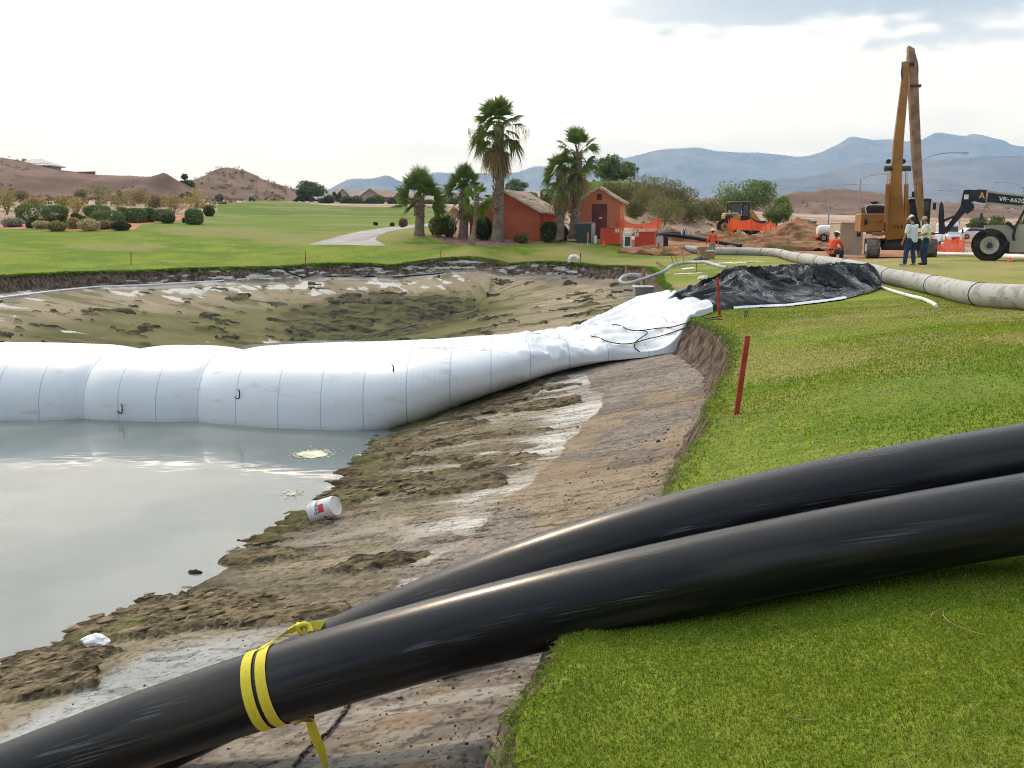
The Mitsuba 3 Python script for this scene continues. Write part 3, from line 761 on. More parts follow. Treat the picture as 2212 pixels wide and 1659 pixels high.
# photograph columns and rows: left, right, top, foot
for lab, x0, x1, y0, y1, col, ex, cat in [
    ('largest clipped rounded hedge at the left end of the planting bed', 42, 104, 445, 480, HEDGE, 3.2, 'hedge'),
    ('clipped flat-topped hedge behind and right of the largest rounded hedge', 103, 143, 446, 470, HEDGE, 4, 'hedge'),
    ('clipped hedge at the back, behind the long low hedge', 186, 236, 446, 470, HEDGE, 3, 'hedge'),
    ('long low clipped hedge at the right end of the red gravel bed', 204, 264, 458, 490, HEDGE, 3.5, 'hedge'),
    ('narrow clipped hedge squeezed between the long low hedge and the square one', 256, 276, 452, 480, HEDGE, 4, 'hedge'),
    ('square clipped hedge, first of the pair right of the bed', 276, 314, 453, 481, HEDGE, 4.5, 'hedge'),
    ('narrower square clipped hedge touching the square one on its right', 312, 333, 453, 480, HEDGE, 4.5, 'hedge'),
    ('rounded clipped hedge behind the small paler dome shrub', 331, 372, 455, 478, HEDGE, 3, 'hedge'),
    ('small paler dome-shaped shrub in front of a rounded hedge', 347, 377, 462, 483, (0.15, 0.155, 0.07), 2.4, 'shrub'),
    ('lone clipped bucket-shaped hedge on the open fairway edge', 403, 437, 455, 485, HEDGE, 3.6, 'hedge'),
    ('round green bush farther back than the bucket-shaped hedge', 441, 463, 447, 467, (0.09, 0.13, 0.03), 2.2, 'bush')]:
    b = onground((x0 + x1) / 2, y1)
    k = b[1] / 2150
    shrub('hedge' if cat == 'hedge' else cat, lab, cat, b, (x1 - x0) * k, (y1 - y0) * k * 1.03, col, n=2600, size=0.22, ex=ex, fill=0.14, lump=0.07, var=0.28, group='clipped shrubs along the fairway', up=0.5)
for i, (lab, x0, x1, y0, y1, col, sz) in enumerate([
    ('small dark round shrub left of the long low hedge', 154, 173, 461, 476, DARK, 0.16), ('low dark shrub in front of the back hedge', 167, 186, 467, 478, DARK, 0.16), ('small dark shrub at the foot of the largest hedge, leftmost', 57, 72, 479, 493, DARK, 0.16),
    ('dark shrub hugging the front of the largest hedge', 63, 82, 470, 482, DARK, 0.16), ('dark mound shrub below the flat-topped hedge, left one', 103, 121, 469, 482, DARK, 0.16), ('dark mound shrub below the flat-topped hedge, right one', 125, 144, 465, 480, DARK, 0.16), ('tiny dark shrub beside the pale knobby shrub', 138, 152, 476, 492, DARK, 0.14),
    ('pale straw-coloured shrub, leftmost of the row at the bed front', 73, 108, 479, 495, PALE, 0.2), ('pale straw-coloured shrub, second of the row at the bed front', 104, 143, 480, 500, (0.25, 0.215, 0.11), 0.2), ('broad pale straw-coloured shrub in the middle of the bed front', 170, 214, 475, 499, PALE, 0.2), ('pale shrub tucked against the foot of the long low hedge', 211, 239, 478, 496, (0.25, 0.22, 0.13), 0.2),
    ('pale yellow knobby desert shrub between dark and straw shrubs', 147, 172, 473, 494, (0.36, 0.29, 0.15), 0.3), ('grey-leaved low shrub at the far left edge of the bed', 8, 48, 473, 490, GREY, 0.3), ('grey-green shrub between the two big left hedges', 104, 126, 461, 474, GREY, 0.25), ('dark sprawling shrub at the right tip of the bed', 240, 280, 481, 498, (0.07, 0.065, 0.04), 0.2),
    ('tiny dark shrub left of the bucket-shaped hedge', 394, 403, 472, 482, DARK, 0.14)]):
    b = onground((x0 + x1) / 2, y1)
    k = b[1] / 2150
    shrub('shrub', lab, 'shrub', b, (x1 - x0) * k, (y1 - y0) * k, col, n=1100, size=sz, fill=0.4, lump=0.3, group='small shrubs in the red gravel bed')
g2 = np.random.default_rng(23)
DS = [(0, 32, 412, 464), (28, 60, 398, 420), (28, 60, 415, 434), (56, 96, 428, 447), (60, 76, 410, 424), (100, 116, 408, 420), (120, 141, 410, 424), (118, 160, 426, 448), (147, 162, 405, 417), (147, 186, 430, 465), (162, 187, 412, 430), (190, 236, 398, 430), (220, 288, 416, 452), (255, 263, 412, 432), (280, 320, 412, 442), (322, 350, 424, 450), (352, 400, 422, 462), (398, 445, 412, 456),
      (204, 226, 383, 396), (244, 266, 385, 400), (282, 300, 390, 404), (337, 353, 393, 402), (20, 40, 380, 392), (70, 92, 378, 390), (115, 140, 392, 404), (300, 316, 402, 412), (420, 440, 404, 420), (470, 490, 394, 408), (505, 530, 392, 404), (540, 560, 396, 408), (575, 590, 402, 412), (440, 458, 398, 410), (600, 616, 408, 420), (190, 206, 405, 416), (88, 104, 398, 408), (330, 346, 410, 422), (170, 182, 396, 404), (262, 276, 398, 408)]
for x0, x1, y0, y1 in DS:
    b = hit((x0 + x1) / 2, y1)
    k = b[1] / 2150
    c = np.array(OLIVE) * g2.uniform(0.75, 1.3) * [1, g2.uniform(0.9, 1.15), 1]
    shrub('desert_shrub', 'loose olive-brown desert shrub scattered on the tan slope left of the fairway', 'desert shrub', b, (x1 - x0) * k * 1.05, (y1 - y0) * k * 1.05, c, n=700, size=0.42 * min(1.4, b[1] / 150), fill=0.75, lump=0.5, group='desert shrubs on the left slope', up=0.6, rng=g2, asp=0.28)
scene['m_leaf_far'] = 'x'
del scene['m_leaf_far']


def hill_shrubs():
    P, C = [], []
    g = np.random.default_rng(5)
    for _ in range(420):
        px, Y = g.uniform(-60, 640), g.uniform(150, 330)
        x = (px - 1106) / 2150 * Y
        if shapely.contains_xy(LAWN, x, Y):
            continue
        hh = g.uniform(0.35, 0.9)
        P.append(blob(34, (hh, hh, hh * 0.6), g, fill=0.7) + [x, Y, gz2(x, Y) + hh * 0.4])
        C.append(hh)
    P = np.vstack(P)
    return leaves(P, 0.5, (0.15, 0.125, 0.06), 0.45, 0.5, rng=g, asp=0.35)


def gz2(x, y):
    return float(ground(np.array([x]), np.array([y]), detail=True)[0])


m_, c_ = hill_shrubs()
obj('scrub', m_, 'm_leaf', smooth=False, color=c_, label='tiny scrub dotted over the tan desert slope', cat='scrub', kind='stuff')


def tree(name, label, base, w, h, col, trunk_h, n=5200, size=0.3, nb=16, group=None, seed=1, flat=0.62, airy=0.5, up=0.0):
    g = np.random.default_rng(seed)
    base = np.array(base, float)
    k = thing(name, label, 'tree', group)
    cw, ch = w / 2, (h - trunk_h * 0.7) / 2
    cc = base + [0, 0, h - ch]
    tb, ps = [], []
    top = base + [0, 0, trunk_h]
    tb.append(tube([base - [0, 0, 0.3], base + [0.05 * w * g.normal() * 0.3, 0, trunk_h * 0.5], top], np.array([0.035, 0.028, 0.022]) * h, 9))
    for i in range(nb):
        d = blob(1, (1, 1, 1), g, 2, 0)[0]
        d[2] = d[2] * 0.95 if i % 3 else -0.75 + 0.3 * g.random()
        e = cc + d * [cw * 0.72, cw * 0.72, ch * 0.72] * g.uniform(0.55, 1.05)
        mid = top * 0.45 + e * 0.55 + [0, 0, 0.06 * h]
        tb.append(tube(smooth_path([top - [0, 0, 0.1 * trunk_h], mid, e], 7), np.linspace(0.014, 0.004, 7) * h, 5))
        rr = np.array([cw, cw, ch * 1.05]) * g.uniform(0.28, 0.46)
        q = blob(n // nb, rr, g, 2, 0.85, 0.6, i + seed) + e
        sh = g.uniform(0.78, 1.22)
        ps.append(leaves(q, size, np.array(col) * sh, 0.28, up, rng=g, asp=0.5))
    obj('trunk', cat_(tb), 'm_bark', k)
    m, c = join(ps)
    obj('crown', m, 'm_leaf', k, smooth=False, color=c)
    return k


def tree_px(label, x0, x1, y0, y1, Y, col, trunk=0.25, **kw):
    b = at((x0 + x1) / 2, y1, Y)
    b[2] = min(b[2], b[2])
    s = Y / 2150
    return tree('tree', label, b, (x1 - x0) * s, (y1 - y0) * s, col, (y1 - y0) * s * trunk, **kw)


tree_px('broad dark green tree rising behind the grassy mound and the small pump house', 1278, 1380, 334, 400, 128, (0.12, 0.165, 0.065), 0.12, n=7000, size=0.34, seed=3, nb=20)
tree_px('large airy yellow-green tree behind the yellow loader', 1530, 1690, 382, 478, 125, (0.15, 0.195, 0.075), 0.2, n=8000, size=0.3, seed=4, nb=24)
tree_px('bushy light green tree right of the large airy tree, lower on the slope', 1640, 1716, 424, 492, 118, (0.17, 0.215, 0.07), 0.12, n=5000, size=0.28, seed=5)
tree_px('pale distant tree between the tall palm and the red building roof', 1080, 1142, 384, 425, 190, (0.13, 0.17, 0.10), 0.2, n=3000, size=0.5, seed=6)
tree_px('round pale green tree left of the distant houses', 634, 705, 388, 440, 290, (0.10, 0.135, 0.055), 0.2, n=4200, size=0.7, seed=7, nb=14)
tree_px('dark green tree in the dip between the two brown hills', 385, 425, 378, 418, 320, (0.08, 0.115, 0.045), 0.2, n=2600, size=0.75, seed=8, nb=10)
tree_px('slim dark tree in front of the first distant house', 719, 738, 409, 440, 300, (0.07, 0.10, 0.04), 0.15, n=1500, size=0.6, seed=9, nb=7)
for i, (x0, x1, y0, y1, Y) in enumerate([(1860, 1905, 452, 500, 170), (2085, 2140, 468, 500, 150), (2130, 2205, 462, 500, 140), (1900, 1960, 470, 500, 175), (2190, 2260, 455, 500, 145)]):
    tree_px(['low green roadside tree seen left of the excavator boom', 'low green roadside tree right of the telehandler forks', 'low green roadside tree above the telehandler tyre', 'low green roadside tree seen between boom and stick', 'low green roadside tree cut by the right edge of the picture'][i], x0, x1, y0, y1, Y, (0.13, 0.165, 0.055), 0.1, n=1800, size=0.35, seed=20 + i, nb=9, group='low trees along the road')
# brush on the mound
for i, (x0, x1, y0, y1, Y) in enumerate([(1330, 1400, 390, 450, 104), (1375, 1445, 380, 445, 106), (1418, 1485, 392, 455, 103), (1445, 1508, 410, 465, 104), (1350, 1388, 436, 472, 92), (1395, 1475, 428, 486, 94), (1500, 1555, 434, 476, 104), (1236, 1300, 404, 432, 103), (1530, 1572, 448, 482, 102), (1290, 1350, 398, 440, 105), (1360, 1420, 410, 460, 99), (1460, 1520, 440, 480, 99)]):
    b = at((x0 + x1) / 2, y1, Y)
    k = Y / 2150
    shrub('brush', 'loose olive brush ' + ['on the mound crest right above the pump house roof', 'at the highest point of the mound crest', 'on the mound crest right of its highest point', 'where the mound crest starts to fall to the right', 'just right of the pump house wall at the mound foot', 'low on the mound face above the black pipes', 'halfway down the right shoulder of the mound', 'on the grassy left part of the mound crest', 'at the bottom of the right mound shoulder, left of the loader', 'on the mound crest between grass and dirt', 'in the middle of the mound face', 'on the bare right half of the mound face'][i], 'brush', b, (x1 - x0) * k, (y1 - y0) * k, np.array((0.165, 0.16, 0.065)) * (0.85 + 0.04 * ((i * 5) % 9)), n=3200, size=0.22, fill=0.8, lump=0.6, group='brush on the mound', up=0.7, asp=0.25)
# hedgerow before the houses
for i, (x0, x1, y0, y1) in enumerate([(700, 722, 424, 443), (735, 760, 426, 445), (758, 782, 424, 446), (790, 812, 428, 448), (805, 830, 424, 447), (838, 856, 428, 448), (742, 762, 432, 446), (870, 900, 432, 449), (905, 940, 434, 450), (940, 975, 432, 452), (970, 990, 430, 450), (775, 800, 436, 449), (850, 872, 438, 450), (690, 708, 430, 440)]):
    b = at((x0 + x1) / 2, y1, 275)
    k = 275 / 2150
    shrub('garden_bush', 'green bush in the hedgerow along the back of the distant houses', 'bush', b, (x1 - x0) * k, (y1 - y0) * k, np.array((0.11, 0.13, 0.05)) * (0.8 + 0.4 * ((i * 7) % 5) / 4), n=700, size=0.7, fill=0.6, lump=0.4, group='bushes behind the houses')
for lab, x0, x1, y0, y1, Y, col in [('square clipped hedge above the red building roof, left one', 1127, 1160, 417, 437, 100, HEDGE), ('square clipped hedge above the red building roof, beside the twin palms', 1168, 1196, 410, 432, 101, HEDGE), ('dark clipped hedge below the square hedge beside the twin palms', 1170, 1198, 428, 446, 96, DARK)]:
    b = at((x0 + x1) / 2, y1, Y)
    k = Y / 2150
    shrub('hedge', lab, 'hedge', b, (x1 - x0) * k, (y1 - y0) * k, col, n=2000, size=0.16, ex=4, fill=0.14, lump=0.06)
for lab, x0, x1, y0, y1, Y, col, up in [('yellow-green bush left of the second palm', 928, 968, 452, 492, 73, (0.12, 0.14, 0.035), 0.7), ('dark bush between second palm and thin palm', 955, 985, 455, 500, 73, (0.06, 0.085, 0.03), 0.7), ('dark green shrub against the red wall left of the tall palm', 1028, 1062, 468, 516, 71, (0.035, 0.055, 0.018), 0.6), ('round straw-coloured bush right of the tall palm at the red wall', 1111, 1142, 500, 519, 70.5, (0.22, 0.155, 0.08), 0.3), ('dark green bush at the right corner of the red building', 1168, 1204, 468, 512, 71, (0.05, 0.085, 0.025), 0.8), ('low leafy bush under the twin palms', 1205, 1226, 480, 510, 72, (0.10, 0.10, 0.05), 0.6), ('small reddish shrub on the red bed beside the cart path', 862, 880, 466, 484, 92, (0.24, 0.14, 0.07), 0.4), ('tiny dark shrub left on the strip beside the cart path', 807, 815, 474, 480, 100, DARK, 0.3), ('tiny dark shrub in the middle of the strip beside the cart path', 843, 851, 473, 480, 98, DARK, 0.3)]:
    b = at((x0 + x1) / 2, y1, Y)
    b[2] = gz2(b[0], b[1])
    k = Y / 2150
    shrub('bush', lab, 'bush', b, (x1 - x0) * k, (y1 - y0) * k, col, n=1800, size=0.16, fill=0.5, lump=0.35, up=up)
for i, (px, py, w) in enumerate([(520, 420, 8), (530, 417, 9), (572, 431, 10), (600, 433, 18), (620, 425, 8), (655, 436, 9), (664, 433, 9), (674, 436, 10), (474, 436, 17), (690, 436, 8), (640, 436, 6)]):
    b = hit(px, py)
    k = b[1] / 2150
    shrub('bush', 'small dark bush dotted on the red slope beyond the fairway', 'bush', b, w * k, w * k * 0.85, (0.07, 0.085, 0.035), n=300, size=0.45, fill=0.5, group='bushes on the red slope')

# ---------------------------------------------------------------- fan palms
scene['m_boot'] = mottled((0.10, 0.055, 0.035), (0.42, 0.33, 0.23), 7.0, 0.95)
scene['m_palmbase'] = bump(mottled((0.17, 0.125, 0.095), (0.27, 0.21, 0.165), 3.0, 0.95), lambda p, n, uv: 0.02 * fbm(p.x * 3, p.y * 3, p.z * 25, 3))


def frond(base, az, el, pet, blade, col, droop, g, nseg=26, spread=2.5):
    """A fan leaf: a stalk, then a pleated fan of narrow drooping segments."""
    d = np.array([math.cos(az) * math.cos(el), math.sin(az) * math.cos(el), math.sin(el)])
    side = np.array([-math.sin(az), math.cos(az), 0])
    tip = base + d * pet + [0, 0, -0.10 * pet * math.cos(el)]
    d2 = d + [0, 0, -0.25 * droop]
    d2 /= np.linalg.norm(d2)
    tw = g.normal() * 0.6
    nn = np.cross(side, d2)
    side, nn = side * math.cos(tw) + nn * math.sin(tw), nn * math.cos(tw) - side * math.sin(tw)
    st = tube(smooth_path([base, (base + tip) / 2 + [0, 0, 0.05 * pet], tip], 5), np.linspace(0.028, 0.014, 5), 5)
    v, f, c = [st.vertices], [st.faces], [np.tile(np.array(col) * [1.25, 1.15, 1.0], (len(st.vertices), 1))]
    off = len(st.vertices)
    for k in range(nseg):
        a = (k / (nseg - 1) - 0.5) * spread + g.normal() * 0.03
        dir_ = math.cos(a) * d2 + math.sin(a) * side
        L = blade * (0.72 + 0.28 * math.cos(a)) * g.uniform(0.8, 1.12)
        w = L * 0.055
        wv = (-math.sin(a) * d2 + math.cos(a) * side) * w + nn * w * 0.5 * (1 if k % 2 else -1)
        p0 = tip
        p1 = tip + dir_ * L * 0.5 + [0, 0, -0.03 * droop * L]
        p2 = tip + dir_ * L * 0.8 + [0, 0, -(0.14 + 0.1 * g.random()) * droop * L]
        p3 = tip + dir_ * L * 1.04 + [0, 0, -(0.34 + 0.2 * g.random()) * droop * L]
        q = np.array([p0 - wv * 0.15, p0 + wv * 0.15, p1 - wv * 0.85, p1 + wv * 0.85, p2 - wv * 0.38, p2 + wv * 0.38, p3])
        v.append(q)
        f.append(np.array([[0, 1, 3], [0, 3, 2], [2, 3, 5], [2, 5, 4], [4, 5, 6]]) + off)
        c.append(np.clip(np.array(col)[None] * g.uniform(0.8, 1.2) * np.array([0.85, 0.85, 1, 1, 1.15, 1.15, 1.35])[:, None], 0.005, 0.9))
        off += 7
    return trimesh.Trimesh(np.vstack(v), np.vstack(f), process=False), np.vstack(c)


GREEN, BROWN = (0.135, 0.185, 0.05), (0.34, 0.25, 0.14)


def palm(label, base, top, r0, r1, crown, nf, up_el, low_el, seed, dead=6, boots=(0.25, 1.0), smoothbase=0.25, skirt=0.0, green=GREEN, threads=0, pale=False, droop=1.0):
    g = np.random.default_rng(seed)
    base, top = np.array(base, float), np.array(top, float)
    k = thing('fan_palm', label, 'palm tree', 'fan palms around the red building')
    H = np.linalg.norm(top - base)
    t = np.linspace(0, 1, 26)
    P = base + (top - base) * t[:, None] + np.stack([0.05 * H * np.sin(t * 2.6) * 0.3, 0 * t, 0 * t], 1)
    P[0, 2] -= 0.2
    rad = r1 + (r0 - r1) * np.exp(-t * 5) + 0.02 * np.sin(t * 40) * r0
    obj('trunk', tube(P, rad, 14), 'm_palmbase', k)
    if boots:
        bs = []
        nb = int(30 * H * (boots[1] - boots[0]) * r1 / 0.3)
        for i in range(nb):
            u = boots[0] + (boots[1] - boots[0]) * (i + 0.5) / nb
            a = i * 2.39996
            rr = np.interp(u, t, rad)
            ctr = base + (top - base) * u
            o = np.array([math.cos(a), math.sin(a), 0])
            sd = np.array([-math.sin(a), math.cos(a), 0])
            L, w = g.uniform(0.18, 0.32), g.uniform(0.05, 0.085)
            q = np.array([ctr + o * rr * 0.96 - sd * w, ctr + o * rr * 0.96 + sd * w, ctr + o * (rr + 0.055) + sd * w * 0.6 + [0, 0, L * 0.7], ctr + o * (rr + 0.055) - sd * w * 0.6 + [0, 0, L * 0.7], ctr + o * (rr + 0.16) + sd * g.normal() * 0.02 + [0, 0, L], ctr + o * rr * 0.9 + [0, 0, L * 0.7]])
            bs.append(trimesh.convex.convex_hull(q))
        obj('leaf_base', cat_(bs), 'm_boot', k, smooth=False, kind='stuff')
    for i in range(nf):
        u = (i + 0.5) / nf
        az = i * 2.39996 + g.normal() * 0.25
        el = up_el + (low_el - up_el) * u ** 1.15 + g.normal() * 0.08
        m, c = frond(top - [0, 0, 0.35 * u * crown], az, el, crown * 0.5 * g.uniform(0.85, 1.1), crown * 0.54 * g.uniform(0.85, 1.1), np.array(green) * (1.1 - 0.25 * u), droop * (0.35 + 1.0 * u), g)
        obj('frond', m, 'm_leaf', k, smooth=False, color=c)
    for i in range(dead):
        az = i * 2.39996 + 1
        m, c = frond(top - [0, 0, crown * (0.35 + 0.25 * g.random())], az, low_el - 0.5 - 0.35 * g.random(), crown * 0.42, crown * 0.55, BROWN, 1.6, g, 18)
        obj('dead_frond', m, 'm_leaf', k, smooth=False, color=c)
    if skirt:
        for i in range(14):
            az = i * 2.39996
            m, c = frond(top - [0, 0, crown * 0.5 + skirt * g.random()], az, -1.25, crown * 0.25, crown * 0.5, np.array(BROWN) * 0.75, 0.6, g, 14, 1.2)
            obj('dead_frond', m, 'm_leaf', k, smooth=False, color=c)
    if threads:
        ts = []
        for i in range(threads):
            a, rr = g.uniform(0, 6.28), crown * g.uniform(0.75, 1.05)
            p = top + [math.cos(a) * rr, math.sin(a) * rr, -0.15 * crown]
            L = g.uniform(0.3, 0.75) * crown * 0.7
            ts.append(tube([p, p + [0.05 * g.normal(), 0, -L * 0.5], p + [0.09 * g.normal(), 0.05, -L]], [0.014, 0.012, 0.006], 4))
        obj('hanging_fibre', cat_(ts), 'm_boot', k, kind='stuff')
    return k


palm('stout short fan palm, leftmost, on the lawn beside the cart path', at(905.6, 508, 72), at(906, 424, 72), 0.40, 0.31, 2.15, 30, 1.5, -0.05, 61, dead=0, boots=(0.42, 1.02), droop=0.4)
palm('second fan palm from the left, dark shaggy trunk in the gravel bed', at(1000, 512, 72.5), at(1003, 402, 72.5), 0.36, 0.29, 1.75, 28, 1.5, -0.1, 62, dead=2, boots=(0.3, 1.02), droop=0.4, skirt=0.5)
palm('small thin fan palm with a smooth pale grey trunk', at(1018.7, 530, 67), at(1031, 424, 67.4), 0.22, 0.12, 1.15, 20, 1.2, -0.75, 63, dead=0, boots=(0.72, 1.0), green=(0.13, 0.20, 0.03), skirt=0.0)
palm('tallest fan palm with drooping brown-edged crown and hanging fibres', at(1074.6, 522, 70), at(1077, 268, 70), 0.46, 0.29, 2.15, 36, 1.35, -0.4, 64, dead=12, boots=(0.24, 0.98), threads=70, skirt=0.9, droop=1.25)
palm('left palm of the twin pair before the pump house, shorter crown', at(1207.7, 511, 71), at(1213, 372, 71), 0.36, 0.30, 1.75, 24, 1.3, -0.5, 65, dead=6, boots=(0.26, 1.0), skirt=0.8, droop=1.15)
palm('right and taller palm of the twin pair before the pump house', at(1238.7, 511, 71.6), at(1247, 328, 71.6), 0.38, 0.30, 1.95, 26, 1.4, -0.45, 66, dead=8, boots=(0.2, 1.0), skirt=0.5, droop=1.05)

# ---------------------------------------------------------------- buildings
scene['m_redwall'] = mottled((0.42, 0.10, 0.052), (0.50, 0.135, 0.07), 0.9, 0.9)
scene['m_shedwall'] = mottled((0.52, 0.19, 0.105), (0.58, 0.22, 0.13), 0.8, 0.9)
scene['m_door'] = mottled((0.13, 0.035, 0.028), (0.17, 0.05, 0.038), 1.5, 0.7)
scene['m_tile'] = mottled((0.36, 0.26, 0.18), (0.58, 0.47, 0.37), 2.2, 0.9)
scene['m_dark'] = pbr((0.02, 0.02, 0.02), 0.6)
scene['m_black'] = mottled((0.012, 0.012, 0.013), (0.03, 0.03, 0.03), 5, 0.55)
scene['m_white'] = mottled((0.66, 0.66, 0.64), (0.78, 0.78, 0.76), 1.5, 0.5)
scene['m_grey'] = mottled((0.30, 0.31, 0.31), (0.40, 0.41, 0.41), 2.0, 0.6)
scene['m_glass'] = pbr((0.03, 0.04, 0.045), 0.08, specular=0.7)
scene['m_tan'] = mottled((0.33, 0.25, 0.175), (0.39, 0.30, 0.215), 1.2, 0.75)
scene['m_tan_lit'] = mottled((0.46, 0.36, 0.25), (0.52, 0.41, 0.29), 1.2, 0.75)  # lit copy of the container tan: brighter side and roof put into colour


def place(ms, M):
    return [xf(m, M) for m in ms]


def gable(name, label, base, rz, w, L, he, hr, wall, tile, over=0.25, missing=None):
    """A small gabled building: front wall centred on base, ridge running back; x across, y back."""
    k = thing(name, label, 'building')
    M = TR(*base) @ RO(rz)
    fr = shapely.Polygon([(-w / 2, -1.0), (w / 2, -1.0), (w / 2, he), (0, hr), (-w / 2, he)])
    body = prism(list(fr.exterior.coords), L, False)
    body.apply_translation([0, L, 0])
    obj('wall', xf(body, M), wall, k, smooth=False)
    rk = thing_part('roof', k)
    ms = []
    sl = math.hypot(w / 2 + over, (hr - he) * (w / 2 + over) / (w / 2))
    ang = math.degrees(math.atan2(hr - he, w / 2))
    tiles = []
    for sgn in (-1, 1):
        slab = box((0, 0, 0), (sl, L + 2 * over, 0.10), 0.02)
        slab.apply_translation([sl / 2, L / 2, 0.055])
        slab.apply_transform(RO(ang, (0, 1, 0)))
        if sgn < 0:
            slab.apply_transform(RO(180, (0, 0, 1), [0, L / 2, 0]))
        slab.apply_translation([0, 0, hr + 0.01])
        ms.append(slab)
        nr, nc = int(sl / 0.36), int((L + 2 * over) / 0.27)
        for r in range(nr):
            for c in range(nc):
                if missing and sgn > 0 and missing(r / nr, c / nc):
                    continue
                a = np.linspace(0, math.pi, 6)
                x0, x1 = r * sl / nr - 0.02, (r + 1) * sl / nr + 0.03
                y = -over + (c + 0.5) * (L + 2 * over) / nc
                ring = np.stack([0 * a, y + 0.125 * np.cos(a), 0.085 * np.sin(a)], 1)
                V = np.stack([ring + [x0, 0, 0.115 - 0.012], ring + [x1, 0, 0.135]])
                V[0, :, 1] = y + (V[0, :, 1] - y) * 0.9
                t = grid_mesh(V + R.normal(size=3) * 0.008)
                t.apply_transform(RO(ang, (0, 1, 0)))
                if sgn < 0:
                    t.apply_transform(RO(180, (0, 0, 1), [0, L / 2, 0]))
                t.apply_translation([0, 0, hr])
                tiles.append(t)
    rg = tube([[0, -over, hr + 0.12], [0, L + over, hr + 0.12]], 0.12, 10)
    scene[rk] = mikit.ply(cat_(place(ms + [rg], M)), 'm_tile', smooth=30)
    obj('tile', cat_(place(tiles, M)), 'm_tile', rk, smooth=True, kind='stuff')
    return k, M


def thing_part(name, parent):
    return fresh(parent + '__' + name)


b = at(1090, 514, 72.3)
b[2] = gz2(b[0], b[1]) - 0.1
rb, RM = gable('red_building', 'low dark red stucco building with sloping tan tile roof, behind the palms', b, -15, 5.2, 7.0, 1.95, 3.35, 'm_redwall', 'm_tile', 0.3, missing=lambda r, c: 0.12 < r < 0.5 and 0.28 < c < 0.40 or (0.3 < r < 0.42 and 0.4 < c < 0.47))
b = at(1293, 518, 73)
b[2] = gz2(b[0], b[1])
sh, SM = gable('pump_house', 'small orange-red gabled pump house with brown double door and gable vent', b, -11, 3.05, 4.0, 2.62, 3.55, 'm_shedwall', 'm_tile', 0.2)
dr_ = obj('door', xf(box((0.05, -0.02, 1.2), (0.94, 0.08, 2.45), 0.01), SM), 'm_door', sh)
obj('sign', xf(box((0.12, -0.066, 1.5), (0.2, 0.012, 0.09)), SM), 'm_white', dr_)
obj('frame', xf(cat_([box((-0.45, -0.03, 1.2), (0.07, 0.11, 2.5)), box((0.55, -0.03, 1.2), (0.07, 0.11, 2.5)), box((0.05, -0.03, 2.46), (1.07, 0.11, 0.07))]), SM), 'm_door', dr_)
vk = obj('vent', xf(cat_([box((0.02, -0.02, 3.0 - 0.02 * 0), (0.34, 0.06, 0.42), 0.01)]), SM), 'm_door', sh)
for i in range(5):
    obj('slat', xf(box((0.02, -0.055, 2.85 + 0.075 * i), (0.28, 0.03, 0.025), rz=0), SM), 'm_dark', vk)
for side in (-1, 1):
    pass

# distant houses beyond the fairway
scene['m_houseroof'] = mottled((0.27, 0.17, 0.13), (0.36, 0.24, 0.18), 0.4, 0.9)
scene['m_houseroof2'] = mottled((0.30, 0.24, 0.20), (0.38, 0.31, 0.26), 0.4, 0.9)
scene['m_stucco'] = mottled((0.33, 0.30, 0.25), (0.40, 0.36, 0.31), 0.5, 0.9)
scene['m_stucco2'] = mottled((0.42, 0.37, 0.31), (0.50, 0.45, 0.38), 0.5, 0.9)


def house(label, x0, x1, ytop, yb, Y, rf, wl, gx, depth=12):
    """gx: gable ends facing the viewer, as (centre, width) in parts of the length."""
    a, bq = at(x0, yb, Y), at(x1, yb, Y)
    Lx, z0 = bq[0] - a[0], a[2]
    H = at(x0, ytop, Y)[2] - z0
    k = thing('house', label, 'house', 'distant houses beyond the fairway')
    he = H * 0.52
    c = (a + bq) / 2
    obj('wall', box((c[0], c[1] + depth / 2, z0 + he / 2 - 1), (Lx, depth, he + 2)), wl, k)
    rp = [[-Lx / 2 - .5, -.6, he], [Lx / 2 + .5, -.6, he], [Lx / 2 + .5, depth + .6, he], [-Lx / 2 - .5, depth + .6, he], [-Lx / 2 + 1.5, depth / 2, H], [Lx / 2 - 1.5, depth / 2, H], [-Lx / 2 - .5, -.6, he - .25], [Lx / 2 + .5, -.6, he - .25]]
    rm = trimesh.convex.convex_hull(np.array(rp))
    rm.apply_translation([c[0], c[1], z0])
    rms = [rm]
    for gc, gw in gx:
        gxp = c[0] + (gc - 0.5) * Lx
        w = gw * Lx
        tri = prism([(-w / 2, -1), (w / 2, -1), (w / 2, he), (0, H * 0.97), (-w / 2, he)], 5.0)
        tri.apply_translation([gxp, c[1] - 1.5, z0])
        obj('gable_wall', tri, wl, k, smooth=False)
        for s in (-1, 1):
            p = np.array([[0, -4.5, H * 0.98], [0, 3.5, H * 0.98], [s * (w / 2 + .5), 3.5, he - .2], [s * (w / 2 + .5), -4.5, he - .2]])
            q = np.vstack([p, p + [0, 0, 0.28]])
            mm = trimesh.convex.convex_hull(q)
            mm.apply_translation([gxp, c[1] + 0.1, z0])
            rms.append(mm)
        wd = obj('window', box((gxp + w * 0.12, c[1] - 4.03, z0 + he * 0.5), (w * 0.3, 0.12, he * 0.42)), 'm_glass', k)
        obj('frame', box((gxp + w * 0.12, c[1] - 4.02, z0 + he * 0.5), (w * 0.34, 0.06, he * 0.5)), 'm_white', wd)
    obj('roof', cat_(rms), rf, k, smooth=False)
    return k


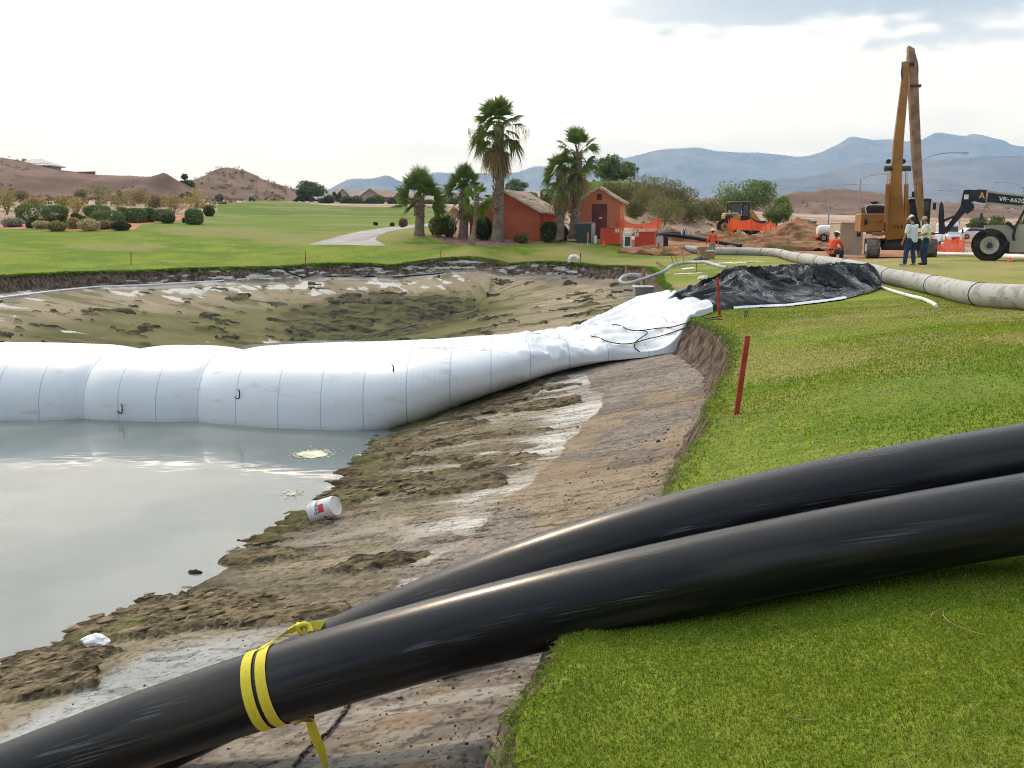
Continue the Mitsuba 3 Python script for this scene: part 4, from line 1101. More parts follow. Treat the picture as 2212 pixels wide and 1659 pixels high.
house('distant house at the left end of the row, mostly hidden by trees', 706, 741, 409, 440, 330, 'm_houseroof', 'm_stucco2', [])
house('distant house with a grey gable and brown roof, second of the row', 738, 800, 409, 441, 318, 'm_houseroof2', 'm_stucco', [(0.12, 0.36)])
house('distant house with a broad central grey gable, third of the row', 782, 850, 409, 443, 306, 'm_houseroof', 'm_stucco', [(0.32, 0.6)])
house('distant house directly behind the stout leftmost palm', 844, 920, 413, 446, 296, 'm_houseroof2', 'm_stucco', [(0.35, 0.45)])
house('distant house seen between the leftmost palm and the second palm', 918, 1010, 418, 448, 288, 'm_houseroof2', 'm_stucco2', [(0.7, 0.35)])
house('distant grey roofed house above the red building roof', 1096, 1190, 411, 440, 250, 'm_houseroof2', 'm_stucco', [])
# the house and the wall on the left hill
k = thing('hilltop_house', 'house with a grey hip roof on top of the far left hill', 'house')
c = at(84, 372, 318)
obj('wall', box((c[0], c[1], c[2] + 0.2), (10.5, 8, 4.5)), 'm_stucco', k)
rf = trimesh.convex.convex_hull(np.array([[-6.3, -5, 1.6], [6.3, -5, 1.6], [6.3, 5, 1.6], [-6.3, 5, 1.6], [-6.3, -5, 1.9], [6.3, -5, 1.9], [-1.6, 0, 4.1], [1.2, 0, 4.1], [6.3, 5, 1.9], [-6.3, 5, 1.9]]) + c)
obj('roof', rf, 'm_grey', k, smooth=False)
obj('chimney', box((c[0] - 4.3, c[1], c[2] + 3.3), (1.0, 1.0, 1.6)), 'm_stucco', k)
scene['m_redbrick'] = mottled((0.19, 0.075, 0.055), (0.25, 0.105, 0.08), 0.8, 0.9)
k = thing('garden_wall', 'long dark red block wall on the crest of the left hill', 'wall')
a, b = at(128, 383, 310), at(206, 390, 305)
n = b - a
obj('wall_face', xf(box((0, 0, 0), (np.hypot(n[0], n[1]), 0.4, 2.6)), TR(*((a + b) / 2 + [0, 0, 0.6])) @ RO(math.degrees(math.atan2(n[1], n[0])))), 'm_redbrick', k)
obj('capping', xf(box((0, 0, 0), (np.hypot(n[0], n[1]) + 0.2, 0.6, 0.2)), TR(*((a + b) / 2 + [0, 0, 2.0])) @ RO(math.degrees(math.atan2(n[1], n[0])))), 'm_redbrick', k)

# ---------------------------------------------------------------- boxes and cabinets before the pump house
scene['m_orange'] = mottled((0.52, 0.055, 0.02), (0.60, 0.085, 0.035), 1.2, 0.7)
scene['m_orange_lit'] = mottled((0.50, 0.12, 0.06), (0.60, 0.20, 0.11), 4.0, 0.7)  # lit copy of the box orange, light painted in as a paler tone
scene['m_green'] = mottled((0.025, 0.045, 0.038), (0.04, 0.06, 0.05), 1.0, 0.6)


def text(s, h, M, mat, parent, name='lettering', bold=True, depth=0.004, mid=True):
    m = meshkit.text_mesh(s, h, depth, bold)
    if mid:
        m.apply_translation([-m.bounds[:, 0].mean(), -h / 2, 0])
    m.apply_transform(M @ RO(90, (1, 0, 0)))
    return obj(name, m, mat, parent, smooth=False)


def crate(label, px, py, Y, w, d, h, rz, num, mark_side):
    b = at(px, py, Y)
    b[2] = gz2(b[0], b[1])
    M = TR(*b) @ RO(rz)
    k = thing('orange_box', label, 'box', 'orange boxes before the pump house')
    obj('body', xf(box((0, d / 2, h / 2), (w, d, h), 0.02), M), 'm_orange', k)
    obj('lid', xf(box((0, d / 2, h + 0.025), (w + 0.05, d + 0.05, 0.05), 0.012), M), 'm_orange', k)
    s = obj('number_plate', xf(box((mark_side * (w / 2 - 0.14), -0.02, h - 0.14), (0.26, 0.02, 0.26)), M), 'm_white', k)
    text(num, 0.17, M @ TR(mark_side * (w / 2 - 0.14), -0.032, h - 0.14), 'm_dark', s)
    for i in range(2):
        obj('side_post', xf(box(((w / 2 + 0.012) * (1 if i else 1), 0.1 + i * (d - 0.2), h / 2), (0.03, 0.08, h - 0.06)), M), 'm_orange_lit', k)
    obj('side_face', xf(box((w / 2 + 0.006, d / 2, h / 2), (0.02, d - 0.1, h - 0.1)), M), 'm_orange_lit', k)  # right side painted paler to look lit
    return k


crate('orange-red box left of the white kiosk, with a numbered white plate', 1317, 515, 69.5, 1.32, 1.4, 1.12, -12, '3', 1)
crate('orange-red box right of the white kiosk, with a numbered white plate', 1392, 518, 69, 1.34, 1.4, 1.08, -12, '5', -1)
b = at(1356, 518, 68.4)
b[2] = gz2(b[0], b[1])
k = thing('kiosk', 'white framed meter kiosk with a glass front between the orange boxes', 'kiosk')
obj('cabinet', box(b + [0, 0.3, 0.55], (0.52, 0.5, 1.1), 0.02), 'm_white', k)
obj('window', box(b + [0.0, 0.04, 0.45], (0.36, 0.03, 0.6)), 'm_glass', k)
obj('header', box(b + [0, 0.03, 0.96], (0.54, 0.06, 0.2), 0.01), 'm_white', k)
k = thing('green_cabinet', 'dark green metal cabinet with grey side in front of the pump house', 'cabinet')
b = at(1261, 513, 70.5)
b[2] = gz2(b[0], b[1])
M = TR(*b) @ RO(-18)
obj('body', xf(box((0, 0.6, 0.68), (1.05, 1.2, 1.36), 0.015), M), 'm_green', k)
obj('side_face', xf(box((0.535, 0.6, 0.68), (0.03, 1.14, 1.3), 0.01), M), 'm_grey', k)
obj('lid', xf(box((0, 0.6, 1.38), (1.1, 1.25, 0.05), 0.01), M), 'm_grey', k)
for nm, lab, px, py, w, h in [('utility_box', 'small light grey utility box right of the right orange box', 1424, 508, 0.5, 0.48), ('water_cooler', 'small white drum standing left of the left orange box', 1287, 511, 0.2, 0.55)]:
    b = at(px, py, 70)
    b[2] = gz2(b[0], b[1])
    k = thing(nm, lab, nm.replace('_', ' '))
    obj('body', box(b + [0, 0.2, h / 2 + (0.35 if nm == 'utility_box' else 0)], (w, 0.4, h), 0.03), 'm_white', k)
    obj('lid', box(b + [0, 0.2, h + 0.02 + (0.35 if nm == 'utility_box' else 0)], (w + 0.03, 0.43, 0.05), 0.015), 'm_grey', k)
    if nm == 'utility_box':
        obj('post', box(b + [0, 0.2, 0.18], (0.12, 0.12, 0.36)), 'm_grey', k)
scene['m_cone'] = pbr((0.75, 0.13, 0.03), 0.5)
for i, (px, py, Y) in enumerate([(1304, 514, 68.6), (2182, 556, 39.5)]):
    b = at(px, py, Y)
    b[2] = gz2(b[0], b[1])
    k = thing('traffic_cone', ['orange cone before the left orange box', 'squat orange marker cone on the grass right of the big telehandler tyre'][i], 'traffic cone')
    obj('cone', xf(lathe([(0.0, 0.0), (0.13, 0.0), (0.03, 0.42), (0, 0.43)], 14), SC(1, 1, 1 if i == 0 else 0.4), TR(*b)), 'm_cone', k)
    obj('foot', box(b + [0, 0, 0.015], (0.32, 0.32, 0.03), 0.01), 'm_cone', k)
b = at(1270, 512, 69)
b[2] = gz2(b[0], b[1])
k = thing('marker', 'thin post with a red and white marker in front of the green cabinet', 'marker post')
obj('post', cyl(b, b + [0, 0, 0.85], 0.02, 6), 'm_white', k)
obj('panel', box(b + [0, -0.03, 0.66], (0.14, 0.02, 0.42), 0.03), 'm_cone', k)

# orange safety netting
scene['m_net'] = {'type': 'mask', 'opacity': proc(lambda p, n, uv: dr.select((dr.abs(uv.x * 14 - dr.floor(uv.x * 14) - 0.5) > 0.22) | (dr.abs(uv.y * 14 - dr.floor(uv.y * 14) - 0.5) > 0.22), 1.0, 0.0)), 'bsdf': leaf((0.85, 0.14, 0.045), 0.8, 0.6)}


def netting(label, pts, h, seed):
    """pts: (column, row of the foot, distance, height factor)."""
    k = thing('safety_netting', label, 'safety netting')
    P = []
    for px, py, Y, s in pts:
        b = at(px, py, Y)
        b[2] = max(b[2], gz2(b[0], b[1]))
        P.append((*b, s))
    P = np.array(P)
    u = np.linspace(0, len(P) - 1, 12 * (len(P) - 1) + 1)
    Q = np.stack([np.interp(u, np.arange(len(P)), P[:, i]) for i in range(4)], 1)
    sag = np.abs(np.sin(np.pi * u)) * 0.18
    w = np.linspace(0, 1, 8)
    V = np.zeros((len(u), 8, 3))
    V[..., :2] = Q[:, None, :2] + 0.14 * np.stack([nz(u[:, None] * 2, w[None] * 2, 1, seed), nz(u[:, None] * 2, w[None] * 2, 1, seed + 1)], -1)
    V[..., 2] = Q[:, 2:3] + w[None] * (h * Q[:, 3] - sag * h)[:, None]
    s = np.r_[0, np.cumsum(np.linalg.norm(np.diff(Q[:, :3], axis=0), axis=1))]
    obj('mesh', grid_mesh(V), 'm_net', k, smooth=True, uv=np.stack(np.broadcast_arrays(s[:, None], w[None] * h), -1).reshape(-1, 2))
    for p in P:
        obj('post', cyl(p[:3] - [0, 0, .1], p[:3] + [0, 0, h * p[3] + 0.08], 0.025, 6), 'm_cone', k)


netting('bright orange netting stretched behind the two orange boxes', [(1333, 492, 72.5, 0.9), (1345, 492, 72.6, .8), (1385, 494, 72.5, 0.45), (1420, 494, 72, 1.0), (1426, 495, 71.4, 0.95)], 0.8, 3)
netting('orange netting fence before the yellow loader', [(1585, 503, 84, 0.25), (1573, 499, 84, 0.95), (1578, 497, 85, 1.0), (1622, 497, 86, 0.95), (1654, 501, 85, 0.75), (1664, 501, 85, 0.95), (1692, 506, 84, 0.45)], 1.0, 5)
netting('sagging red-orange netting in front of the white truck', [(2008, 549, 62, 1.0), (2026, 551, 61, 0.55), (2040, 549, 62, 0.95), (2066, 551, 62, 0.9), (2081, 550, 62, 1.0)], 1.15, 7)
netting('orange netting beside the white tank behind the dirt mound', [(1742, 520, 84, 0.9), (1760, 522, 84, 1.0), (1790, 524, 84, 0.5)], 0.7, 9)

# ---------------------------------------------------------------- street lamps
scene['m_galv'] = pbr((0.33, 0.34, 0.35), 0.5, metallic=0.4)
scene['m_lens'] = pbr((0.7, 0.7, 0.66), 0.3)
for lab, px, pt, hx, hy, Y in [('street lamp left of the excavator boom', 1859, 387, 1915, 377, 171), ('tallest street lamp, its arm crossing behind the excavator stick', 1984, 348, 2078, 330, 120), ('street lamp farther left above the brown hill', 1793, 406, 1843, 398, 205),
                               ('street lamp with its arm pointing left above the telehandler forks', 2077, 418, 2033, 411, 236), ('street lamp at the right edge of the picture with its arm pointing left', 2211, 404, 2156, 394, 205), ('small far street lamp against the brown hill', 1818, 461, 1794, 456, 430)]:
    top = at(px, pt, Y)
    b = top.copy()
    b[2] = gz2(b[0], b[1])
    h = at(hx, hy, Y)
    k = thing('street_lamp', lab, 'street lamp', 'street lamps along the road')
    obj('pole', tube([b - [0, 0, .3], top - [0, 0, .2], top], [0.16, 0.10, 0.09], 10), 'm_galv', k)
    obj('arm', tube(smooth_path([top - [0, 0, 0.3], top + (h - top) * [.45, 1, 0] + [0, 0, (h - top)[2] * 0.85], top + (h - top) * [.7, 1, 1], h], 14), 0.055, 8), 'm_galv', k)
    s = np.sign(h[0] - top[0])
    obj('lamp_head', box(h + [s * 0.3, 0, 0.0], (1.0, 0.36, 0.16), 0.06), 'm_galv', k)
    obj('lens', xf(trimesh.creation.icosphere(2, 0.16), SC(1.6, 1, 0.7), TR(*(h + [s * 0.45, 0, -0.1]))), 'm_lens', k)

# ---------------------------------------------------------------- excavator
scene['m_yellow'] = mottled((0.25, 0.11, 0.025), (0.35, 0.155, 0.035), 1.2, 0.55)
scene['m_rust'] = mottled((0.17, 0.095, 0.06), (0.31, 0.18, 0.11), 2.5, 0.7)
scene['m_track'] = mottled((0.085, 0.065, 0.055), (0.20, 0.155, 0.125), 4.0, 0.8)
scene['m_chrome'] = pbr((0.6, 0.6, 0.62), 0.2, metallic=0.9)
scene['m_iron'] = mottled((0.03, 0.03, 0.035), (0.07, 0.065, 0.065), 2.0, 0.6)


def excavator():
    b = at(1940, 558, 54)
    b[2] = gz2(b[0], b[1])
    M = TR(*b) @ RO(-14)                      # local: x right, -y towards the camera, z up
    Mi = np.linalg.inv(M)
    k = thing('excavator', 'yellow long-reach tracked excavator with its folded boom standing upright', 'excavator')
    sc = 54 / 2150
    X = lambda px: float(at(px, 500, 54)[0] - b[0])
    Z = lambda py: float(at(1940, py, 54)[2] - b[2])
    O = lambda n, m, mat, par=k, **kw: obj(n, xf(m, M), mat, par, **kw)
    for side, cx in ((-1, X(1892)), (1, X(2006))):
        h, L, w = 1.0, 3.9, 0.66
        prof = shapely.LineString([(-L / 2 + h / 2, h / 2), (L / 2 - h / 2, h / 2)]).buffer(h / 2 - 0.06, quad_segs=8)
        m = trimesh.creation.extrude_polygon(prof, w - 0.16, engine='earcut')
        m.apply_transform(np.array([[0, 0, 1, -w / 2 + 0.08], [1, 0, 0, 0], [0, 1, 0, 0.0], [0, 0, 0, 1.0]]))
        TM = TR(cx, 0.9, 0) @ RO(-3)
        tk = O('track', xf(m, TM), 'm_iron')
        ring = np.array(prof.buffer(0.03).exterior.coords)[:-1]
        ln = shapely.LinearRing(ring)
        n = 44
        for i in range(n):
            p, q = ln.interpolate(i / n, True), ln.interpolate((i + 0.1) / n, True)
            a = math.degrees(math.atan2(q.y - p.y, q.x - p.x))
            s = box((0, 0, 0), (w, 0.20, 0.05), 0.008)
            s.apply_transform(RO(a, (1, 0, 0)))
            s.apply_translation([0, p.x, p.y])
            O('track_shoe', xf(s, TM), 'm_track', tk, smooth=False)
        O('side_frame', xf(box((-w / 2 + 0.05, 0, 0.5), (0.08, 2.2, 0.42), 0.02), TM), 'm_grey', tk)
    O('undercarriage', cat_([box((0.2, 0.9, 0.75), (2.0, 2.6, 0.5), 0.05), box((0.2, -0.2, 0.55), (2.2, 0.3, 0.3), 0.03), xf(lathe([(0, 0), (0.8, 0), (0.8, 0.25), (0, 0.25)], 24), TR(0.2, 1.0, 1.0))]), 'm_iron')
    O('platform', box((0.1, 1.0, 1.28), (3.1, 3.6, 0.16), 0.03), 'm_yellow')
    eb = O('engine_body', cat_([box((X(1884), 1.3, 1.85), (1.15, 3.4, 1.0), 0.05)]), 'm_yellow')
    O('panel', box((X(1890), -0.42, 1.62), (1.0, 0.03, 0.42), 0.01), 'm_yellow', eb)
    O('panel', box((X(1890), -0.42, 2.08), (1.0, 0.03, 0.38), 0.01), 'm_yellow', eb)
    O('mirror', xf(trimesh.creation.icosphere(2, 0.16), SC(0.55, 0.4, 1.1), TR(X(1871), -0.5, Z(479))), 'm_dark', eb)
    O('engine_hood', box((X(1893), 1.6, 2.55), (1.0, 2.2, 0.5), 0.08), 'm_dark')
    O('air_cleaner', xf(lathe([(0, 0), (0.10, 0), (0.10, 0.12), (0.22, 0.14), (0.22, 0.22), (0.0, 0.27)], 16), TR(X(1893), 1.2, 2.78)), 'm_dark')
    O('exhaust', cyl([X(1869), 1.4, 2.3], [X(1869), 1.4, Z(449)], 0.06, 10), 'm_yellow')
    O('handrail', cat_([tube(smooth_path([[X(1873), -0.2, 2.35], [X(1873), -0.2, 2.75], [X(1895), -0.2, 2.8], [X(1912), -0.2, 2.8]], 20), 0.02, 6)]), 'm_white')
    O('step', cat_([box((X(1882), -0.46, 1.2), (0.5, 0.1, 0.12)), box((X(1900), -0.46, 1.2), (0.25, 0.1, 0.12))]), 'm_white')
    cx = X(1979)
    cab = O('cab', cat_([box((cx, 0.6, 2.0), (1.1, 1.9, 0.9), 0.04), box((cx, 0.6, Z(432)), (1.14, 1.95, 0.12), 0.05)] + [box((cx + sx * 0.5, 0.6 + sy * 0.88, 2.55), (0.09, 0.1, 1.15), 0.02) for sx in (-1, 1) for sy in (-1, 1)] + [box((cx - 0.15, -0.30, 2.55), (0.06, 0.08, 1.1), 0.01)]), 'm_dark')
    O('window', box((cx, -0.28, 2.62), (0.92, 0.03, 0.9)), 'm_glass', cab)
    O('window', box((cx - 0.51, 0.6, 2.62), (0.03, 1.6, 0.9)), 'm_glass', cab)
    O('roof', box((cx, 0.6, Z(429)), (1.08, 1.85, 0.06), 0.03), 'm_white', cab)
    O('mirror', box((X(2008), -0.4, Z(446)), (0.16, 0.06, 0.36), 0.05), 'm_dark', cab)
    O('cab_lamp', box((X(1967), 0.0, Z(421)), (0.18, 0.15, 0.36), 0.03), 'm_dark', cab)
    # boom: a tapered box that bends, rooted between two brackets
    def beam(P, W, H):
        P = np.array(P, float)
        V = []
        t = np.gradient(P, axis=0)
        t /= np.linalg.norm(t, axis=1, keepdims=True)
        for p, tt, w, h in zip(P, t, W, H):
            sx = np.array([1.0, 0, -tt[0] / max(tt[2], 0.2)])
            sx /= np.linalg.norm(sx)
            sy = np.cross(tt, sx)
            V.append([p + sx * w / 2 - sy * h / 2, p + sx * w / 2 + sy * h / 2, p - sx * w / 2 + sy * h / 2, p - sx * w / 2 - sy * h / 2])
        V = np.array(V)
        n = len(V)
        f = []
        for i in range(n - 1):
            for j in range(4):
                a, c = i * 4 + j, i * 4 + (j + 1) % 4
                f += [[a, c, c + 4], [a, c + 4, a + 4]]
        f += [[0, 2, 1], [0, 3, 2]]
        e = (n - 1) * 4
        f += [[e, e + 1, e + 2], [e, e + 2, e + 3]]
        m = trimesh.Trimesh(V.reshape(-1, 3), f, process=False)
        m.fix_normals()
        return m
    sp = lambda px, py, dy: trimesh.transform_points([at(px, py, 54 + dy)], Mi)[0].tolist()
    bm = O('boom', beam([sp(1934, 512, -0.5), sp(1934, 478, -0.75), sp(1934, 400, -1.0), sp(1941, 300, -0.9), sp(1953, 190, -0.3), sp(1957, 135, 0.0)], [0.92, 0.88, 0.56, 0.46, 0.36, 0.28], [0.7, 0.75, 0.6, 0.5, 0.42, 0.32]), 'm_yellow', smooth=False)
    for px in (1915, 1955):
        O('foot_bracket', box((X(px), -0.3, 2.05), (0.12, 1.0, 1.5), 0.03), 'm_yellow', bm)
    O('hose_bundle', cat_([tube(smooth_path([[X(px), -0.95, 2.0], [X(px) + 0.02, -1.15, 1.65], [X(px) + 0.1, -0.9, 1.45]], 10), 0.035, 6) for px in (1926, 1933, 1940)]), 'm_dark', bm)
    O('valve_block', cat_([box((X(px), -0.85, Z(py)), (0.22, 0.14, 0.12), 0.02) for px, py in ((1924, 484), (1934, 484), (1945, 483))]), 'm_white', bm)
    for s, x0, x1 in ((-1, 1914, 1918), (1, 1957, 1958)):
        cy = O('lift_cylinder', cyl(sp(x0, 480, -1.15), sp(x1, 398, -1.3), 0.11, 14), 'm_yellow', bm)
        O('rod', cyl(sp(x1, 400, -1.3), sp(x1 + 1, 366, -1.32), 0.06, 12), 'm_chrome', cy)
        O('pin', xf(cyl([-0.2, 0, 0], [0.2, 0, 0], 0.14, 14), TR(*sp(x1 + 1, 364, -1.3))), 'm_iron', cy)
    for px in (1919, 1951):
        O('work_lamp', xf(cyl([0, -0.1, 0], [0, 0.05, 0], 0.12, 14), TR(*sp(px, 349, -0.9))), 'm_dark', bm)
    st = O('stick', beam([sp(1967, 104, 0.5), sp(1970, 140, 0.35), sp(1974, 230, -0.3), sp(1979, 330, -0.9), sp(1985, 420, -1.3), sp(1990, 474, -1.5)], [0.34, 0.46, 0.44, 0.46, 0.44, 0.34], [0.5, 0.75, 0.6, 0.5, 0.42, 0.36]), 'm_rust', smooth=False)
    O('wear_bracket', box(sp(1977, 186, -0.15), (0.56, 0.5, 0.12), 0.02), 'm_iron', st)
    O('stick_cylinder', cyl(sp(1984, 400, -1.7), sp(1989, 478, -1.8), 0.09, 12), 'm_yellow', st)
    O('rod', cyl(sp(1989, 478, -1.8), sp(1991, 492, -1.82), 0.05, 10), 'm_chrome', st)
    O('pivot', xf(cyl([-0.3, 0, 0], [0.3, 0, 0], 0.16, 14), TR(*sp(1961, 140, 0.15))), 'm_iron', st)
    O('hose', cat_([tube(smooth_path([sp(1980, 128, 0.1), sp(1983, 150, -0.1), sp(1980, 175, -0.2)], 10), 0.03, 6), tube(smooth_path([sp(1949, 170, -0.5), sp(1948, 150, -0.3), sp(1951, 142, -0.1)], 10), 0.04, 6)]), 'm_dark', st)


excavator()
b = at(1838, 546, 62)
b[2] = gz2(b[0], b[1])
k = thing('site_container', 'tan steel storage container left of the excavator', 'container')
M = TR(*b) @ RO(-2)
obj('body', xf(box((0, 1.2, 0.95), (1.35, 2.4, 1.95), 0.02), M), 'm_tan', k)
obj('side_face', xf(box((-0.69, 1.2, 0.95), (0.03, 2.3, 1.85), 0.01), M), 'm_tan_lit', k)  # thin face carrying the painted brightness of the left side
obj('roof', xf(box((0, 1.2, 1.95), (1.42, 2.5, 0.08), 0.02), M), 'm_tan_lit', k)
obj('vent', xf(box((0.42, -0.03, 1.25), (0.24, 0.06, 0.26), 0.02), M), 'm_dark', k)

# ---------------------------------------------------------------- telehandler
scene['m_jlg'] = mottled((0.36, 0.33, 0.26), (0.44, 0.41, 0.33), 1.5, 0.6)
scene['m_tyre'] = mottled((0.016, 0.015, 0.015), (0.05, 0.045, 0.042), 3.0, 0.85)
scene['m_rim'] = mottled((0.42, 0.38, 0.30), (0.50, 0.46, 0.37), 2.0, 0.6)
scene['m_navy'] = mottled((0.012, 0.012, 0.022), (0.025, 0.025, 0.04), 2.0, 0.5)
scene['m_redpaint'] = pbr((0.6, 0.04, 0.03), 0.5)
scene['m_amber'] = pbr((0.85, 0.38, 0.06), 0.5)


def wheel(parent, c, r, w, rim, lugs=22, W=np.eye(4)):
    """Axis along y."""
    c = np.array(c, float)
    prof = [(r * 0.55, -w / 2), (r * 0.85, -w / 2), (r * 0.97, -w * 0.36), (r * 0.975, w * 0.36), (r * 0.85, w / 2), (r * 0.55, w / 2), (r * 0.55, -w / 2)]
    M = W @ TR(*c) @ RO(90, (1, 0, 0))
    t = obj('tyre', xf(lathe(prof, 40), M), 'm_tyre', parent)
    for i in range(lugs):
        for s in (-1, 1):
            l = box((r * 0.985, 0, s * w * 0.23), (r * 0.07, 0.05 * r / 0.6, w * 0.5), 0.006)
            l.apply_transform(RO(s * 24, (1, 0, 0), [r, 0, s * w * 0.23]))
            l.apply_transform(RO(360 / lugs * (i + 0.25 * s)))
            obj('lug', xf(l, M), 'm_tyre', t, smooth=False)
    rm = obj('rim', xf(lathe([(0, -w * 0.18), (r * 0.18, -w * 0.18), (r * 0.2, -w * 0.12), (r * 0.43, -w * 0.12), (r * 0.47, -w * 0.4), (r * 0.56, -w * 0.42), (r * 0.56, w * 0.42), (r * 0.4, w * 0.42), (r * 0.38, w * 0.3), (r * 0.22, w * 0.3), (r * 0.2, w * 0.42), (0, w * 0.42)], 32), M), rim, parent)
    obj('hub', xf(lathe([(0, w * 0.40), (r * 0.19, w * 0.40), (r * 0.17, w * 0.5), (0, w * 0.52)], 20), M), 'm_iron', rm)
    for i in range(10):
        a = i * math.pi / 5
        obj('bolt', xf(cyl([r * 0.26 * math.cos(a), r * 0.26 * math.sin(a), w * 0.28], [r * 0.26 * math.cos(a), r * 0.26 * math.sin(a), w * 0.36], 0.02, 6), M), 'm_iron', rm)


def telehandler():
    Y = 40.7
    b = at(2150, 564, Y)
    b[2] = gz2(b[0], b[1])
    TURN = -24
    X = lambda px: float(at(px, 480, Y)[0] - b[0]) / 1.11
    Z = lambda py: float(at(2150, py, Y)[2] - b[2])
    M = TR(*b) @ RO(TURN)
    k = thing('telehandler', 'grey-beige telescopic forklift with raised dark forks, cut by the right edge', 'telehandler')
    O = lambda n, m, mat, par=k, **kw: obj(n, xf(m, M), mat, par, **kw)
    sd = lambda pts, y0, d: xf(prism([(X(x), Z(y)) for x, y in pts], d), TR(0, y0, 0))
    for nm, wx, wy in (('front', 2141, 0.0), ('front', 2141, 1.9), ('rear', 2325, 0.0), ('rear', 2325, 1.9)):
        wk = thing_part('wheel', k)
        wheel(wk, [X(wx), wy, 0.62], 0.65, 0.42, 'm_rim', W=M)
    bd = O('chassis', cat_([sd([(2128, 487), (2340, 480), (2350, 520), (2335, 535), (2165, 532), (2130, 515)], 1.0, 1.2), sd([(2185, 545), (2345, 545), (2345, 520), (2185, 520)], 1.0, 1.5)]), 'm_jlg', smooth=False)
    O('underbody', sd([(2178, 548), (2290, 548), (2290, 522), (2178, 522)], 0.62, 0.5), 'm_dark', smooth=False)
    O('valve', cat_([cyl([X(2117), 0.6, Z(487)], [X(2117), 0.6, Z(468)], 0.03, 8), cyl([X(2120), 0.6, Z(472)], [X(2119), 0.6, Z(460)], 0.05, 8), box((X(2119), 0.6, Z(484)), (0.16, 0.15, 0.2), 0.02)]), 'm_iron')
    cab = O('cab', cat_([tube([[X(2195), 0.35, Z(490)], [X(2216), 0.35, Z(445)]], 0.045, 8), tube([[X(2216), 0.35, Z(445)], [X(2262), 0.35, Z(445)]], 0.045, 8), tube([[X(2262), 0.35, Z(445)], [X(2262), 0.35, Z(520)]], 0.045, 8),
                         tube([[X(2195), 0.35, Z(490)], [X(2192), 0.35, Z(510)], [X(2200), 0.35, Z(540)]], 0.05, 8), box((X(2238), 0.75, Z(444)), (0.95, 0.9, 0.06), 0.02), box((X(2240), 0.8, Z(520)), (0.9, 0.8, 0.7), 0.05)]), 'm_navy')
    O('windscreen', xf(box((0, 0, 0), (0.02, 0.75, 0.9)), TR(X(2207), 0.75, Z(466)) @ RO(24, (0, 1, 0))), 'm_glass', cab)
    O('steering_arm', cat_([tube([[X(2176), 0.3, Z(479)], [X(2192), 0.35, Z(493)]], 0.05, 8), box((X(2180), 0.3, Z(483)), (0.22, 0.06, 0.1), 0.02)]), 'm_navy', cab)
    bm = O('boom', sd([(2126, 410), (2400, 446), (2400, 482), (2126, 440)], 0.55, 0.42), 'm_jlg', smooth=False)
    pl = O('name_panel', xf(box((0, 0, 0), (1.3, 0.02, 0.36)), TR(X(2168), 0.325, Z(430)) @ RO(7.2, (0, 1, 0))), 'm_navy', bm)
    text('VR-642C', 0.15, M @ TR(X(2183), 0.312, Z(431.5)) @ RO(7.2, (0, 1, 0)), 'm_white', pl)
    text('Summit', 0.25, M @ TR(X(2225), 0.338, Z(437)) @ RO(7.2, (0, 1, 0)), 'm_dark', bm)
    O('red_stripe', xf(box((0, 0, 0), (0.22, 0.02, 0.05)), TR(X(2137), 0.33, Z(416.5)) @ RO(7.2, (0, 1, 0))), 'm_redpaint', bm)
    O('lug', sd([(2127, 440), (2134, 441), (2134, 448), (2127, 447)], 0.55, 0.3), 'm_jlg', bm, smooth=False)
    ib = O('inner_boom', sd([(2080, 408), (2105, 409), (2107, 407.5), (2127, 409), (2127, 438), (2110, 436), (2106, 434), (2076, 433)], 0.55, 0.34), 'm_navy', smooth=False)
    text('A', 0.23, M @ TR(X(2117), 0.375, Z(421)), 'm_amber', ib)
    O('decal', box((X(2082.5), 0.37, Z(424)), (0.17, 0.02, 0.19)), 'm_white', ib)
    hd = O('boom_head', cat_([sd([(2076, 408), (2090, 409), (2094, 436), (2102, 445), (2101, 452), (2088, 462), (2078, 456), (2072, 460), (2069, 458)], 0.55, 0.3), sd([(2072, 444), (2084, 456), (2044, 505), (2038, 498)], 0.55, 0.22)]), 'm_navy', smooth=False)
    O('tilt_cylinder', cyl([X(2036), 0.5, Z(476)], [X(2060), 0.5, Z(466)], 0.055, 10), 'm_iron', hd)
    O('rod', cyl([X(2050), 0.5, Z(470)], [X(2064), 0.5, Z(464)], 0.035, 10), 'm_chrome', hd)
    O('hose', tube(smooth_path([[X(2094), 0.36, Z(434)], [X(2099), 0.34, Z(442)], [X(2093), 0.34, Z(452)], [X(2084), 0.36, Z(446)]], 14), 0.02, 6), 'm_dark', hd)
    fk = O('carriage', sd([(2024, 440), (2028, 433), (2033, 442), (2039, 488), (2046, 498), (2040, 506), (2027, 506), (2023, 470)], 0.35, 0.6), 'm_navy', smooth=False)
    for y in (0.1, 0.6):
        O('fork', cat_([box((X(2013), y, Z(504.5)), (0.62, 0.11, 0.05), 0.01)]), 'm_iron', fk)


telehandler()

# ---------------------------------------------------------------- wheel loader, truck, tank, car
scene['m_catyellow'] = mottled((0.40, 0.22, 0.045), (0.52, 0.30, 0.07), 1.2, 0.5)


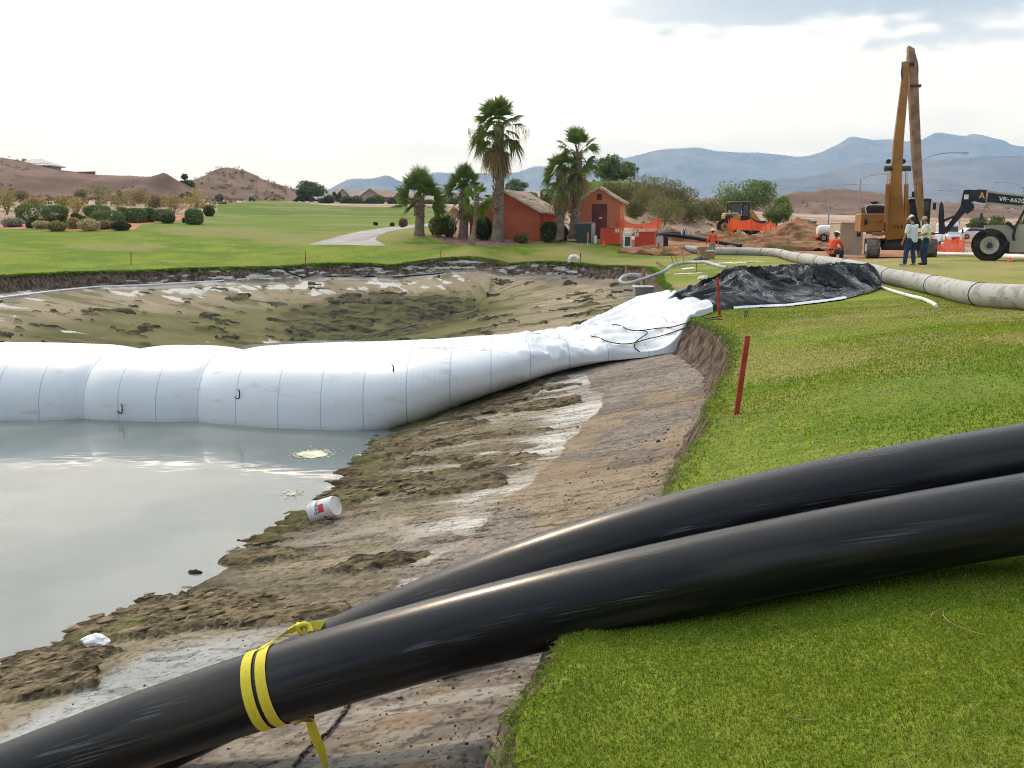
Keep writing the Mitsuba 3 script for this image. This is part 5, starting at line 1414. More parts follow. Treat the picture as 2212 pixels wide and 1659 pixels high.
def loader():
    Y = 95
    sc = Y / 2150
    b = at(1600, 506, Y)
    b[2] = gz2(b[0], b[1])
    Z0 = 506 - (b[2] - at(1600, 506, Y)[2]) / sc
    X = lambda px: (px - 1600) * sc
    Z = lambda py: (506 - py) * sc
    M = TR(*(b * [1, 1, 0] + [0, 0, at(1600, 506, Y)[2]]))
    k = thing('wheel_loader', 'yellow wheel loader with a glazed cab behind orange netting', 'wheel loader')
    O = lambda n, m, mat, par=k, **kw: obj(n, xf(m, M), mat, par, **kw)
    for px, y in ((1563, -0.4), (1585, 1.5), (1614, -1.0), (1632, 0.9)):
        wheel(thing_part('wheel', k), b * [1, 1, 0] + [X(px), y, at(1600, 506, Y)[2] + 0.72], 0.72, 0.5, 'm_catyellow', 16)
    hd = O('engine_hood', cat_([box((X(1580), 0.5, Z(474)), (1.45, 2.0, 0.9), 0.1), box((X(1558), 0.4, Z(484)), (0.5, 1.8, 0.5), 0.06)]), 'm_catyellow')
    O('grille', box((X(1571), -0.52, Z(474)), (0.7, 0.04, 0.68), 0.02), 'm_dark', hd)
    O('lit_hood_top', box((X(1577), 0.2, Z(462)), (1.2, 1.6, 0.08), 0.03), 'm_white', hd)  # yellow hood's top made white: bright daylight put into the colour
    cab = O('cab', cat_([box((X(1598), 0.9, Z(439)), (1.85, 1.7, 0.12), 0.05), box((X(1598), 0.9, Z(472)), (1.7, 1.5, 0.5), 0.04)] + [box((X(x), y, Z(454)), (0.1, 0.1, 1.2), 0.02) for x in (1578, 1603, 1617) for y in (0.15, 1.65)]), 'm_dark')
    O('roof', box((X(1598), 0.9, Z(438)), (1.9, 1.75, 0.07), 0.03), 'm_tan', cab)
    for x in (1590, 1610):
        O('window', box((X(x), 0.18, Z(455)), (0.5 if x > 1600 else 0.95, 0.03, 0.95)), 'm_glass', cab)
    O('frame', box((X(1605), 0.3, Z(483)), (2.2, 1.4, 0.5), 0.06), 'm_catyellow')
    for y in (-0.4, 1.2):
        O('lift_arm', xf(prism([(X(1617), Z(456)), (X(1623), Z(458)), (X(1640), Z(480)), (X(1636), Z(486)), (X(1620), Z(470))], 0.3), TR(0, y, 0)), 'm_catyellow', smooth=False)
    O('bucket', cat_([xf(prism([(X(1628), Z(477)), (X(1651), Z(478)), (X(1651), Z(489)), (X(1633), Z(490)), (X(1627), Z(486))], 2.4), TR(0, 0.5, 0)), box((X(1628), 0.5, Z(475)), (0.4, 1.0, 0.5), 0.08)]), 'm_iron', smooth=False)


loader()


def truck():
    Y = 100
    sc = Y / 2150
    b = at(2052, 548, Y)
    b[2] = gz2(b[0], b[1])
    M = TR(*b)
    Z0 = at(2052, 548, Y)[2]
    X = lambda px: (px - 2052) * sc
    Z = lambda py: (548 - py) * sc + Z0 - b[2]
    k = thing('tank_truck', 'white tank truck facing the camera behind the orange netting', 'truck')
    O = lambda n, m, mat, par=k, **kw: obj(n, xf(m, M), mat, par, **kw)
    cab = O('cab', cat_([box((X(2054), 1.2, Z(494)), (1.75, 1.6, 1.0), 0.15), box((X(2054), 1.2, Z(512)), (1.9, 1.7, 0.9), 0.08)]), 'm_white')
    O('windscreen', box((X(2054), 0.39, Z(496)), (1.45, 0.04, 0.52), 0.02), 'm_glass', cab)
    hd = O('hood', cat_([box((X(2053), -0.1, Z(515)), (1.5, 1.4, 0.75), 0.2), box((X(2053), -0.2, Z(529)), (2.1, 1.2, 0.55), 0.12)]), 'm_white')
    O('grille', box((X(2054), -0.83, Z(519)), (0.75, 0.05, 0.62), 0.05), 'm_redpaint', hd)
    for s in (-1, 1):
        O('headlight', xf(trimesh.creation.icosphere(2, 0.13), SC(1, 0.5, 1), TR(X(2053) + s * 0.75, -0.82, Z(527))), 'm_lens', hd)
        O('wing_mirror', box((X(2054) + s * 1.15, 0.3, Z(500)), (0.18, 0.1, 0.45), 0.04), 'm_dark', cab)
        wheel(thing_part('wheel', k), b + [X(2053) + s * 0.9, 0.1, 0.45], 0.45, 0.3, 'm_rim', 12)
    O('bumper', box((X(2053), -0.88, Z(536)), (2.2, 0.16, 0.25), 0.04), 'm_white')
    tk = O('tank', xf(lathe([(0, 0), (0.7, 0.05), (1.0, 0.35), (1.0, 3.6), (0.7, 3.9), (0, 3.95)], 28), RO(-90, (1, 0, 0)), RO(38), TR(X(2030), 2.8, Z(504))), 'm_white')
    O('hatch', xf(lathe([(0, 0), (0.2, 0), (0.2, 0.18), (0, 0.2)], 14), TR(X(2014), 4.3, Z(487))), 'm_white', tk)


truck()
b = hit(1788, 522)
k = thing('water_tank', 'white water tank on a trailer behind the dirt mound', 'tank')
obj('tank', xf(lathe([(0, 0), (0.32, 0.03), (0.43, 0.3), (0.43, 1.5), (0.32, 1.75), (0, 1.8)], 24), RO(90, (0, 1, 0)), TR(*(b + [-0.9, 0, 0.85]))), 'm_white', k)
obj('frame', box(b + [0, 0, 0.38], (1.9, 0.8, 0.16), 0.02), 'm_cone', k)
for s in (-.5, .5):
    wheel(thing_part('wheel', k), b + [s, -0.5, 0.3], 0.3, 0.2, 'm_rim', 10)
k = thing('parked_car', 'white car on the far road left of the telehandler tyre', 'car')
b = at(2104, 517, 125)
b[2] = gz2(b[0], b[1])
z = at(2104, 517, 125)[2]
b[2] = z
obj('body', xf(prism([(-2.1, .35), (2.1, .35), (2.15, .75), (1.9, .95), (1.0, 1.0), (.55, 1.4), (-1.0, 1.42), (-1.6, 1.0), (-2.1, .9)], 1.7), TR(*b)), 'm_white', k, smooth=False)
obj('window', xf(prism([(.9, 1.02), (.5, 1.34), (-.95, 1.36), (-1.45, 1.02)], 1.72), TR(*b)), 'm_glass', k, smooth=False)
for sx in (-1.3, 1.3):
    wheel(thing_part('wheel', k), b + [sx, -0.8, 0.33], 0.33, 0.2, 'm_rim', 10)
scene['m_pillar'] = mottled((0.42, 0.10, 0.05), (0.50, 0.14, 0.075), 2, 0.8)
scene['m_bluecap'] = pbr((0.07, 0.16, 0.24), 0.6)
for i, (px, y0, y1, Y, w) in enumerate([(1739, 477, 500, 106, 0.36), (1757.5, 478, 507, 98, 0.42)]):
    k = thing('entrance_pillar', ['orange pillar with a blue cap behind the dirt mound, left and shorter', 'orange pillar with a blue cap behind the dirt mound, right and taller'][i], 'pillar')
    t = at(px, y0, Y)
    bt = gz2(t[0], t[1]) - 0.2
    obj('shaft', box((t[0], t[1], (t[2] + bt) / 2 - 0.1), (w, w, t[2] - bt - 0.1), 0.03), 'm_pillar', k)
    obj('cap', box((t[0], t[1], t[2] - 0.06), (w * 1.2, w * 1.2, 0.2), 0.05), 'm_bluecap', k)

# ---------------------------------------------------------------- yellow straps on the near pipe
scene['m_strap'] = pbr(proc(lambda p, n, uv: mix((0.62, 0.50, 0.03), (0.74, 0.62, 0.05), noise(uv.x * 300, uv.y * 300)) * (1 - 0.22 * smoothstep(0.05, 0.02, dr.abs(uv.y - 0.5)) * smoothstep(0.4, 0.6, noise(uv.x * 90, 1.0)))), 0.7)


def ribbon(P, W, n=60, thick=0.004):
    """A flat strap through points P with half-width vectors W."""
    P, W = smooth_path(P, n), smooth_path(W, n) if len(P) > 3 else W
    return P, W


def strap_mesh(C, w):
    """C (n,3) centres, w (n,3) half-width vectors -> mesh and uv."""
    V = C[:, None] + w[:, None] * np.linspace(-1, 1, 5)[None, :, None]
    s = np.r_[0, np.cumsum(np.linalg.norm(np.diff(C, axis=0), axis=1))]
    return grid_mesh(V), np.stack(np.broadcast_arrays(s[:, None], np.linspace(0, 1, 5)[None]), -1).reshape(-1, 2)


strap = thing('yellow_strap', 'yellow webbing strap wound twice round the nearest black pipe with a hanging tail', 'strap')
tA, aA, bA = frames(PATHA)


def on_pipe(X):
    i = int(np.argmin(np.abs(PATHA[:, 0] - X)))
    return PATHA[i], tA[i], aA[i], bA[i]


for j, X0 in enumerate((-1.296, -1.212)):
    c, t, a, b = on_pipe(X0)
    th = np.linspace(0, 2 * math.pi, 90)
    C = c + (PR + 0.006) * (np.cos(th)[:, None] * a + np.sin(th)[:, None] * b) + 0.012 * np.sin(th * 1.0 + 0.5)[:, None] * t
    m, uv = strap_mesh(C, np.repeat(t[None] * 0.029, len(C), 0))
    obj('band', m, 'm_strap', strap, smooth=True, uv=uv)
c, t, a, b = on_pipe(-1.20)
top = c + b * (PR + 0.012)
e = at(692, 1351, 5.42)
C = smooth_path([top - t * 0.05, top + t * 0.05 + [0, 0.10, -0.004], (top + e) / 2 + [0, 0.06, 0.02], e, e + [0.10, 0.10, -0.05]], 40)
W = np.linspace(0, 1, 40)[:, None] * np.array([0.0, 0.018, 0.02]) + (1 - np.linspace(0, 1, 40))[:, None] * (t * 0.012 + [0, 0.02, 0.0])
m, uv = strap_mesh(C, W)
obj('connecting_strap', m, 'm_strap', strap, smooth=True, uv=uv)
q = (top * 0.42 + e * 0.58) + [0, 0.02, 0.02]
obj('knot', cat_([tube(smooth_path([q + [-0.05, 0, -.01], q + [-0.01, -.02, .02], q + [0.03, 0.02, 0.015], q + [0.06, 0, -.02]], 12), 0.018, 8), xf(trimesh.creation.torus(0.028, 0.011), RO(70, (0, 1, 0)), TR(*q))]), 'm_strap', strap)
p0, p1 = at(668, 1553, 4.86), at(706, 1668, 4.9)
C = smooth_path([at(640, 1561, 4.87), p0, at(676, 1578, 4.87), at(690, 1612, 4.88), p1, p1 + [0.01, 0, -0.1]], 40)
ang = np.linspace(0, 1, 40)
W = 0.027 * np.stack([np.cos(ang * 3.0 - 0.9), np.sin(ang * 3.0 - 0.9) * 0.8, 0.15 * np.sin(ang * 6)], 1)
m, uv = strap_mesh(C, W)
obj('tail', m, 'm_strap', strap, smooth=True, uv=uv)
obj('buckle', cat_([box(at(664, 1552, 4.87), (0.07, 0.03, 0.03), 0.006)]), 'm_rust', strap)
g6 = np.random.default_rng(66)
cord = [hit(x, y) + [0, 0, 0.02] for x, y in [(756, 1515), (744, 1545), (722, 1575), (700, 1596), (676, 1615), (655, 1636), (636, 1662), (628, 1690)]]
cord = smooth_path(cord, 120) + g6.normal(size=(120, 3)) * 0.004
k = thing('cord_line', 'ragged black cord on the wet slope under the near pipe', 'cord')
obj('strand', tube(cord, 0.008 + 0.004 * g6.random(120), 6), 'm_black', k)
k = thing('short_dark_tube', 'short black tube on the slope underneath the two big pipes', 'pipe')  # black tube modelling the dark shape below the big pipes
a, b = hit(938, 1476), hit(1150, 1408)
obj('pipe_wall', tube([a + [0, 0.10, 0.10], (a + b) / 2 + [0, 0.12, 0.13], b + [0, 0.16, 0.11]], 0.11, 24), 'm_hdpe', k)

# ---------------------------------------------------------------- bucket at the water's edge
scene['m_pail'] = pbr(proc(lambda p, n, uv: mix((0.70, 0.69, 0.66), (0.45, 0.40, 0.32), 0.7 * smoothstep(0.55, 0.75, fbm(p.x * 9, p.y * 9, p.z * 9, 4)))), 0.4)
scene['m_red'] = pbr((0.62, 0.03, 0.05), 0.45)
scene['m_blue'] = pbr((0.03, 0.10, 0.18), 0.45)


def bucket():
    c = hit(702, 1126)
    c[2] = max(c[2], 0.02) + 0.155
    ax = np.array([0.86, -0.34, 0.36])
    ax /= np.linalg.norm(ax)
    view = -ray(696, 1098)
    view -= ax * (view @ ax)
    view /= np.linalg.norm(view)
    up = np.cross(ax, view)
    if up[2] < 0:
        up = -up
    # local: z along the axis (towards the closed end), x towards the viewer, y up round the side
    M = np.eye(4)
    M[:3, 0], M[:3, 1], M[:3, 2], M[:3, 3] = view, np.cross(ax, view), ax, c - ax * 0.185
    s = 1 if np.cross(ax, view)[2] > 0 else -1
    k = thing('bucket', 'white plastic bucket with a red label and blue letters tipped over at the water edge', 'bucket')
    r = 0.142
    prof = [(0.130, 0.004), (0.148, 0.0), (0.152, 0.012), (0.146, 0.016), (0.146, 0.030), (0.154, 0.032), (0.154, 0.040), (0.146, 0.044), (0.146, 0.058), (0.152, 0.06), (0.152, 0.066), (0.145, 0.07), (0.138, 0.36), (0.132, 0.372), (0.118, 0.372), (0.112, 0.366), (0.0, 0.364)]
    obj('body', xf(lathe(prof, 48), M), 'm_pail', k)
    obj('lining', xf(lathe([(0.128, 0.004), (0.126, 0.34), (0, 0.345)], 40), M), 'm_pail', k)

    def wrap(m, a0, z0, rr=r + 0.0012):
        m = m.copy()
        m = m.subdivide_to_size(0.02) if hasattr(m, 'subdivide_to_size') else m
        v = np.array(m.vertices)
        th = a0 + s * v[:, 0] / rr
        m.vertices = np.stack([np.cos(th) * (rr + v[:, 2] - 0.004 * (z0 + v[:, 1])), np.sin(th) * (rr + v[:, 2] - 0.004 * (z0 + v[:, 1])), z0 - v[:, 1]], 1)
        return xf(m, M)
    for w, h, x, z in ((0.115, 0.085, 0.03, 0.225), (0.042, 0.04, -0.115, 0.235)):
        b = box((0, 0, 0), (w, h, 0.003))
        obj('red_label', wrap(b, s * x / r, z), 'm_red', k)
    t = meshkit.text_mesh('Sears', 0.06, 0.002, True)
    t.apply_translation([-0.045, -0.03, 0])
    obj('lettering', wrap(t, 0.0, 0.145), 'm_blue', k, smooth=False)
    hd = smooth_path([[0.0, 0.155, 0.05], [-0.05, 0.15, -0.02], [-0.1, 0.06, -0.08], [-0.12, -0.06, -0.08]], 24)
    obj('handle', xf(tube(hd, 0.003, 6), M), 'm_galv', k)


bucket()
scene['m_foam'] = mottled((0.55, 0.53, 0.36), (0.72, 0.70, 0.55), 6.0, 0.9)


def scum(label, px0, px1, py0, py1, n, seed, big=0.09):
    g = np.random.default_rng(seed)
    a, b = at((px0 + px1) / 2, (py0 + py1) / 2, 1.0) - EYE, None
    Yc = -4 / a[2]
    c = EYE + a * Yc
    rx, ry = (px1 - px0) / 2150 * Yc / 2, (py1 - py0) / 2150 * Yc / 2 * (Yc / 4.2)
    ms = []
    for i in range(n):
        rr, th = abs(g.normal()) * 0.5, g.uniform(0, 6.28)
        q = c + [rx * rr * math.cos(th), ry * rr * math.sin(th), 0]
        s = big * g.uniform(0.2, 1) * max(0.25, 1.1 - rr)
        ang = np.sort(g.uniform(0, 6.28, 7))
        v = np.stack([np.cos(ang) * s * g.uniform(0.6, 1.2, 7) * 1.5, np.sin(ang) * s * g.uniform(0.6, 1.2, 7), 0 * ang + 0.004 + 0.006 * g.random()], 1)
        v = np.vstack([v, [0, 0, 0.016]]) + [q[0], q[1], 0]
        ms.append(trimesh.Trimesh(v, [[j, (j + 1) % 7, 7] for j in range(7)], process=False))
    obj('pond_scum', cat_(ms), 'm_foam', smooth=False, label=label, cat='scum', kind='stuff')


scum('pale yellow scum patch floating in the reflection of the white dam', 622, 728, 966, 996, 420, 1)
scum('thin scum flecks by the shore below the dam foot', 750, 850, 962, 1010, 160, 2, 0.05)
scum('faint scum flecks drifting near the bucket', 590, 680, 1050, 1085, 60, 3, 0.04)
b = hit(208, 1404)
b[2] = max(b[2], 0.0)
lump = trimesh.creation.icosphere(3, 0.085)
lump.vertices = lump.vertices * (0.7 + 0.9 * meshkit.fbm(lump.vertices * 22, 3, 4))[:, None] * [1.3, 1, 0.7] + b + [0, 0, 0.03]
obj('white_lump', lump, 'm_white', label='small white foam lump at the water edge, lower left', cat='debris')

# ---------------------------------------------------------------- stakes and posts
scene['m_stake'] = mottled((0.33, 0.035, 0.02), (0.45, 0.06, 0.035), 9, 0.7)
scene['m_wood'] = mottled((0.25, 0.16, 0.09), (0.40, 0.27, 0.16), 9, 0.85)
scene['m_orangestake'] = mottled((0.50, 0.12, 0.04), (0.60, 0.17, 0.06), 9, 0.8)


def stake(name, label, base, topx, w, d, mat, cat='stake', group='red survey stakes round the pond'):
    B = hit(*base)
    Tp = at(topx[0], topx[1], B[1])
    v = Tp - B
    L = np.linalg.norm(v)
    v /= L
    m = box((0, 0, L / 2 - 0.1), (w, d, L + 0.2), min(w, d) * 0.12)
    m.vertices[:, 0] += 0.004 * np.sin(m.vertices[:, 2] * 9)
    a = np.cross(v, [0, 1, 0.0])
    a /= np.linalg.norm(a)
    M = np.eye(4)
    M[:3, 0], M[:3, 1], M[:3, 2], M[:3, 3] = a, np.cross(v, a), v, B
    k = thing(name, label, cat, group)
    obj('shaft', xf(m, M @ RO(14)), mat, k, smooth=False)
    return k


stake('survey_stake', 'nearest leaning red stake on the green bank right of the white dam', (1590, 898), (1616, 725), 0.062, 0.025, 'm_stake')
stake('survey_stake', 'red stake in front of the black plastic heap', (1554, 681), (1550, 599), 0.07, 0.03, 'm_stake')
for lab, b, t in [('thin red stake on the far bank, leftmost', (283, 572), (283, 544)), ('thin red stake on the far bank, second from the left', (660, 570), (660, 544)), ('thin red stake on the far bank below the second palm', (951, 568), (951, 541)), ('thin red stake on the far bank below the twin palms', (1253, 568), (1254, 546)), ('thin red stake down on the slope near the wooden posts', (1322, 600), (1322, 581))]:
    stake('survey_stake', lab, b, t, 0.05, 0.03, 'm_stake')
for lab, b, t in [('first of two small mallet-topped stakes beside the white conduit', (1456, 577), (1450, 552)), ('second of two small mallet-topped stakes beside the white conduit', (1464, 567), (1456, 549)), ('thin stake standing just left of the cardboard box', (1478, 569), (1474, 543)), ('thin stake before the white conduit, nearest the grass lip', (1505, 588), (1504, 565)), ('short stake right of the cardboard box', (1522, 570), (1519, 553))]:
    k = stake('orange_stake', lab, b, t, 0.04, 0.03, 'm_orangestake', group='orange stakes by the white conduit')
B = hit(1430, 577)
k = thing('leaning_board', 'reddish board leaning across the white conduit at the bank edge', 'board')
obj('plank', tube([at(1445, 584, B[1] - 0.5), at(1419, 567, B[1] + 0.3)], 0.075, 4), 'm_wood', k, smooth=False)
stake('wood_post', 'square wooden post beside the looped white conduit, left one', (1354, 606), (1354, 572), 0.14, 0.14, 'm_wood', 'post', 'wooden posts at the inlet')
stake('wood_post', 'square wooden post beside the looped white conduit, right one', (1390, 616), (1391, 580), 0.13, 0.13, 'm_wood', 'post', 'wooden posts at the inlet')
for i, (b, t) in enumerate([((1608, 686), (1611, 670)), ((1612, 685), (1616, 669))]):
    stake('iron_peg', ['left of the two dark iron pegs in the grass right of the red stake', 'right of the two dark iron pegs in the grass right of the red stake'][i], b, t, 0.022, 0.022, 'm_iron', 'peg', 'iron pegs')
b = hit(1393, 637)
k = thing('concrete_block', 'flat grey concrete headwall block at the top of the slope', 'block')
M = TR(*b) @ RO(4)
obj('face', xf(box((0, 0.3, 0.1), (0.86, 0.6, 0.42), 0.02), M), 'm_path', k)
obj('cap', xf(box((0, 0.3, 0.335), (0.92, 0.66, 0.05), 0.01), M), 'm_white', k)

# ---------------------------------------------------------------- hoses and pipes on the grass
scene['m_hose'] = bump(pbr(proc(lambda p, n, uv: mix(mix((0.30, 0.295, 0.27), (0.40, 0.395, 0.365), fbm(uv.x * 1.5, uv.y * 2, 1.0, 4)), (0.16, 0.15, 0.135), 0.6 * smoothstep(0.58, 0.72, fbm(uv.x * 6, uv.y * 5, 2.0, 4)))), 0.7), lambda p, n, uv: 0.004 * noise(uv.x * 30, 0.5))


def ground_run(pts, r, n, lift=0.0):
    P = []
    for px, py in pts:
        h = hit(px, py)
        P.append([h[0], h[1], 0])
    P = smooth_path(np.array(P), n)
    P[:, 2] = ground(P[:, 0], P[:, 1]) + r * 0.93 + lift
    from scipy.ndimage import gaussian_filter1d
    P[:, 2] = gaussian_filter1d(P[:, 2], 3, mode='nearest')
    return P


HOSE = np.array([(1484, 549, 68), (1545, 550, 65.5), (1610, 552, 62), (1700, 561, 56), (1769, 577, 49), (1840, 592, 41.5), (1897, 607, 36.5), (1985, 628, 31.5), (2060, 648, 26.5), (2138, 662, 23.5), (2212, 668, 22), (2420, 678, 20.6)], float)
_hp = np.array([hit(h[0], h[1]) if i >= 2 else at(*h) for i, h in enumerate(HOSE)])
_hp[:, 2] -= 0.0
P = smooth_path(_hp, 300)
hr = 0.255
from scipy.ndimage import gaussian_filter1d
P[:, 2] = gaussian_filter1d(ground(P[:, 0], P[:, 1]) + hr * 0.93, 4, mode='nearest')
t_, a_, b_ = frames(P)
th = np.linspace(0, 2 * math.pi, 41)
s_ = np.r_[0, np.cumsum(np.linalg.norm(np.diff(P, axis=0), axis=1))]
V = P[:, None] + hr * (np.cos(th)[None, :, None] * a_[:, None] + np.sin(th)[None, :, None] * b_[:, None])
hose = thing('suction_hose', 'thick grey jointed pipeline curving across the grass behind the black plastic', 'pipe')
obj('pipe_wall', grid_mesh(V), 'm_hose', hose, smooth=True, uv=np.stack(np.broadcast_arrays(s_[:, None], th[None] * hr), -1).reshape(-1, 2))
HOSEP = P
for s0 in np.r_[np.arange(1.5, s_[-1], 5.2)]:
    i = int(np.searchsorted(s_, s0))
    if i >= len(P) - 1:
        continue
    obj('joint_ring', xf(trimesh.creation.torus(hr + 0.004, 0.013, major_sections=36, minor_sections=8), np.block([[np.stack([a_[i], b_[i], t_[i]], 1), P[i][:, None]], [np.zeros((1, 3)), np.ones((1, 1))]])), 'm_black', hose)
end = np.block([[np.stack([a_[0], b_[0], t_[0]], 1), P[0][:, None]], [np.zeros((1, 3)), np.ones((1, 1))]])
obj('open_end', xf(lathe([(0, 0.3), (hr * 0.9, 0.3), (hr * 0.9, -0.03), (hr * 1.03, -0.03), (hr * 1.03, 0.2)], 32), end), 'm_iron', hose)
P = ground_run([(1896, 622), (1936, 634), (1960, 641), (1985, 648), (2010, 657), (2022, 665)], 0.045, 60)
k = thing('white_conduit', 'thin white pipe emerging from under the black plastic beside the grey pipeline', 'pipe')
obj('pipe_wall', tube(P, 0.045, 12), 'm_white', k)
P = ground_run([(2016, 551), (2060, 553), (2100, 554), (2150, 557), (2212, 561), (2300, 566)], 0.11, 50)
k = thing('white_pipe', 'white pipe lying on the grass behind the telehandler tyre', 'pipe')
obj('pipe_wall', tube(P, 0.11, 14), 'm_white', k)
lp = [at(1570, 578, 41), at(1540, 571, 43), at(1518, 566, 45), at(1507, 567, 46), at(1480, 568, 47), at(1467, 570, 47), at(1440, 583, 45.5), at(1400, 599, 44), at(1370, 609, 43), at(1352, 613, 43), at(1341, 610, 43.2), at(1340, 603, 43.6), at(1350, 596, 44.2), at(1366, 593, 44.6), at(1385, 595, 44.6)]
P = smooth_path(np.array(lp), 140)
P[:, 2] = np.maximum(P[:, 2], ground(P[:, 0], P[:, 1]) + 0.07)
k = thing('looped_conduit', 'grey-white conduit running over the bank edge and looping back at its lower end', 'pipe')
obj('pipe_wall', tube(P, 0.075, 12), 'm_grey', k)
for i, (lab, pts, r) in enumerate([('long black pipe raised across the bare dirt behind the orange-shirted worker', [(1414, 507, 70), (1470, 510, 71), (1530, 519, 70), (1600, 531, 68)], 0.15), ('second thinner black pipe lying behind the long raised one', [(1420, 503, 74), (1450, 502, 76), (1480, 505, 77)], 0.1), ('bent black pipe forming an inverted V on the dirt', [(1473, 510, 75), (1476, 496, 76), (1479, 495, 76), (1485, 511, 75)], 0.11)]):
    P = smooth_path(np.array([at(*p) for p in pts]), 40) if i != 2 else np.array([at(*p) for p in pts])
    k = thing('dirt_pipe', lab, 'pipe')
    obj('pipe_wall', tube(P, r, 14), 'm_hdpe', k)
    if i == 0:
        obj('support', box(at(1438, 516, 69.8) + [0, 0, -0.15], (0.3, 0.3, 0.7), 0.03), 'm_dark', k)

# ---------------------------------------------------------------- heaps of black plastic
def plastic_col(p, n, uv):
    return mix((0.010, 0.010, 0.012), (0.022, 0.022, 0.025), fbm(p.x * 2, p.y * 2, p.z * 2, 2))


scene['m_plastic'] = bump(pbr(proc(plastic_col), 0.06, specular=0.42), lambda p, n, uv: 0.10 * dr.abs(fbm(p.x * 1.6, p.y * 3.2, p.z * 2.5, 3) - 0.5), 1e-2)
scene['m_hem'] = mottled((0.55, 0.56, 0.57), (0.68, 0.69, 0.70), 3, 0.45)


def crumple(F, B, Hs, nu, nv, seed, fold=1.0, along=1.0):
    """A crumpled sheet between a front and a back outline (world points on the ground); Hs = heights along it."""
    from scipy.interpolate import PchipInterpolator as PI
    u, v = np.linspace(0, 1, nu), np.linspace(0, 1, nv)
    Fu, Bu = PI(np.linspace(0, 1, len(F)), np.array(F))(u), PI(np.linspace(0, 1, len(B)), np.array(B))(u)
    H = PI(np.linspace(0, 1, len(Hs)), Hs)(u)
    V = Fu[:, None] * (1 - v)[None, :, None] + Bu[:, None] * v[None, :, None]
    x, y = V[..., 0], V[..., 1]
    wx, wy = nz(x, y, 0.7, seed, 3) * 1.6, nz(x, y, 0.7, seed + 1, 3) * 1.6
    r1 = 1 - np.abs(nz((x + wx) * 0.55 * along, (y + wy) * 1.25, 1.0, seed + 2, 4)) * 5.0
    r2 = 1 - np.abs(nz((x + wx) * 1.3 * along, (y + wy) * 2.6, 1.0, seed + 3, 3)) * 5.0
    r3 = 1 - np.abs(nz((x + wx) * 3.6, (y + wy) * 4.6, 1.0, seed + 4, 2)) * 4.0
    env = np.minimum(1, 3.2 * np.minimum(v, 1 - v) + 0.0)[None] ** 0.6 * np.minimum(1, 14 * np.minimum(u, 1 - u))[:, None] ** 0.5
    z = ground(x, y, detail=False) + 0.03 + env * (H[:, None] * (0.45 + 0.55 * nz(x, y, 0.45, seed + 8, 2) * 2) + fold * (0.20 * np.sign(r1) * np.abs(r1) ** 1.3 + 0.13 * r2 + 0.035 * r3 - 0.08))
    V[..., 0] += env * (0.2 * nz(x, y, 1.1, seed + 5, 3)) * fold
    V[..., 1] += env * (-0.40 * nz(x, y, 1.1, seed + 6, 3) - 0.10 * r1) * fold
    V[..., 2] = np.maximum(z, ground(V[..., 0], V[..., 1], detail=False) + 0.012)
    return V


def gp(px, py, Y):
    p = at(px, py, Y)
    p[2] = 0
    return p


V = crumple([gp(1425, 668, 23.9), gp(1530, 672, 24.2), gp(1620, 668, 25.0), gp(1700, 664, 25.5), gp(1800, 659, 26.3), gp(1870, 645, 28.0), gp(1906, 630, 30.2)],
            [gp(1418, 642, 28.0), gp(1545, 610, 30), gp(1565, 592, 32), gp(1640, 590, 33), gp(1730, 590, 33.5), gp(1820, 600, 33), gp(1895, 618, 32)], [0.2, 0.5, 1.25, 0.85, 0.7, 0.6, 0.45], 330, 190, 71, 1.7, 0.8)
heap = thing('plastic_heap', 'big crumpled heap of shiny black plastic sheet on the grass right of the white dam', 'plastic sheet')
obj('sheet', grid_mesh(V), 'm_plastic', heap, smooth=24)
hem = V[86:237, 0] + [0, -0.03, 0.02]
HV = np.stack([hem + [0, -0.10, -0.015], hem + [0, 0.02, 0.03], hem + [0, 0.10, 0.03]], 1)
HV[..., 2] = np.maximum(HV[..., 2], ground(HV[..., 0], HV[..., 1]) + 0.015)
obj('white_hem', grid_mesh(HV), 'm_hem', heap, smooth=True)
V = crumple([gp(1272, 702, 24.6), gp(1310, 700, 25.0), gp(1345, 690, 25.6), gp(1372, 668, 27)], [gp(1290, 690, 26.6), gp(1320, 684, 27.0), gp(1352, 672, 27.8), gp(1386, 652, 29)], [0.1, 0.25, 0.2, 0.2], 110, 60, 75, 0.55)
k = thing('plastic_scrap', 'torn dark plastic crumpled on the slope behind the white dam tail', 'plastic sheet')
obj('sheet', grid_mesh(V), 'm_plastic', k, smooth=True)
# the dam's open end: black lining and white flaps
dv = DAMV[-1]
ring = dv[: len(dv) // 2 + 1]
LV = np.stack([ring * (1 - f) + (ring.mean(0) + [0.5, 0.7, 0.05]) * f + np.array([0.5, 0.35, 0.05]) * math.sin(f * 3.14) for f in np.linspace(0, 0.85, 14)], 0)
LV[..., 2] += 0.12 * nz(LV[..., 0], LV[..., 1], 2.2, 80)
LV[..., 2] = np.maximum(LV[..., 2], ground(LV[..., 0], LV[..., 1], detail=False) + 0.03)
obj('lining', grid_mesh(LV), 'm_plastic', dam, smooth=True)


def project(V):
    q = np.asarray(V) - EYE
    yc = q[..., 1] * CP - q[..., 2] * SP
    return 1106 + 2150 * q[..., 0] / yc, 829.5 - 2150 * (q[..., 1] * SP + q[..., 2] * CP) / yc


_px, _py = project(DAMV.reshape(-1, 3))


def on_dam(px, py):
    d = np.hypot(_px - px, _py - py)
    w = np.flatnonzero(d < max(6, d.min() + 3))
    return DAMV.reshape(-1, 3)[w[np.argmin(DAMV.reshape(-1, 3)[w, 1])]]


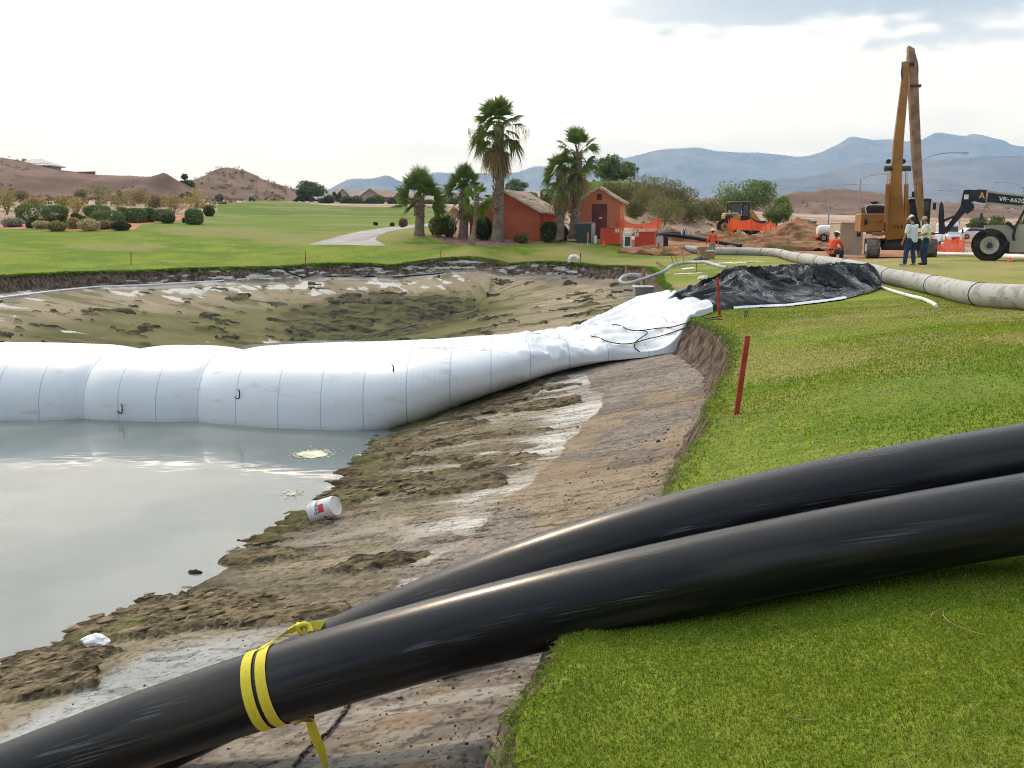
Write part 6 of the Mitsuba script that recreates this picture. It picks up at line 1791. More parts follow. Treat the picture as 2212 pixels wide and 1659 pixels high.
for lab, pts in [('upper rope lying over the white tail of the dam', [(1324, 699), (1352, 706), (1381, 712), (1412, 709), (1446, 704), (1475, 697)]), ('lower rope lying over the white tail of the dam', [(1275, 723), (1300, 730), (1320, 736), (1341, 742), (1365, 738), (1390, 732), (1420, 724), (1454, 715)]), ('short rope tying the two ropes across the dam tail', [(1390, 712), (1378, 730), (1368, 747), (1376, 762)])]:
    P = [on_dam(*p) + [0, -0.03, 0.03] for p in pts]
    if 'tying' not in lab:
        e_ = hit(1560, 688 if 'upper' in lab else 696)
        P = P + [e_ + [0, 0, 0.05]]
    k = thing('rope', lab, 'rope')
    obj('strand', tube(smooth_path(P, 60), 0.014, 6), 'm_black', k)
for lab, px, py in [('left', 258, 882), ('middle', 508, 851), ('right', 838, 796)]:
    p = on_dam(px, py)
    L = smooth_path([[0.03, -0.03, 0.09], [0.06, -0.06, 0.06], [0.065, -0.08, -0.03], [0.04, -0.06, -0.09], [-0.02, -0.03, -0.09], [-0.05, -0.02, -0.06]], 24) + p
    obj('lifting_loop', tube(L, 0.013, 6), 'm_black', dam)

# ---------------------------------------------------------------- dirt heaps
scene['m_heap'] = bump(pbr(proc(lambda p, n, uv: mix(mix((0.15, 0.065, 0.035), (0.34, 0.175, 0.095), smoothstep(0.3, 0.7, fbm(p.x * 1.2, p.y * 1.2, p.z * 1.2, 4))), (0.10, 0.12, 0.03), 0.6 * smoothstep(0.60, 0.68, fbm(p.x * 0.7, p.y * 0.7, p.z * 1.4 + 4, 3)))), 0.95), lambda p, n, uv: 0.10 * fbm(p.x * 3.5, p.y * 3.5, p.z * 3.5, 4))


def heap_mesh(c, rx, ry, h, seed, pw=1.0, n=90, rough=0.35):
    u = np.linspace(-1, 1, n)
    A, Bq = np.meshgrid(u, u, indexing='ij')
    x, y = c[0] + A * rx, c[1] + Bq * ry
    r = np.sqrt(A ** 2 + Bq ** 2) * (1 + 0.5 * nz(x, y, 1.6 / rx, seed, 3))
    k = np.clip(1 - r, 0, 1) ** pw
    cl = np.abs(nz(x, y, 1.1, seed + 1, 4))
    z = gzv(x, y) - 0.12 + h * k + np.minimum(1, 4 * k) * rough * (0.9 * (0.25 - cl) * 2 + nz(x, y, 2.5, seed + 2, 3) * 0.8)
    m = grid_mesh(np.stack([x, y, z], -1))
    keep = (k.ravel()[m.faces] > 0).any(1)
    m.update_faces(keep)
    m.remove_unreferenced_vertices()
    if m.face_normals[:, 2].mean() < 0:
        m.faces = m.faces[:, ::-1]
    return m


def gzv(x, y):
    return ground(x, y, detail=True)


for lab, px, py, Y, rx, ry, h, pw in [('tall reddish dirt mound with a grassy peak, right of the loader', 1722, 522, 82, 3.9, 4.0, 1.75, 1.0), ('low rubble of reddish dirt in front of the tall dirt mound', 1650, 545, 69, 3.6, 2.0, 0.75, 0.6), ('low dirt heap with sod clumps between tall mound and tan container', 1765, 545, 69, 2.6, 1.8, 0.6, 0.6), ('torn up dirt and turf before the orange boxes', 1415, 532, 66, 2.6, 1.6, 0.45, 0.55), ('small dirt ridge left of the grey pipeline end', 1490, 535, 68, 1.9, 1.1, 0.4, 0.6), ('long low dirt bank before the loader netting', 1640, 512, 80, 4.0, 2.0, 0.55, 0.6), ('dirt bank behind the bent black pipe', 1450, 498, 84, 3.6, 2.2, 0.9, 0.7), ('dirt shoulder below the loader counterweight', 1540, 500, 86, 3.2, 2.0, 0.9, 0.7)]:
    c = at(px, py, Y)
    m = heap_mesh(c, rx, ry, h, int(px), pw)
    k = thing('dirt_mound', lab, 'dirt mound')
    obj('earth', m, 'm_heap', k, smooth=True)

# ---------------------------------------------------------------- small things on the grass
scene['m_card'] = mottled((0.36, 0.22, 0.11), (0.44, 0.28, 0.15), 3, 0.85)
b = hit(1521, 560)
k = thing('cardboard_box', 'brown cardboard box on the grass left of the walking worker', 'box')
M = TR(*b) @ RO(12)
obj('carton', xf(box((0, 0.2, 0.38), (0.55, 0.5, 0.76), 0.01), M), 'm_card', k)
obj('flap', xf(box((-0.33, 0.2, 0.70), (0.22, 0.45, 0.02)), M, RO(0)), 'm_card', k)
b = hit(1536, 560)
k = thing('spare_parts', 'white and brown packing debris right of the cardboard box', 'debris')
obj('board', box(b + [0, 0.5, 0.5], (0.6, 0.4, 0.06), 0.01), 'm_white', k)
obj('carton', box(b + [0.05, 0.6, 0.24], (0.5, 0.4, 0.42), 0.02), 'm_card', k)
b = hit(1504, 562)
obj('black_bag', xf(heap_mesh(b + [0.3, 0, 0], 0.5, 0.3, 0.3, 5, 0.6, 24, 0.1), TR(0, 0, 0.05)), 'm_plastic', label='small black plastic bag at the foot of the cardboard box', cat='bag')


def rag(label, px, py, w, d, h, seed, mat='m_white', cat='rag'):
    c = hit(px, py)
    g = np.random.default_rng(seed)
    ms = []
    for i in range(7):
        o = np.array([g.normal() * w * 0.25, g.normal() * d * 0.25, 0])
        p = c + o
        p[2] = gz2(p[0], p[1])
        m = trimesh.creation.icosphere(2, 1)
        m.vertices = m.vertices * (0.6 + 0.9 * meshkit.fbm(m.vertices * 1.7 + i, 3, seed))[:, None] * [w * 0.22, d * 0.25, h * 0.5] + p + [0, 0, h * 0.2]
        ms.append(m)
    obj('rag', cat_(ms), mat, smooth=True, label=label, cat=cat)


rag('bunched cream rag on the grass left of the black plastic heap', 1518, 604, 0.5, 0.5, 0.2, 1, 'm_foam')
rag('flat white rag on the grass above the bunched cream one', 1483, 583, 0.75, 0.5, 0.12, 2)
rag('scattered white scraps between the flat rag and the bunched one', 1487, 592, 0.9, 0.6, 0.06, 3, 'm_foam')
rag('strip of white gravel bags on the grass behind the black heap', 1590, 569, 2.6, 1.0, 0.08, 4, 'm_foam')
k = thing('drain_elbow', 'white and green plastic elbow lying at the far bank edge', 'pipe fitting')
b = hit(1240, 574)
obj('elbow', tube(smooth_path([b + [-0.25, 0, 0.1], b + [-0.2, 0, 0.35], b + [0.0, 0, 0.42], b + [0.25, -0.05, 0.25]], 14), 0.13, 12), 'm_white', k)
for nm, lab, pts in [('edge_hose', 'thin white hose lying along the top of the far basin slope', [(-60, 655), (20, 643), (130, 630), (240, 621), (360, 615), (480, 610), (600, 606)]), ('dark_hose', 'thin dark hose along the far basin rim, right of the white one', [(600, 602), (700, 600), (800, 599), (880, 598), (925, 596), (960, 590)])]:
    P = ground_run(pts, 0.04, 90)
    k = thing(nm, lab, 'hose')
    obj('tube', tube(P, 0.045 if nm == 'edge_hose' else 0.04, 8), 'm_white' if nm == 'edge_hose' else 'm_navy', k)
# golf cart on the far fairway
b = at(545, 444, 285)
b[2] = gz2(b[0], b[1])
k = thing('golf_cart', 'small white-roofed golf cart far away on the fairway', 'golf cart')
obj('body', cat_([box(b + [0, 0, 0.55], (1.25, 2.3, 0.5), 0.08), box(b + [0, -0.7, 0.9], (1.2, 0.5, 0.5), 0.06)]), 'm_dark', k)
obj('roof', box(b + [0, 0, 1.85], (1.25, 1.7, 0.09), 0.03), 'm_white', k)
obj('post', cat_([cyl(b + [sx * .55, sy * .7, 0.7], b + [sx * .55, sy * .7, 1.85], 0.03, 6) for sx in (-1, 1) for sy in (-1, 1)]), 'm_dark', k, kind='stuff')
for sx in (-1, 1):
    for sy in (-1, 1):
        obj('wheel', xf(lathe([(0, -.09), (.22, -.09), (.22, .09), (0, .09)], 14), RO(90, (0, 1, 0)), TR(*(b + [sx * .55, sy * .8, .22]))), 'm_tyre', k)

for i, pts in enumerate([[(2040, 1330), (2060, 1365), (2100, 1385), (2128, 1392)], [(2010, 1352), (2022, 1338), (2038, 1330)], [(1700, 1560), (1730, 1572), (1765, 1570)]]):
    P = smooth_path(np.array([hit(*p) + [0, 0, 0.028] for p in pts]), 20)
    obj('straw_stalk', tube(P, 0.0022, 5), 'm_wood', smooth=True, label=['long curved dry stalk lying on the near lawn', 'short dry stalk lying above the long curved one', 'dry stalk lying in the middle of the near lawn'][i], cat='stalk')
# ---------------------------------------------------------------- people
ICO = trimesh.creation.icosphere(2, 1).vertices
scene['m_skin'] = mottled((0.30, 0.15, 0.095), (0.38, 0.20, 0.13), 8, 0.6)
scene['m_hair'] = pbr((0.03, 0.02, 0.015), 0.6)
scene['m_polo'] = mottled((0.60, 0.63, 0.64), (0.70, 0.73, 0.74), 6, 0.85)
scene['m_cream'] = mottled((0.62, 0.60, 0.52), (0.72, 0.70, 0.62), 6, 0.8)
scene['m_vest'] = mottled((0.66, 0.64, 0.40), (0.74, 0.72, 0.52), 6, 0.8)
scene['m_lime'] = pbr((0.45, 0.68, 0.06), 0.7)
scene['m_jeans'] = mottled((0.022, 0.038, 0.075), (0.045, 0.07, 0.12), 9, 0.9)
scene['m_greypants'] = mottled((0.27, 0.26, 0.25), (0.36, 0.35, 0.34), 8, 0.9)
scene['m_darkpants'] = mottled((0.025, 0.04, 0.045), (0.045, 0.06, 0.065), 8, 0.9)
scene['m_orangeshirt'] = mottled((0.70, 0.075, 0.02), (0.80, 0.11, 0.035), 6, 0.8)
scene['m_boot_shoe'] = pbr((0.05, 0.035, 0.028), 0.7)
scene['m_shoe'] = pbr((0.35, 0.32, 0.28), 0.7)
scene['m_hat'] = mottled((0.70, 0.69, 0.64), (0.78, 0.77, 0.72), 5, 0.45)
scene['m_tancap'] = mottled((0.34, 0.27, 0.18), (0.42, 0.34, 0.24), 5, 0.8)


def chainmesh(bones, edge=0.03, it=8):
    hs = [m3.Manifold.hull_points(np.vstack([ICO * ra + np.asarray(a), ICO * rb + np.asarray(b)])) for a, ra, b, rb in bones]
    m = m3.Manifold.batch_boolean(hs, m3.OpType.Add).refine_to_length(edge).to_mesh()
    t = trimesh.Trimesh(m.vert_properties[:, :3], m.tri_verts, process=True)
    trimesh.smoothing.filter_taubin(t, iterations=it)
    return t


def hand(wr, d, side, curl=0.5):
    """A palm with four bent fingers and a thumb, hanging from the wrist along d."""
    d = np.array(d, float) / np.linalg.norm(d)
    s = np.array(side, float) - d * (np.array(side) @ d)
    s /= np.linalg.norm(s)
    n = np.cross(d, s)
    B = [(wr, 0.026, wr + d * 0.085 + s * 0.022, 0.020), (wr, 0.026, wr + d * 0.085 - s * 0.022, 0.020)]
    for i, L in enumerate((0.068, 0.078, 0.072, 0.056)):
        p = wr + d * 0.085 + s * (0.030 - 0.020 * i)
        p1 = p + d * L * 0.5 + n * curl * 0.02
        p2 = p1 + d * L * 0.42 + n * curl * 0.045
        B += [(p, 0.0105, p1, 0.0095), (p1, 0.0095, p2, 0.008)]
    p = wr + d * 0.03 + s * 0.03
    p1 = p + d * 0.035 + s * 0.025 + n * 0.012
    B += [(p, 0.014, p1, 0.011), (p1, 0.011, p1 + d * 0.032 + n * 0.012, 0.009)]
    return B


def person(label, at_, face, J, shirt, sleeve, pants, shoe, hat, extra=None, girth=1.0):
    """J: joints in the person's own axes (x right, y forward, z up). face: turn about z."""
    M = TR(*at_) @ RO(face)
    k = thing('person', label, 'person')
    J = {n: np.array(v, float) for n, v in J.items()}
    g = girth
    hd, nk, ch, pv = J['head'], J['neck'], J['chest'], J['pelvis']
    up = (hd - nk) / np.linalg.norm(hd - nk)
    fw = J.get('look', np.array([0, 1.0, 0]))
    fw = fw - up * (fw @ up)
    fw /= np.linalg.norm(fw)
    rt = np.cross(fw, up)
    B = [(nk - up * 0.04, 0.062, hd - up * 0.04, 0.058), (hd + up * 0.03 - fw * 0.012, 0.093, hd - up * 0.06 + fw * 0.02, 0.066), (hd - up * 0.085 + fw * 0.05, 0.036, hd - up * 0.05 + fw * 0.045, 0.05),
         (hd - up * 0.005 + fw * 0.088, 0.012, hd - up * 0.038 + fw * 0.108, 0.015), (hd + up * 0.02 + fw * 0.078, 0.02, hd + up * 0.02 + fw * 0.07, 0.03)]
    for s in (-1, 1):
        B.append((hd + rt * s * 0.083 + up * 0.015 - fw * 0.01, 0.022, hd + rt * s * 0.083 - up * 0.03 - fw * 0.005, 0.014))
    B += [(ch, 0.13 * g, pv, 0.125 * g), (nk - up * 0.02, 0.06, ch, 0.12)]
    for s in 'lr':
        sh, el, wr = J['shoulder_' + s], J['elbow_' + s], J['wrist_' + s]
        B += [(nk - up * 0.03, 0.055, sh, 0.058), (sh, 0.056, el, 0.042), (el, 0.043, wr, 0.028)]
        B += hand(wr, wr - el + J.get('hand_' + s, np.zeros(3)), J.get('thumb', fw), 0.6)
        hp, kn, an = J['hip_' + s], J['knee_' + s], J['ankle_' + s]
        B += [(pv, 0.11, hp, 0.095), (hp, 0.092, kn, 0.058), (kn, 0.06, an, 0.038)]
    obj('body', xf(chainmesh(B, 0.022, 5), M), 'm_skin', k, smooth=True)
    for s in (-1, 1):
        obj('eye', xf(trimesh.creation.icosphere(1, 0.011), TR(*(hd + rt * s * 0.034 + fw * 0.082 + up * 0.008)), M), 'm_hair', k)
    obj('hair', xf(chainmesh([(hd + up * 0.045 - fw * 0.02, 0.094, hd - up * 0.035 - fw * 0.042, 0.070)], 0.03, 4), M), 'm_hair', k)
    S = [(ch + [0, 0, 0.02], 0.150 * g, (ch + pv) / 2, 0.152 * g), ((ch + pv) / 2, 0.152 * g, pv - [0, 0, 0.03], 0.150 * g)]
    for s in 'lr':
        sh, el, wr = J['shoulder_' + s], J['elbow_' + s], J['wrist_' + s]
        S += [(ch + [0, 0, 0.07], 0.12, sh, 0.075), (sh, 0.076, sh + (el - sh) * (0.72 if sleeve == 'short' else 1), 0.074 if sleeve == 'short' else 0.062)]
        if sleeve == 'long':
            S += [(el, 0.062, el + (wr - el) * 0.92, 0.046)]
    sm = chainmesh(S, 0.035, 8)
    sm.vertices += 0.010 * (meshkit.fbm(sm.vertices * 7, 3, 3) - 0.5)[:, None] * np.array(sm.vertex_normals) * 2
    sk = obj('shirt', xf(sm, M), shirt, k, smooth=True)
    Q = [(pv + [0, 0, 0.03], 0.142 * g, pv - [0, 0, 0.06], 0.14 * g)]
    for s in 'lr':
        hp, kn, an = J['hip_' + s], J['knee_' + s], J['ankle_' + s]
        Q += [(pv - [0, 0, .02], 0.125 * g, hp, 0.112), (hp, 0.112, kn, 0.085), (kn, 0.085, an + (kn - an) * 0.04, 0.074)]
        f = J.get('foot_' + s, np.array([0, 1.0, 0]))
        f = f / np.linalg.norm(f)
        obj('shoe', xf(chainmesh([(an - [0, 0, 0.04] - f * 0.04, 0.045, an - [0, 0, 0.045] + f * 0.06, 0.045), (an - [0, 0, 0.045] + f * 0.06, 0.045, an - [0, 0, 0.052] + f * 0.16, 0.038)], 0.03, 3), M), shoe, k, smooth=True)
    pm = chainmesh(Q, 0.035, 6)
    pm.vertices += 0.010 * (meshkit.fbm(pm.vertices * 9, 3, 4) - 0.5)[:, None] * np.array(pm.vertex_normals) * 2
    obj('trousers', xf(pm, M), pants, k, smooth=True)
    HM = np.eye(4)
    HM[:3, 0], HM[:3, 1], HM[:3, 2], HM[:3, 3] = rt, fw, up, hd
    if hat[0] == 'cap':
        dome = chainmesh([((0, -0.012, 0.055), 0.100, (0, 0.0, 0.045), 0.100)], 0.03, 2)
        dome = dome.slice_plane([0, 0, 0.035], [0, 0, 1])
        hk = obj('cap', xf(dome, HM, M), hat[1], k)
        obj('peak', xf(xf(lathe([(0, 0), (0.085, -0.004), (0.087, 0.004), (0, 0.010)], 24), SC(0.9, 1.05, 1), TR(0, 0.105, 0.045)), HM, M), hat[1], hk)
    else:
        hk = obj('hard_hat', xf(xf(lathe([(0.165, 0.0), (0.17, 0.008), (0.128, 0.022), (0.124, 0.06), (0.095, 0.115), (0.045, 0.14), (0, 0.145)], 28), SC(0.9, 1.05, 1), TR(0, 0.0, 0.035)), HM, M), hat[1], k)
        obj('ridge', xf(xf(tube(smooth_path([[0, -0.11, 0.10], [0, -0.06, 0.165], [0, 0.04, 0.175], [0, 0.11, 0.11]], 14), 0.012, 6)), HM, M), hat[1], hk)
    return k, sk, M


def standing(**k):
    J = dict(head=(0, 0.03, 1.66), neck=(0, 0, 1.48), chest=(0, 0, 1.28), pelvis=(0, 0, 0.97), shoulder_l=(-0.19, 0, 1.42), shoulder_r=(0.19, 0, 1.42), elbow_l=(-0.25, -0.03, 1.13), elbow_r=(0.25, -0.03, 1.13), wrist_l=(-0.27, 0.06, 0.88), wrist_r=(0.27, 0.06, 0.88),
             hip_l=(-0.10, 0, 0.92), hip_r=(0.10, 0, 0.92), knee_l=(-0.12, 0.03, 0.49), knee_r=(0.12, 0.03, 0.49), ankle_l=(-0.13, 0, 0.09), ankle_r=(0.13, 0, 0.09))
    J.update(k)
    return J


def stand(px, py, Y):
    p = at(px, py, Y)
    p[2] = gz2(p[0], p[1])
    return p


person('man in a white polo shirt, dark jeans and white cap, seen from behind, walking left', hit(1966, 575), 22,
       standing(head=(0.0, 0.07, 1.68), pelvis=(0.04, 0, 0.97), elbow_l=(-0.30, -0.02, 1.12), wrist_l=(-0.33, 0.08, 0.86), elbow_r=(0.28, 0.12, 1.16), wrist_r=(0.24, 0.34, 1.10), hip_l=(-0.08, 0, 0.92), knee_l=(-0.20, 0.02, 0.50), ankle_l=(-0.33, -0.06, 0.09), hip_r=(0.13, 0, 0.92), knee_r=(0.14, 0.06, 0.49), ankle_r=(0.14, -0.02, 0.09), foot_l=(-0.7, 0.7, 0), look=(-0.15, 1, 0)), 'm_polo', 'short', 'm_jeans', 'm_shoe', ('cap', 'm_hat'), girth=1.18)
kp, sk, Mp = person('man in a yellow safety vest, jeans and tan cap with sunglasses, facing left', hit(1996, 572), 78,
                    standing(head=(0, 0.06, 1.63), elbow_l=(-0.26, 0.04, 1.14), wrist_l=(-0.14, 0.26, 1.08), elbow_r=(0.26, 0.04, 1.14), wrist_r=(0.12, 0.26, 1.06), knee_r=(0.12, 0.06, 0.49), look=(0.1, 1, -0.12)), 'm_cream', 'short', 'm_jeans', 'm_boot_shoe', ('cap', 'm_tancap'), girth=1.05)
vest = chainmesh([((0, 0, 1.30), 0.172, (0, 0, 1.15), 0.172), ((0, 0, 1.15), 0.172, (0, 0, 1.00), 0.168), ((-0.1, 0, 1.40), 0.095, (0.1, 0, 1.40), 0.095)], 0.035, 6)
obj('vest', xf(vest, Mp), 'm_vest', kp, smooth=True)
obj('stripe', xf(lathe([(0.176, 0), (0.181, 0.01), (0.181, 0.055), (0.176, 0.065)], 28), TR(0, 0, 1.10), Mp), 'm_lime', kp)
obj('sunglasses', xf(box((0, 0.155, 1.637), (0.14, 0.03, 0.035), 0.01), Mp), 'm_dark', kp)
person('worker in an orange long-sleeved shirt, grey trousers and white hard hat, walking away', hit(1538, 558), 0,
       standing(elbow_l=(-0.30, -0.04, 1.14), wrist_l=(-0.37, 0.05, 0.90), elbow_r=(0.30, -0.04, 1.14), wrist_r=(0.37, 0.05, 0.90), knee_r=(0.11, 0.10, 0.50), ankle_r=(0.10, -0.04, 0.12), ankle_l=(-0.09, 0.05, 0.09)), 'm_orangeshirt', 'long', 'm_greypants', 'm_boot_shoe', ('hard', 'm_hat'), girth=1.05)
i = int(np.argmin(np.abs(project(HOSEP)[0] - 1798)))
seat = HOSEP[i] + [0, 0, hr]
kp, sk, Mp = person('worker in an orange shirt and dark trousers and hard hat, sitting on the grey pipeline', seat + [0, 0.05, 0.10], -48,
                    dict(head=(0, 0.30, 0.74), neck=(0, 0.19, 0.58), chest=(0, 0.10, 0.40), pelvis=(0, -0.02, 0.11), shoulder_l=(-0.19, 0.17, 0.52), shoulder_r=(0.19, 0.17, 0.52), elbow_l=(-0.24, 0.36, 0.30), elbow_r=(0.24, 0.36, 0.30), wrist_l=(-0.10, 0.58, 0.24), wrist_r=(0.12, 0.58, 0.24),
                         hip_l=(-0.11, 0.02, 0.10), hip_r=(0.11, 0.02, 0.10), knee_l=(-0.17, 0.44, 0.10), knee_r=(0.17, 0.44, 0.10), ankle_l=(-0.15, 0.42, -0.36), ankle_r=(0.15, 0.42, -0.36), look=(0, 1, -0.35)), 'm_orangeshirt', 'long', 'm_darkpants', 'm_boot_shoe', ('hard', 'm_hat'), girth=1.02)

# ---------------------------------------------------------------- turf blades and mud clods (countless: stuff)
scene['m_blade'] = leaf(VC, 0.75, 0.55)


def turf(name, label, cx, n, ylo, yhi, L, W, seed, cond=None):
    g = np.random.default_rng(seed)
    y = np.sqrt(g.uniform(ylo ** 2, yhi ** 2, n * 3))
    x = (g.uniform(-0.25, 0.80, n * 3)) * y
    keep = (rim_sd(x, y)[0] < 0.12) & shapely.contains_xy(LAWN, x, y)
    x, y = x[keep][:n], y[keep][:n]
    z, dn, _ = ground(x, y, parts=True)
    ok = dn < 0.05
    x, y, z = x[ok], y[ok], z[ok]
    n = len(x)
    a = g.uniform(0, 2 * math.pi, n)
    tilt = g.uniform(0.15, 1.0, n)
    d = np.stack([np.cos(a) * tilt, np.sin(a) * tilt, np.ones(n)], 1)
    d /= np.linalg.norm(d, axis=1, keepdims=True)
    s = np.stack([-np.sin(a), np.cos(a), 0 * a], 1)
    pat = np.clip(0.5 + 1.6 * (meshkit.fbm(np.stack([x * 0.8, y * 0.8, 0 * x], -1), 4, 4) - 0.5), 0, 1)
    dry = np.clip((meshkit.fbm(np.stack([x * 0.5 + 4, y * 0.5, 0 * x + 5], -1), 4, 8) - 0.40) / 0.2, 0, 1) * np.clip((x + 0.18 * y - 1.1) / 2.2, 0, 1)
    l = (L * g.uniform(0.5, 1.25, n) * (0.75 + 0.6 * pat) * (1 - 0.3 * dry))[:, None]
    w = (W * g.uniform(0.6, 1.3, n))[:, None]
    p = np.stack([x, y, z - 0.004], 1)
    mid = p + d * l * 0.6
    tip = p + d * l + np.stack([np.cos(a), np.sin(a), -0.3 + 0 * a], 1) * l * 0.25
    v = np.stack([p - s * w, p + s * w, mid + s * w * 0.7, mid - s * w * 0.7, tip], 1).reshape(-1, 3)
    i = np.arange(n)[:, None] * 5
    f = np.vstack([i + [0, 1, 2], i + [0, 2, 3], i + [3, 2, 4]])
    straw = g.random(n) < 0.06 + 0.45 * dry
    c = np.where(straw[:, None], [0.44, 0.36, 0.17], np.array([0.115, 0.195, 0.014]) * (1 - pat[:, None]) + np.array([0.255, 0.315, 0.028]) * pat[:, None])
    c = c * g.uniform(0.65, 1.35, (n, 1))
    obj(name, trimesh.Trimesh(v, f, process=False), 'm_blade', smooth=False, color=np.repeat(np.clip(c, 0.005, 0.8), 5, 0), label=label, cat='grass', kind='stuff')


turf('grass', 'short green grass blades of the near lawn', 0, 400000, 2.4, 7.2, 0.025, 0.0017, 1)
turf('grass', 'mown grass of the bank behind the black pipes', 0, 250000, 7.2, 26, 0.034, 0.0055, 2)


def lip():
    """Longer grass that hangs over the broken edge of the turf."""
    g = np.random.default_rng(9)
    n = 40000
    s = g.uniform(0, 1, n) * (_s0[-1])
    i = np.searchsorted(_s0, s) - 1
    t = (s - _s0[i]) / _slen[i]
    p = _seg[i, 0] + (_seg[i, 1] - _seg[i, 0]) * t[:, None]
    nrm = np.stack([-(_seg[i, 1] - _seg[i, 0])[:, 1], (_seg[i, 1] - _seg[i, 0])[:, 0]], 1) / _slen[i][:, None]
    x, y = (p + nrm * g.normal(size=(n, 1)) * 0.10).T
    keep = (x > -27) & (y > 2)
    x, y, nr = x[keep], y[keep], nrm[keep]
    z, dn, _ = ground(x, y, parts=True)
    ok = (dn < 0.10)
    x, y, z, nr = x[ok], y[ok], z[ok], nr[ok]
    n = len(x)
    r = np.hypot(x, y)
    L, W = (0.06 + 0.0012 * r)[:, None] * g.uniform(0.5, 1.3, (n, 1)), (0.003 + 0.0005 * r)[:, None]
    d = np.stack([nr[:, 0] + g.normal(size=n) * 0.7, nr[:, 1] + g.normal(size=n) * 0.7, 0.8 + 0 * x], 1)
    d /= np.linalg.norm(d, axis=1, keepdims=True)
    sd = np.cross(d, [0, 0, 1.0])
    q = np.stack([x, y, z - 0.01], 1)
    mid = q + d * L * 0.6
    tip = mid + (d * [1, 1, 0] - [0, 0, 0.5]) * L * 0.4
    v = np.stack([q - sd * W, q + sd * W, mid + sd * W, mid - sd * W, tip], 1).reshape(-1, 3)
    k = np.arange(n)[:, None] * 5
    c = np.array([0.13, 0.24, 0.02]) * g.uniform(0.5, 1.3, (n, 1))
    c[g.random(n) < 0.15] = [0.33, 0.26, 0.13]
    obj('grass', trimesh.Trimesh(v, np.vstack([k + [0, 1, 2], k + [0, 2, 3], k + [3, 2, 4]]), process=False), 'm_blade', smooth=False, color=np.repeat(c, 5, 0), label='longer grass hanging over the broken turf edge round the pond', cat='grass', kind='stuff')


lip()
scene['m_clod'] = bump(mottled((0.10, 0.078, 0.045), (0.26, 0.20, 0.125), 7.0, 0.9), lambda p, n, uv: 0.03 * fbm(p.x * 18, p.y * 18, p.z * 18, 3))


def clods():
    g = np.random.default_rng(12)
    base = trimesh.creation.icosphere(2, 1)
    forms = []
    for i in range(10):
        v = base.vertices * (0.55 + 0.9 * meshkit.fbm(base.vertices * 1.6 + i * 9, 4, i))[:, None]
        forms.append(v)
    x, y = g.uniform(-6, 3, 60000), g.uniform(4.5, 20.5, 60000)
    d, s = rim_sd(x, y)
    q = meshkit.fbm(np.stack([s * 1.4, d * 0.45, 0 * x], -1), 4, 22)
    zone_ = (d > 2.4) & (d < 7.5) & (mud_mask(x, y, d, s) > -0.03) & (q > 0.50 - 0.045 * sstep(3, 5.5, d)) & (g.random(len(x)) < 0.35 + 0.5 * sstep(3, 5, d))
    x, y, s, d = x[zone_][:1500], y[zone_][:1500], s[zone_][:1500], d[zone_][:1500]
    z = ground(x, y)
    ok = z > -0.06
    x, y, z = x[ok], y[ok], z[ok]
    V, F = [], []
    for j in range(len(x)):
        sc = 0.014 * g.lognormal(0, 0.6)
        a = g.normal() * 0.35 + 0.15
        v = forms[j % 10] * [sc * g.uniform(1.2, 3.2), sc, sc * g.uniform(0.3, 0.6)]
        ca, sa = math.cos(a), math.sin(a)
        V.append(np.stack([v[:, 0] * ca - v[:, 1] * sa, v[:, 0] * sa + v[:, 1] * ca, v[:, 2] + 0.22 * v[:, 0]], 1) + [x[j], y[j], z[j] + sc * 0.1])
        F.append(base.faces + j * len(base.vertices))
    obj('mud', trimesh.Trimesh(np.vstack(V), np.vstack(F), process=False), 'm_clod', smooth=True, label='brown mud clods and dried algae scattered on the slope above the water', cat='mud', kind='stuff')


clods()


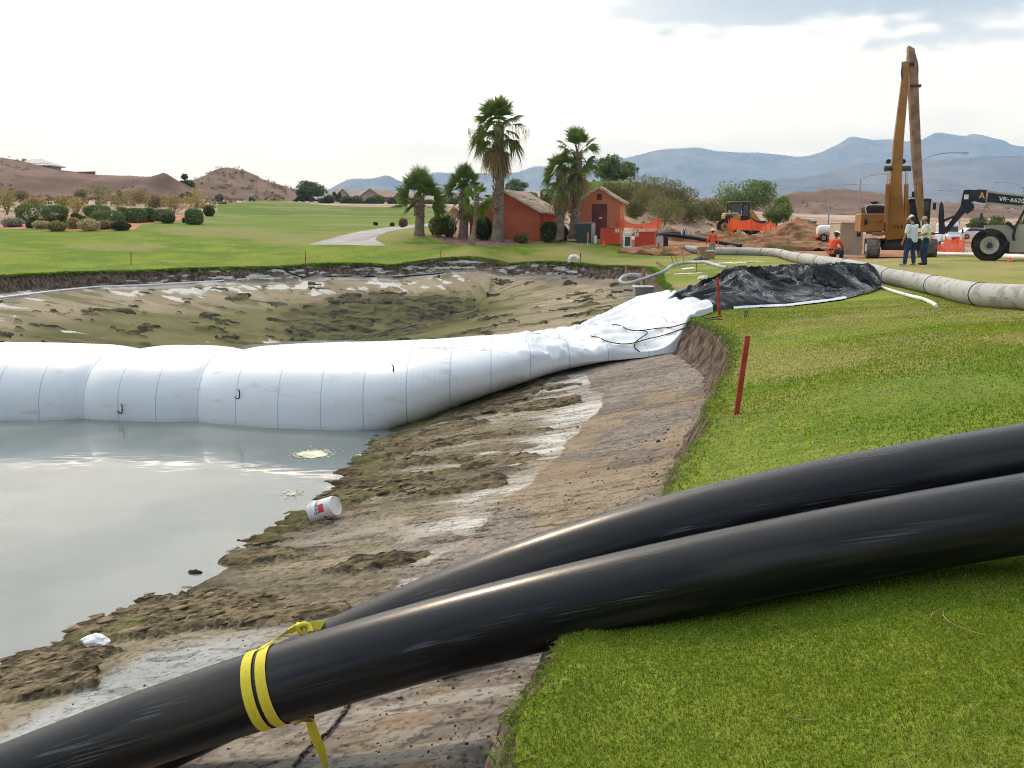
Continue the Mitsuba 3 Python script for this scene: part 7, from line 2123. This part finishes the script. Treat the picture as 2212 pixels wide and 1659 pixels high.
def pebbles():
    g = np.random.default_rng(14)
    x, y = g.uniform(-4, 4.2, 30000), g.uniform(3, 21, 30000)
    d, _ = rim_sd(x, y)
    ok = (d > 0.15) & (d < 5) & (g.random(len(x)) < np.exp(-d / 1.2))
    x, y = x[ok][:5000], y[ok][:5000]
    z = ground(x, y)
    b = trimesh.creation.icosphere(1, 1)
    V = [b.vertices * (0.0055 * g.lognormal(0, 0.5)) * g.uniform(0.6, 1.3, 3) + [x[j], y[j], z[j]] for j in range(len(x))]
    F = [b.faces + j * len(b.vertices) for j in range(len(x))]
    obj('gravel', trimesh.Trimesh(np.vstack(V), np.vstack(F), process=False), 'm_bank', smooth=False, label='loose pebbles and crumbs of soil under the broken bank', cat='gravel', kind='stuff')


pebbles()
px_ = np.array([hit(600, 741), hit(700, 740), hit(800, 738), hit(900, 737)])
obj('puddle', sheet(shapely.Point(-6.5, 37).buffer(6.5), float(np.median(px_[:, 2])) - 0.02), 'm_water', smooth=False, kind='structure')

def hill_scrub(key, n, size, seed, label):
    import meshkit as mk
    v, f, *_ = mk.WRITTEN[scene[key]['filename']]
    m = trimesh.Trimesh(v, f, process=False)
    g = np.random.default_rng(seed)
    P, _ = trimesh.sample.sample_surface(m, n * 3, seed=seed)
    P = P[meshkit.fbm(P / 40, 3, seed) > 0.44][:n]
    Q = np.vstack([blob(16, (s_, s_, s_ * 0.6), g, fill=0.7) + p + [0, 0, s_ * 0.35] for p in P for s_ in [size * g.lognormal(0, 0.35)]])
    mm, c = leaves(Q, size * 0.8, (0.15, 0.13, 0.065), 0.4, 0.5, rng=g, asp=0.4)
    obj('scrub', mm, 'm_leaf', smooth=False, color=c, label=label, cat='scrub', kind='stuff')


hill_scrub('hill', 900, 0.7, 3, 'scrub dotting the far left tan hill')
hill_scrub('hill_001', 420, 0.8, 4, 'scrub dotting the cone-shaped brown hill')
hill_scrub('hill_002', 1100, 0.9, 5, 'scrub dotting the brown hill behind the excavator')
hill_scrub('mound', 500, 0.28, 6, 'low weeds on the dirt mound behind the pump house')

# ---------------------------------------------------------------- the air
scene['air'] = {'type': 'homogeneous', 'albedo': {'type': 'rgb', 'value': [0.95, 0.95, 0.95]}, 'sigma_t': {'type': 'rgb', 'value': [4.6e-5, 8.2e-5, 1.4e-4]}}
scene['haze'] = {'type': 'cube', 'to_world': T().translate([0, 0, 640]).scale([9600, 9600, 900]), 'bsdf': {'type': 'null'}, 'interior': {'type': 'ref', 'id': 'air'}}
labels['haze'] = {'kind': 'stuff', 'label': 'thin blue haze in the air', 'category': 'haze'}
scene['camera']['medium'] = {'type': 'ref', 'id': 'air'}
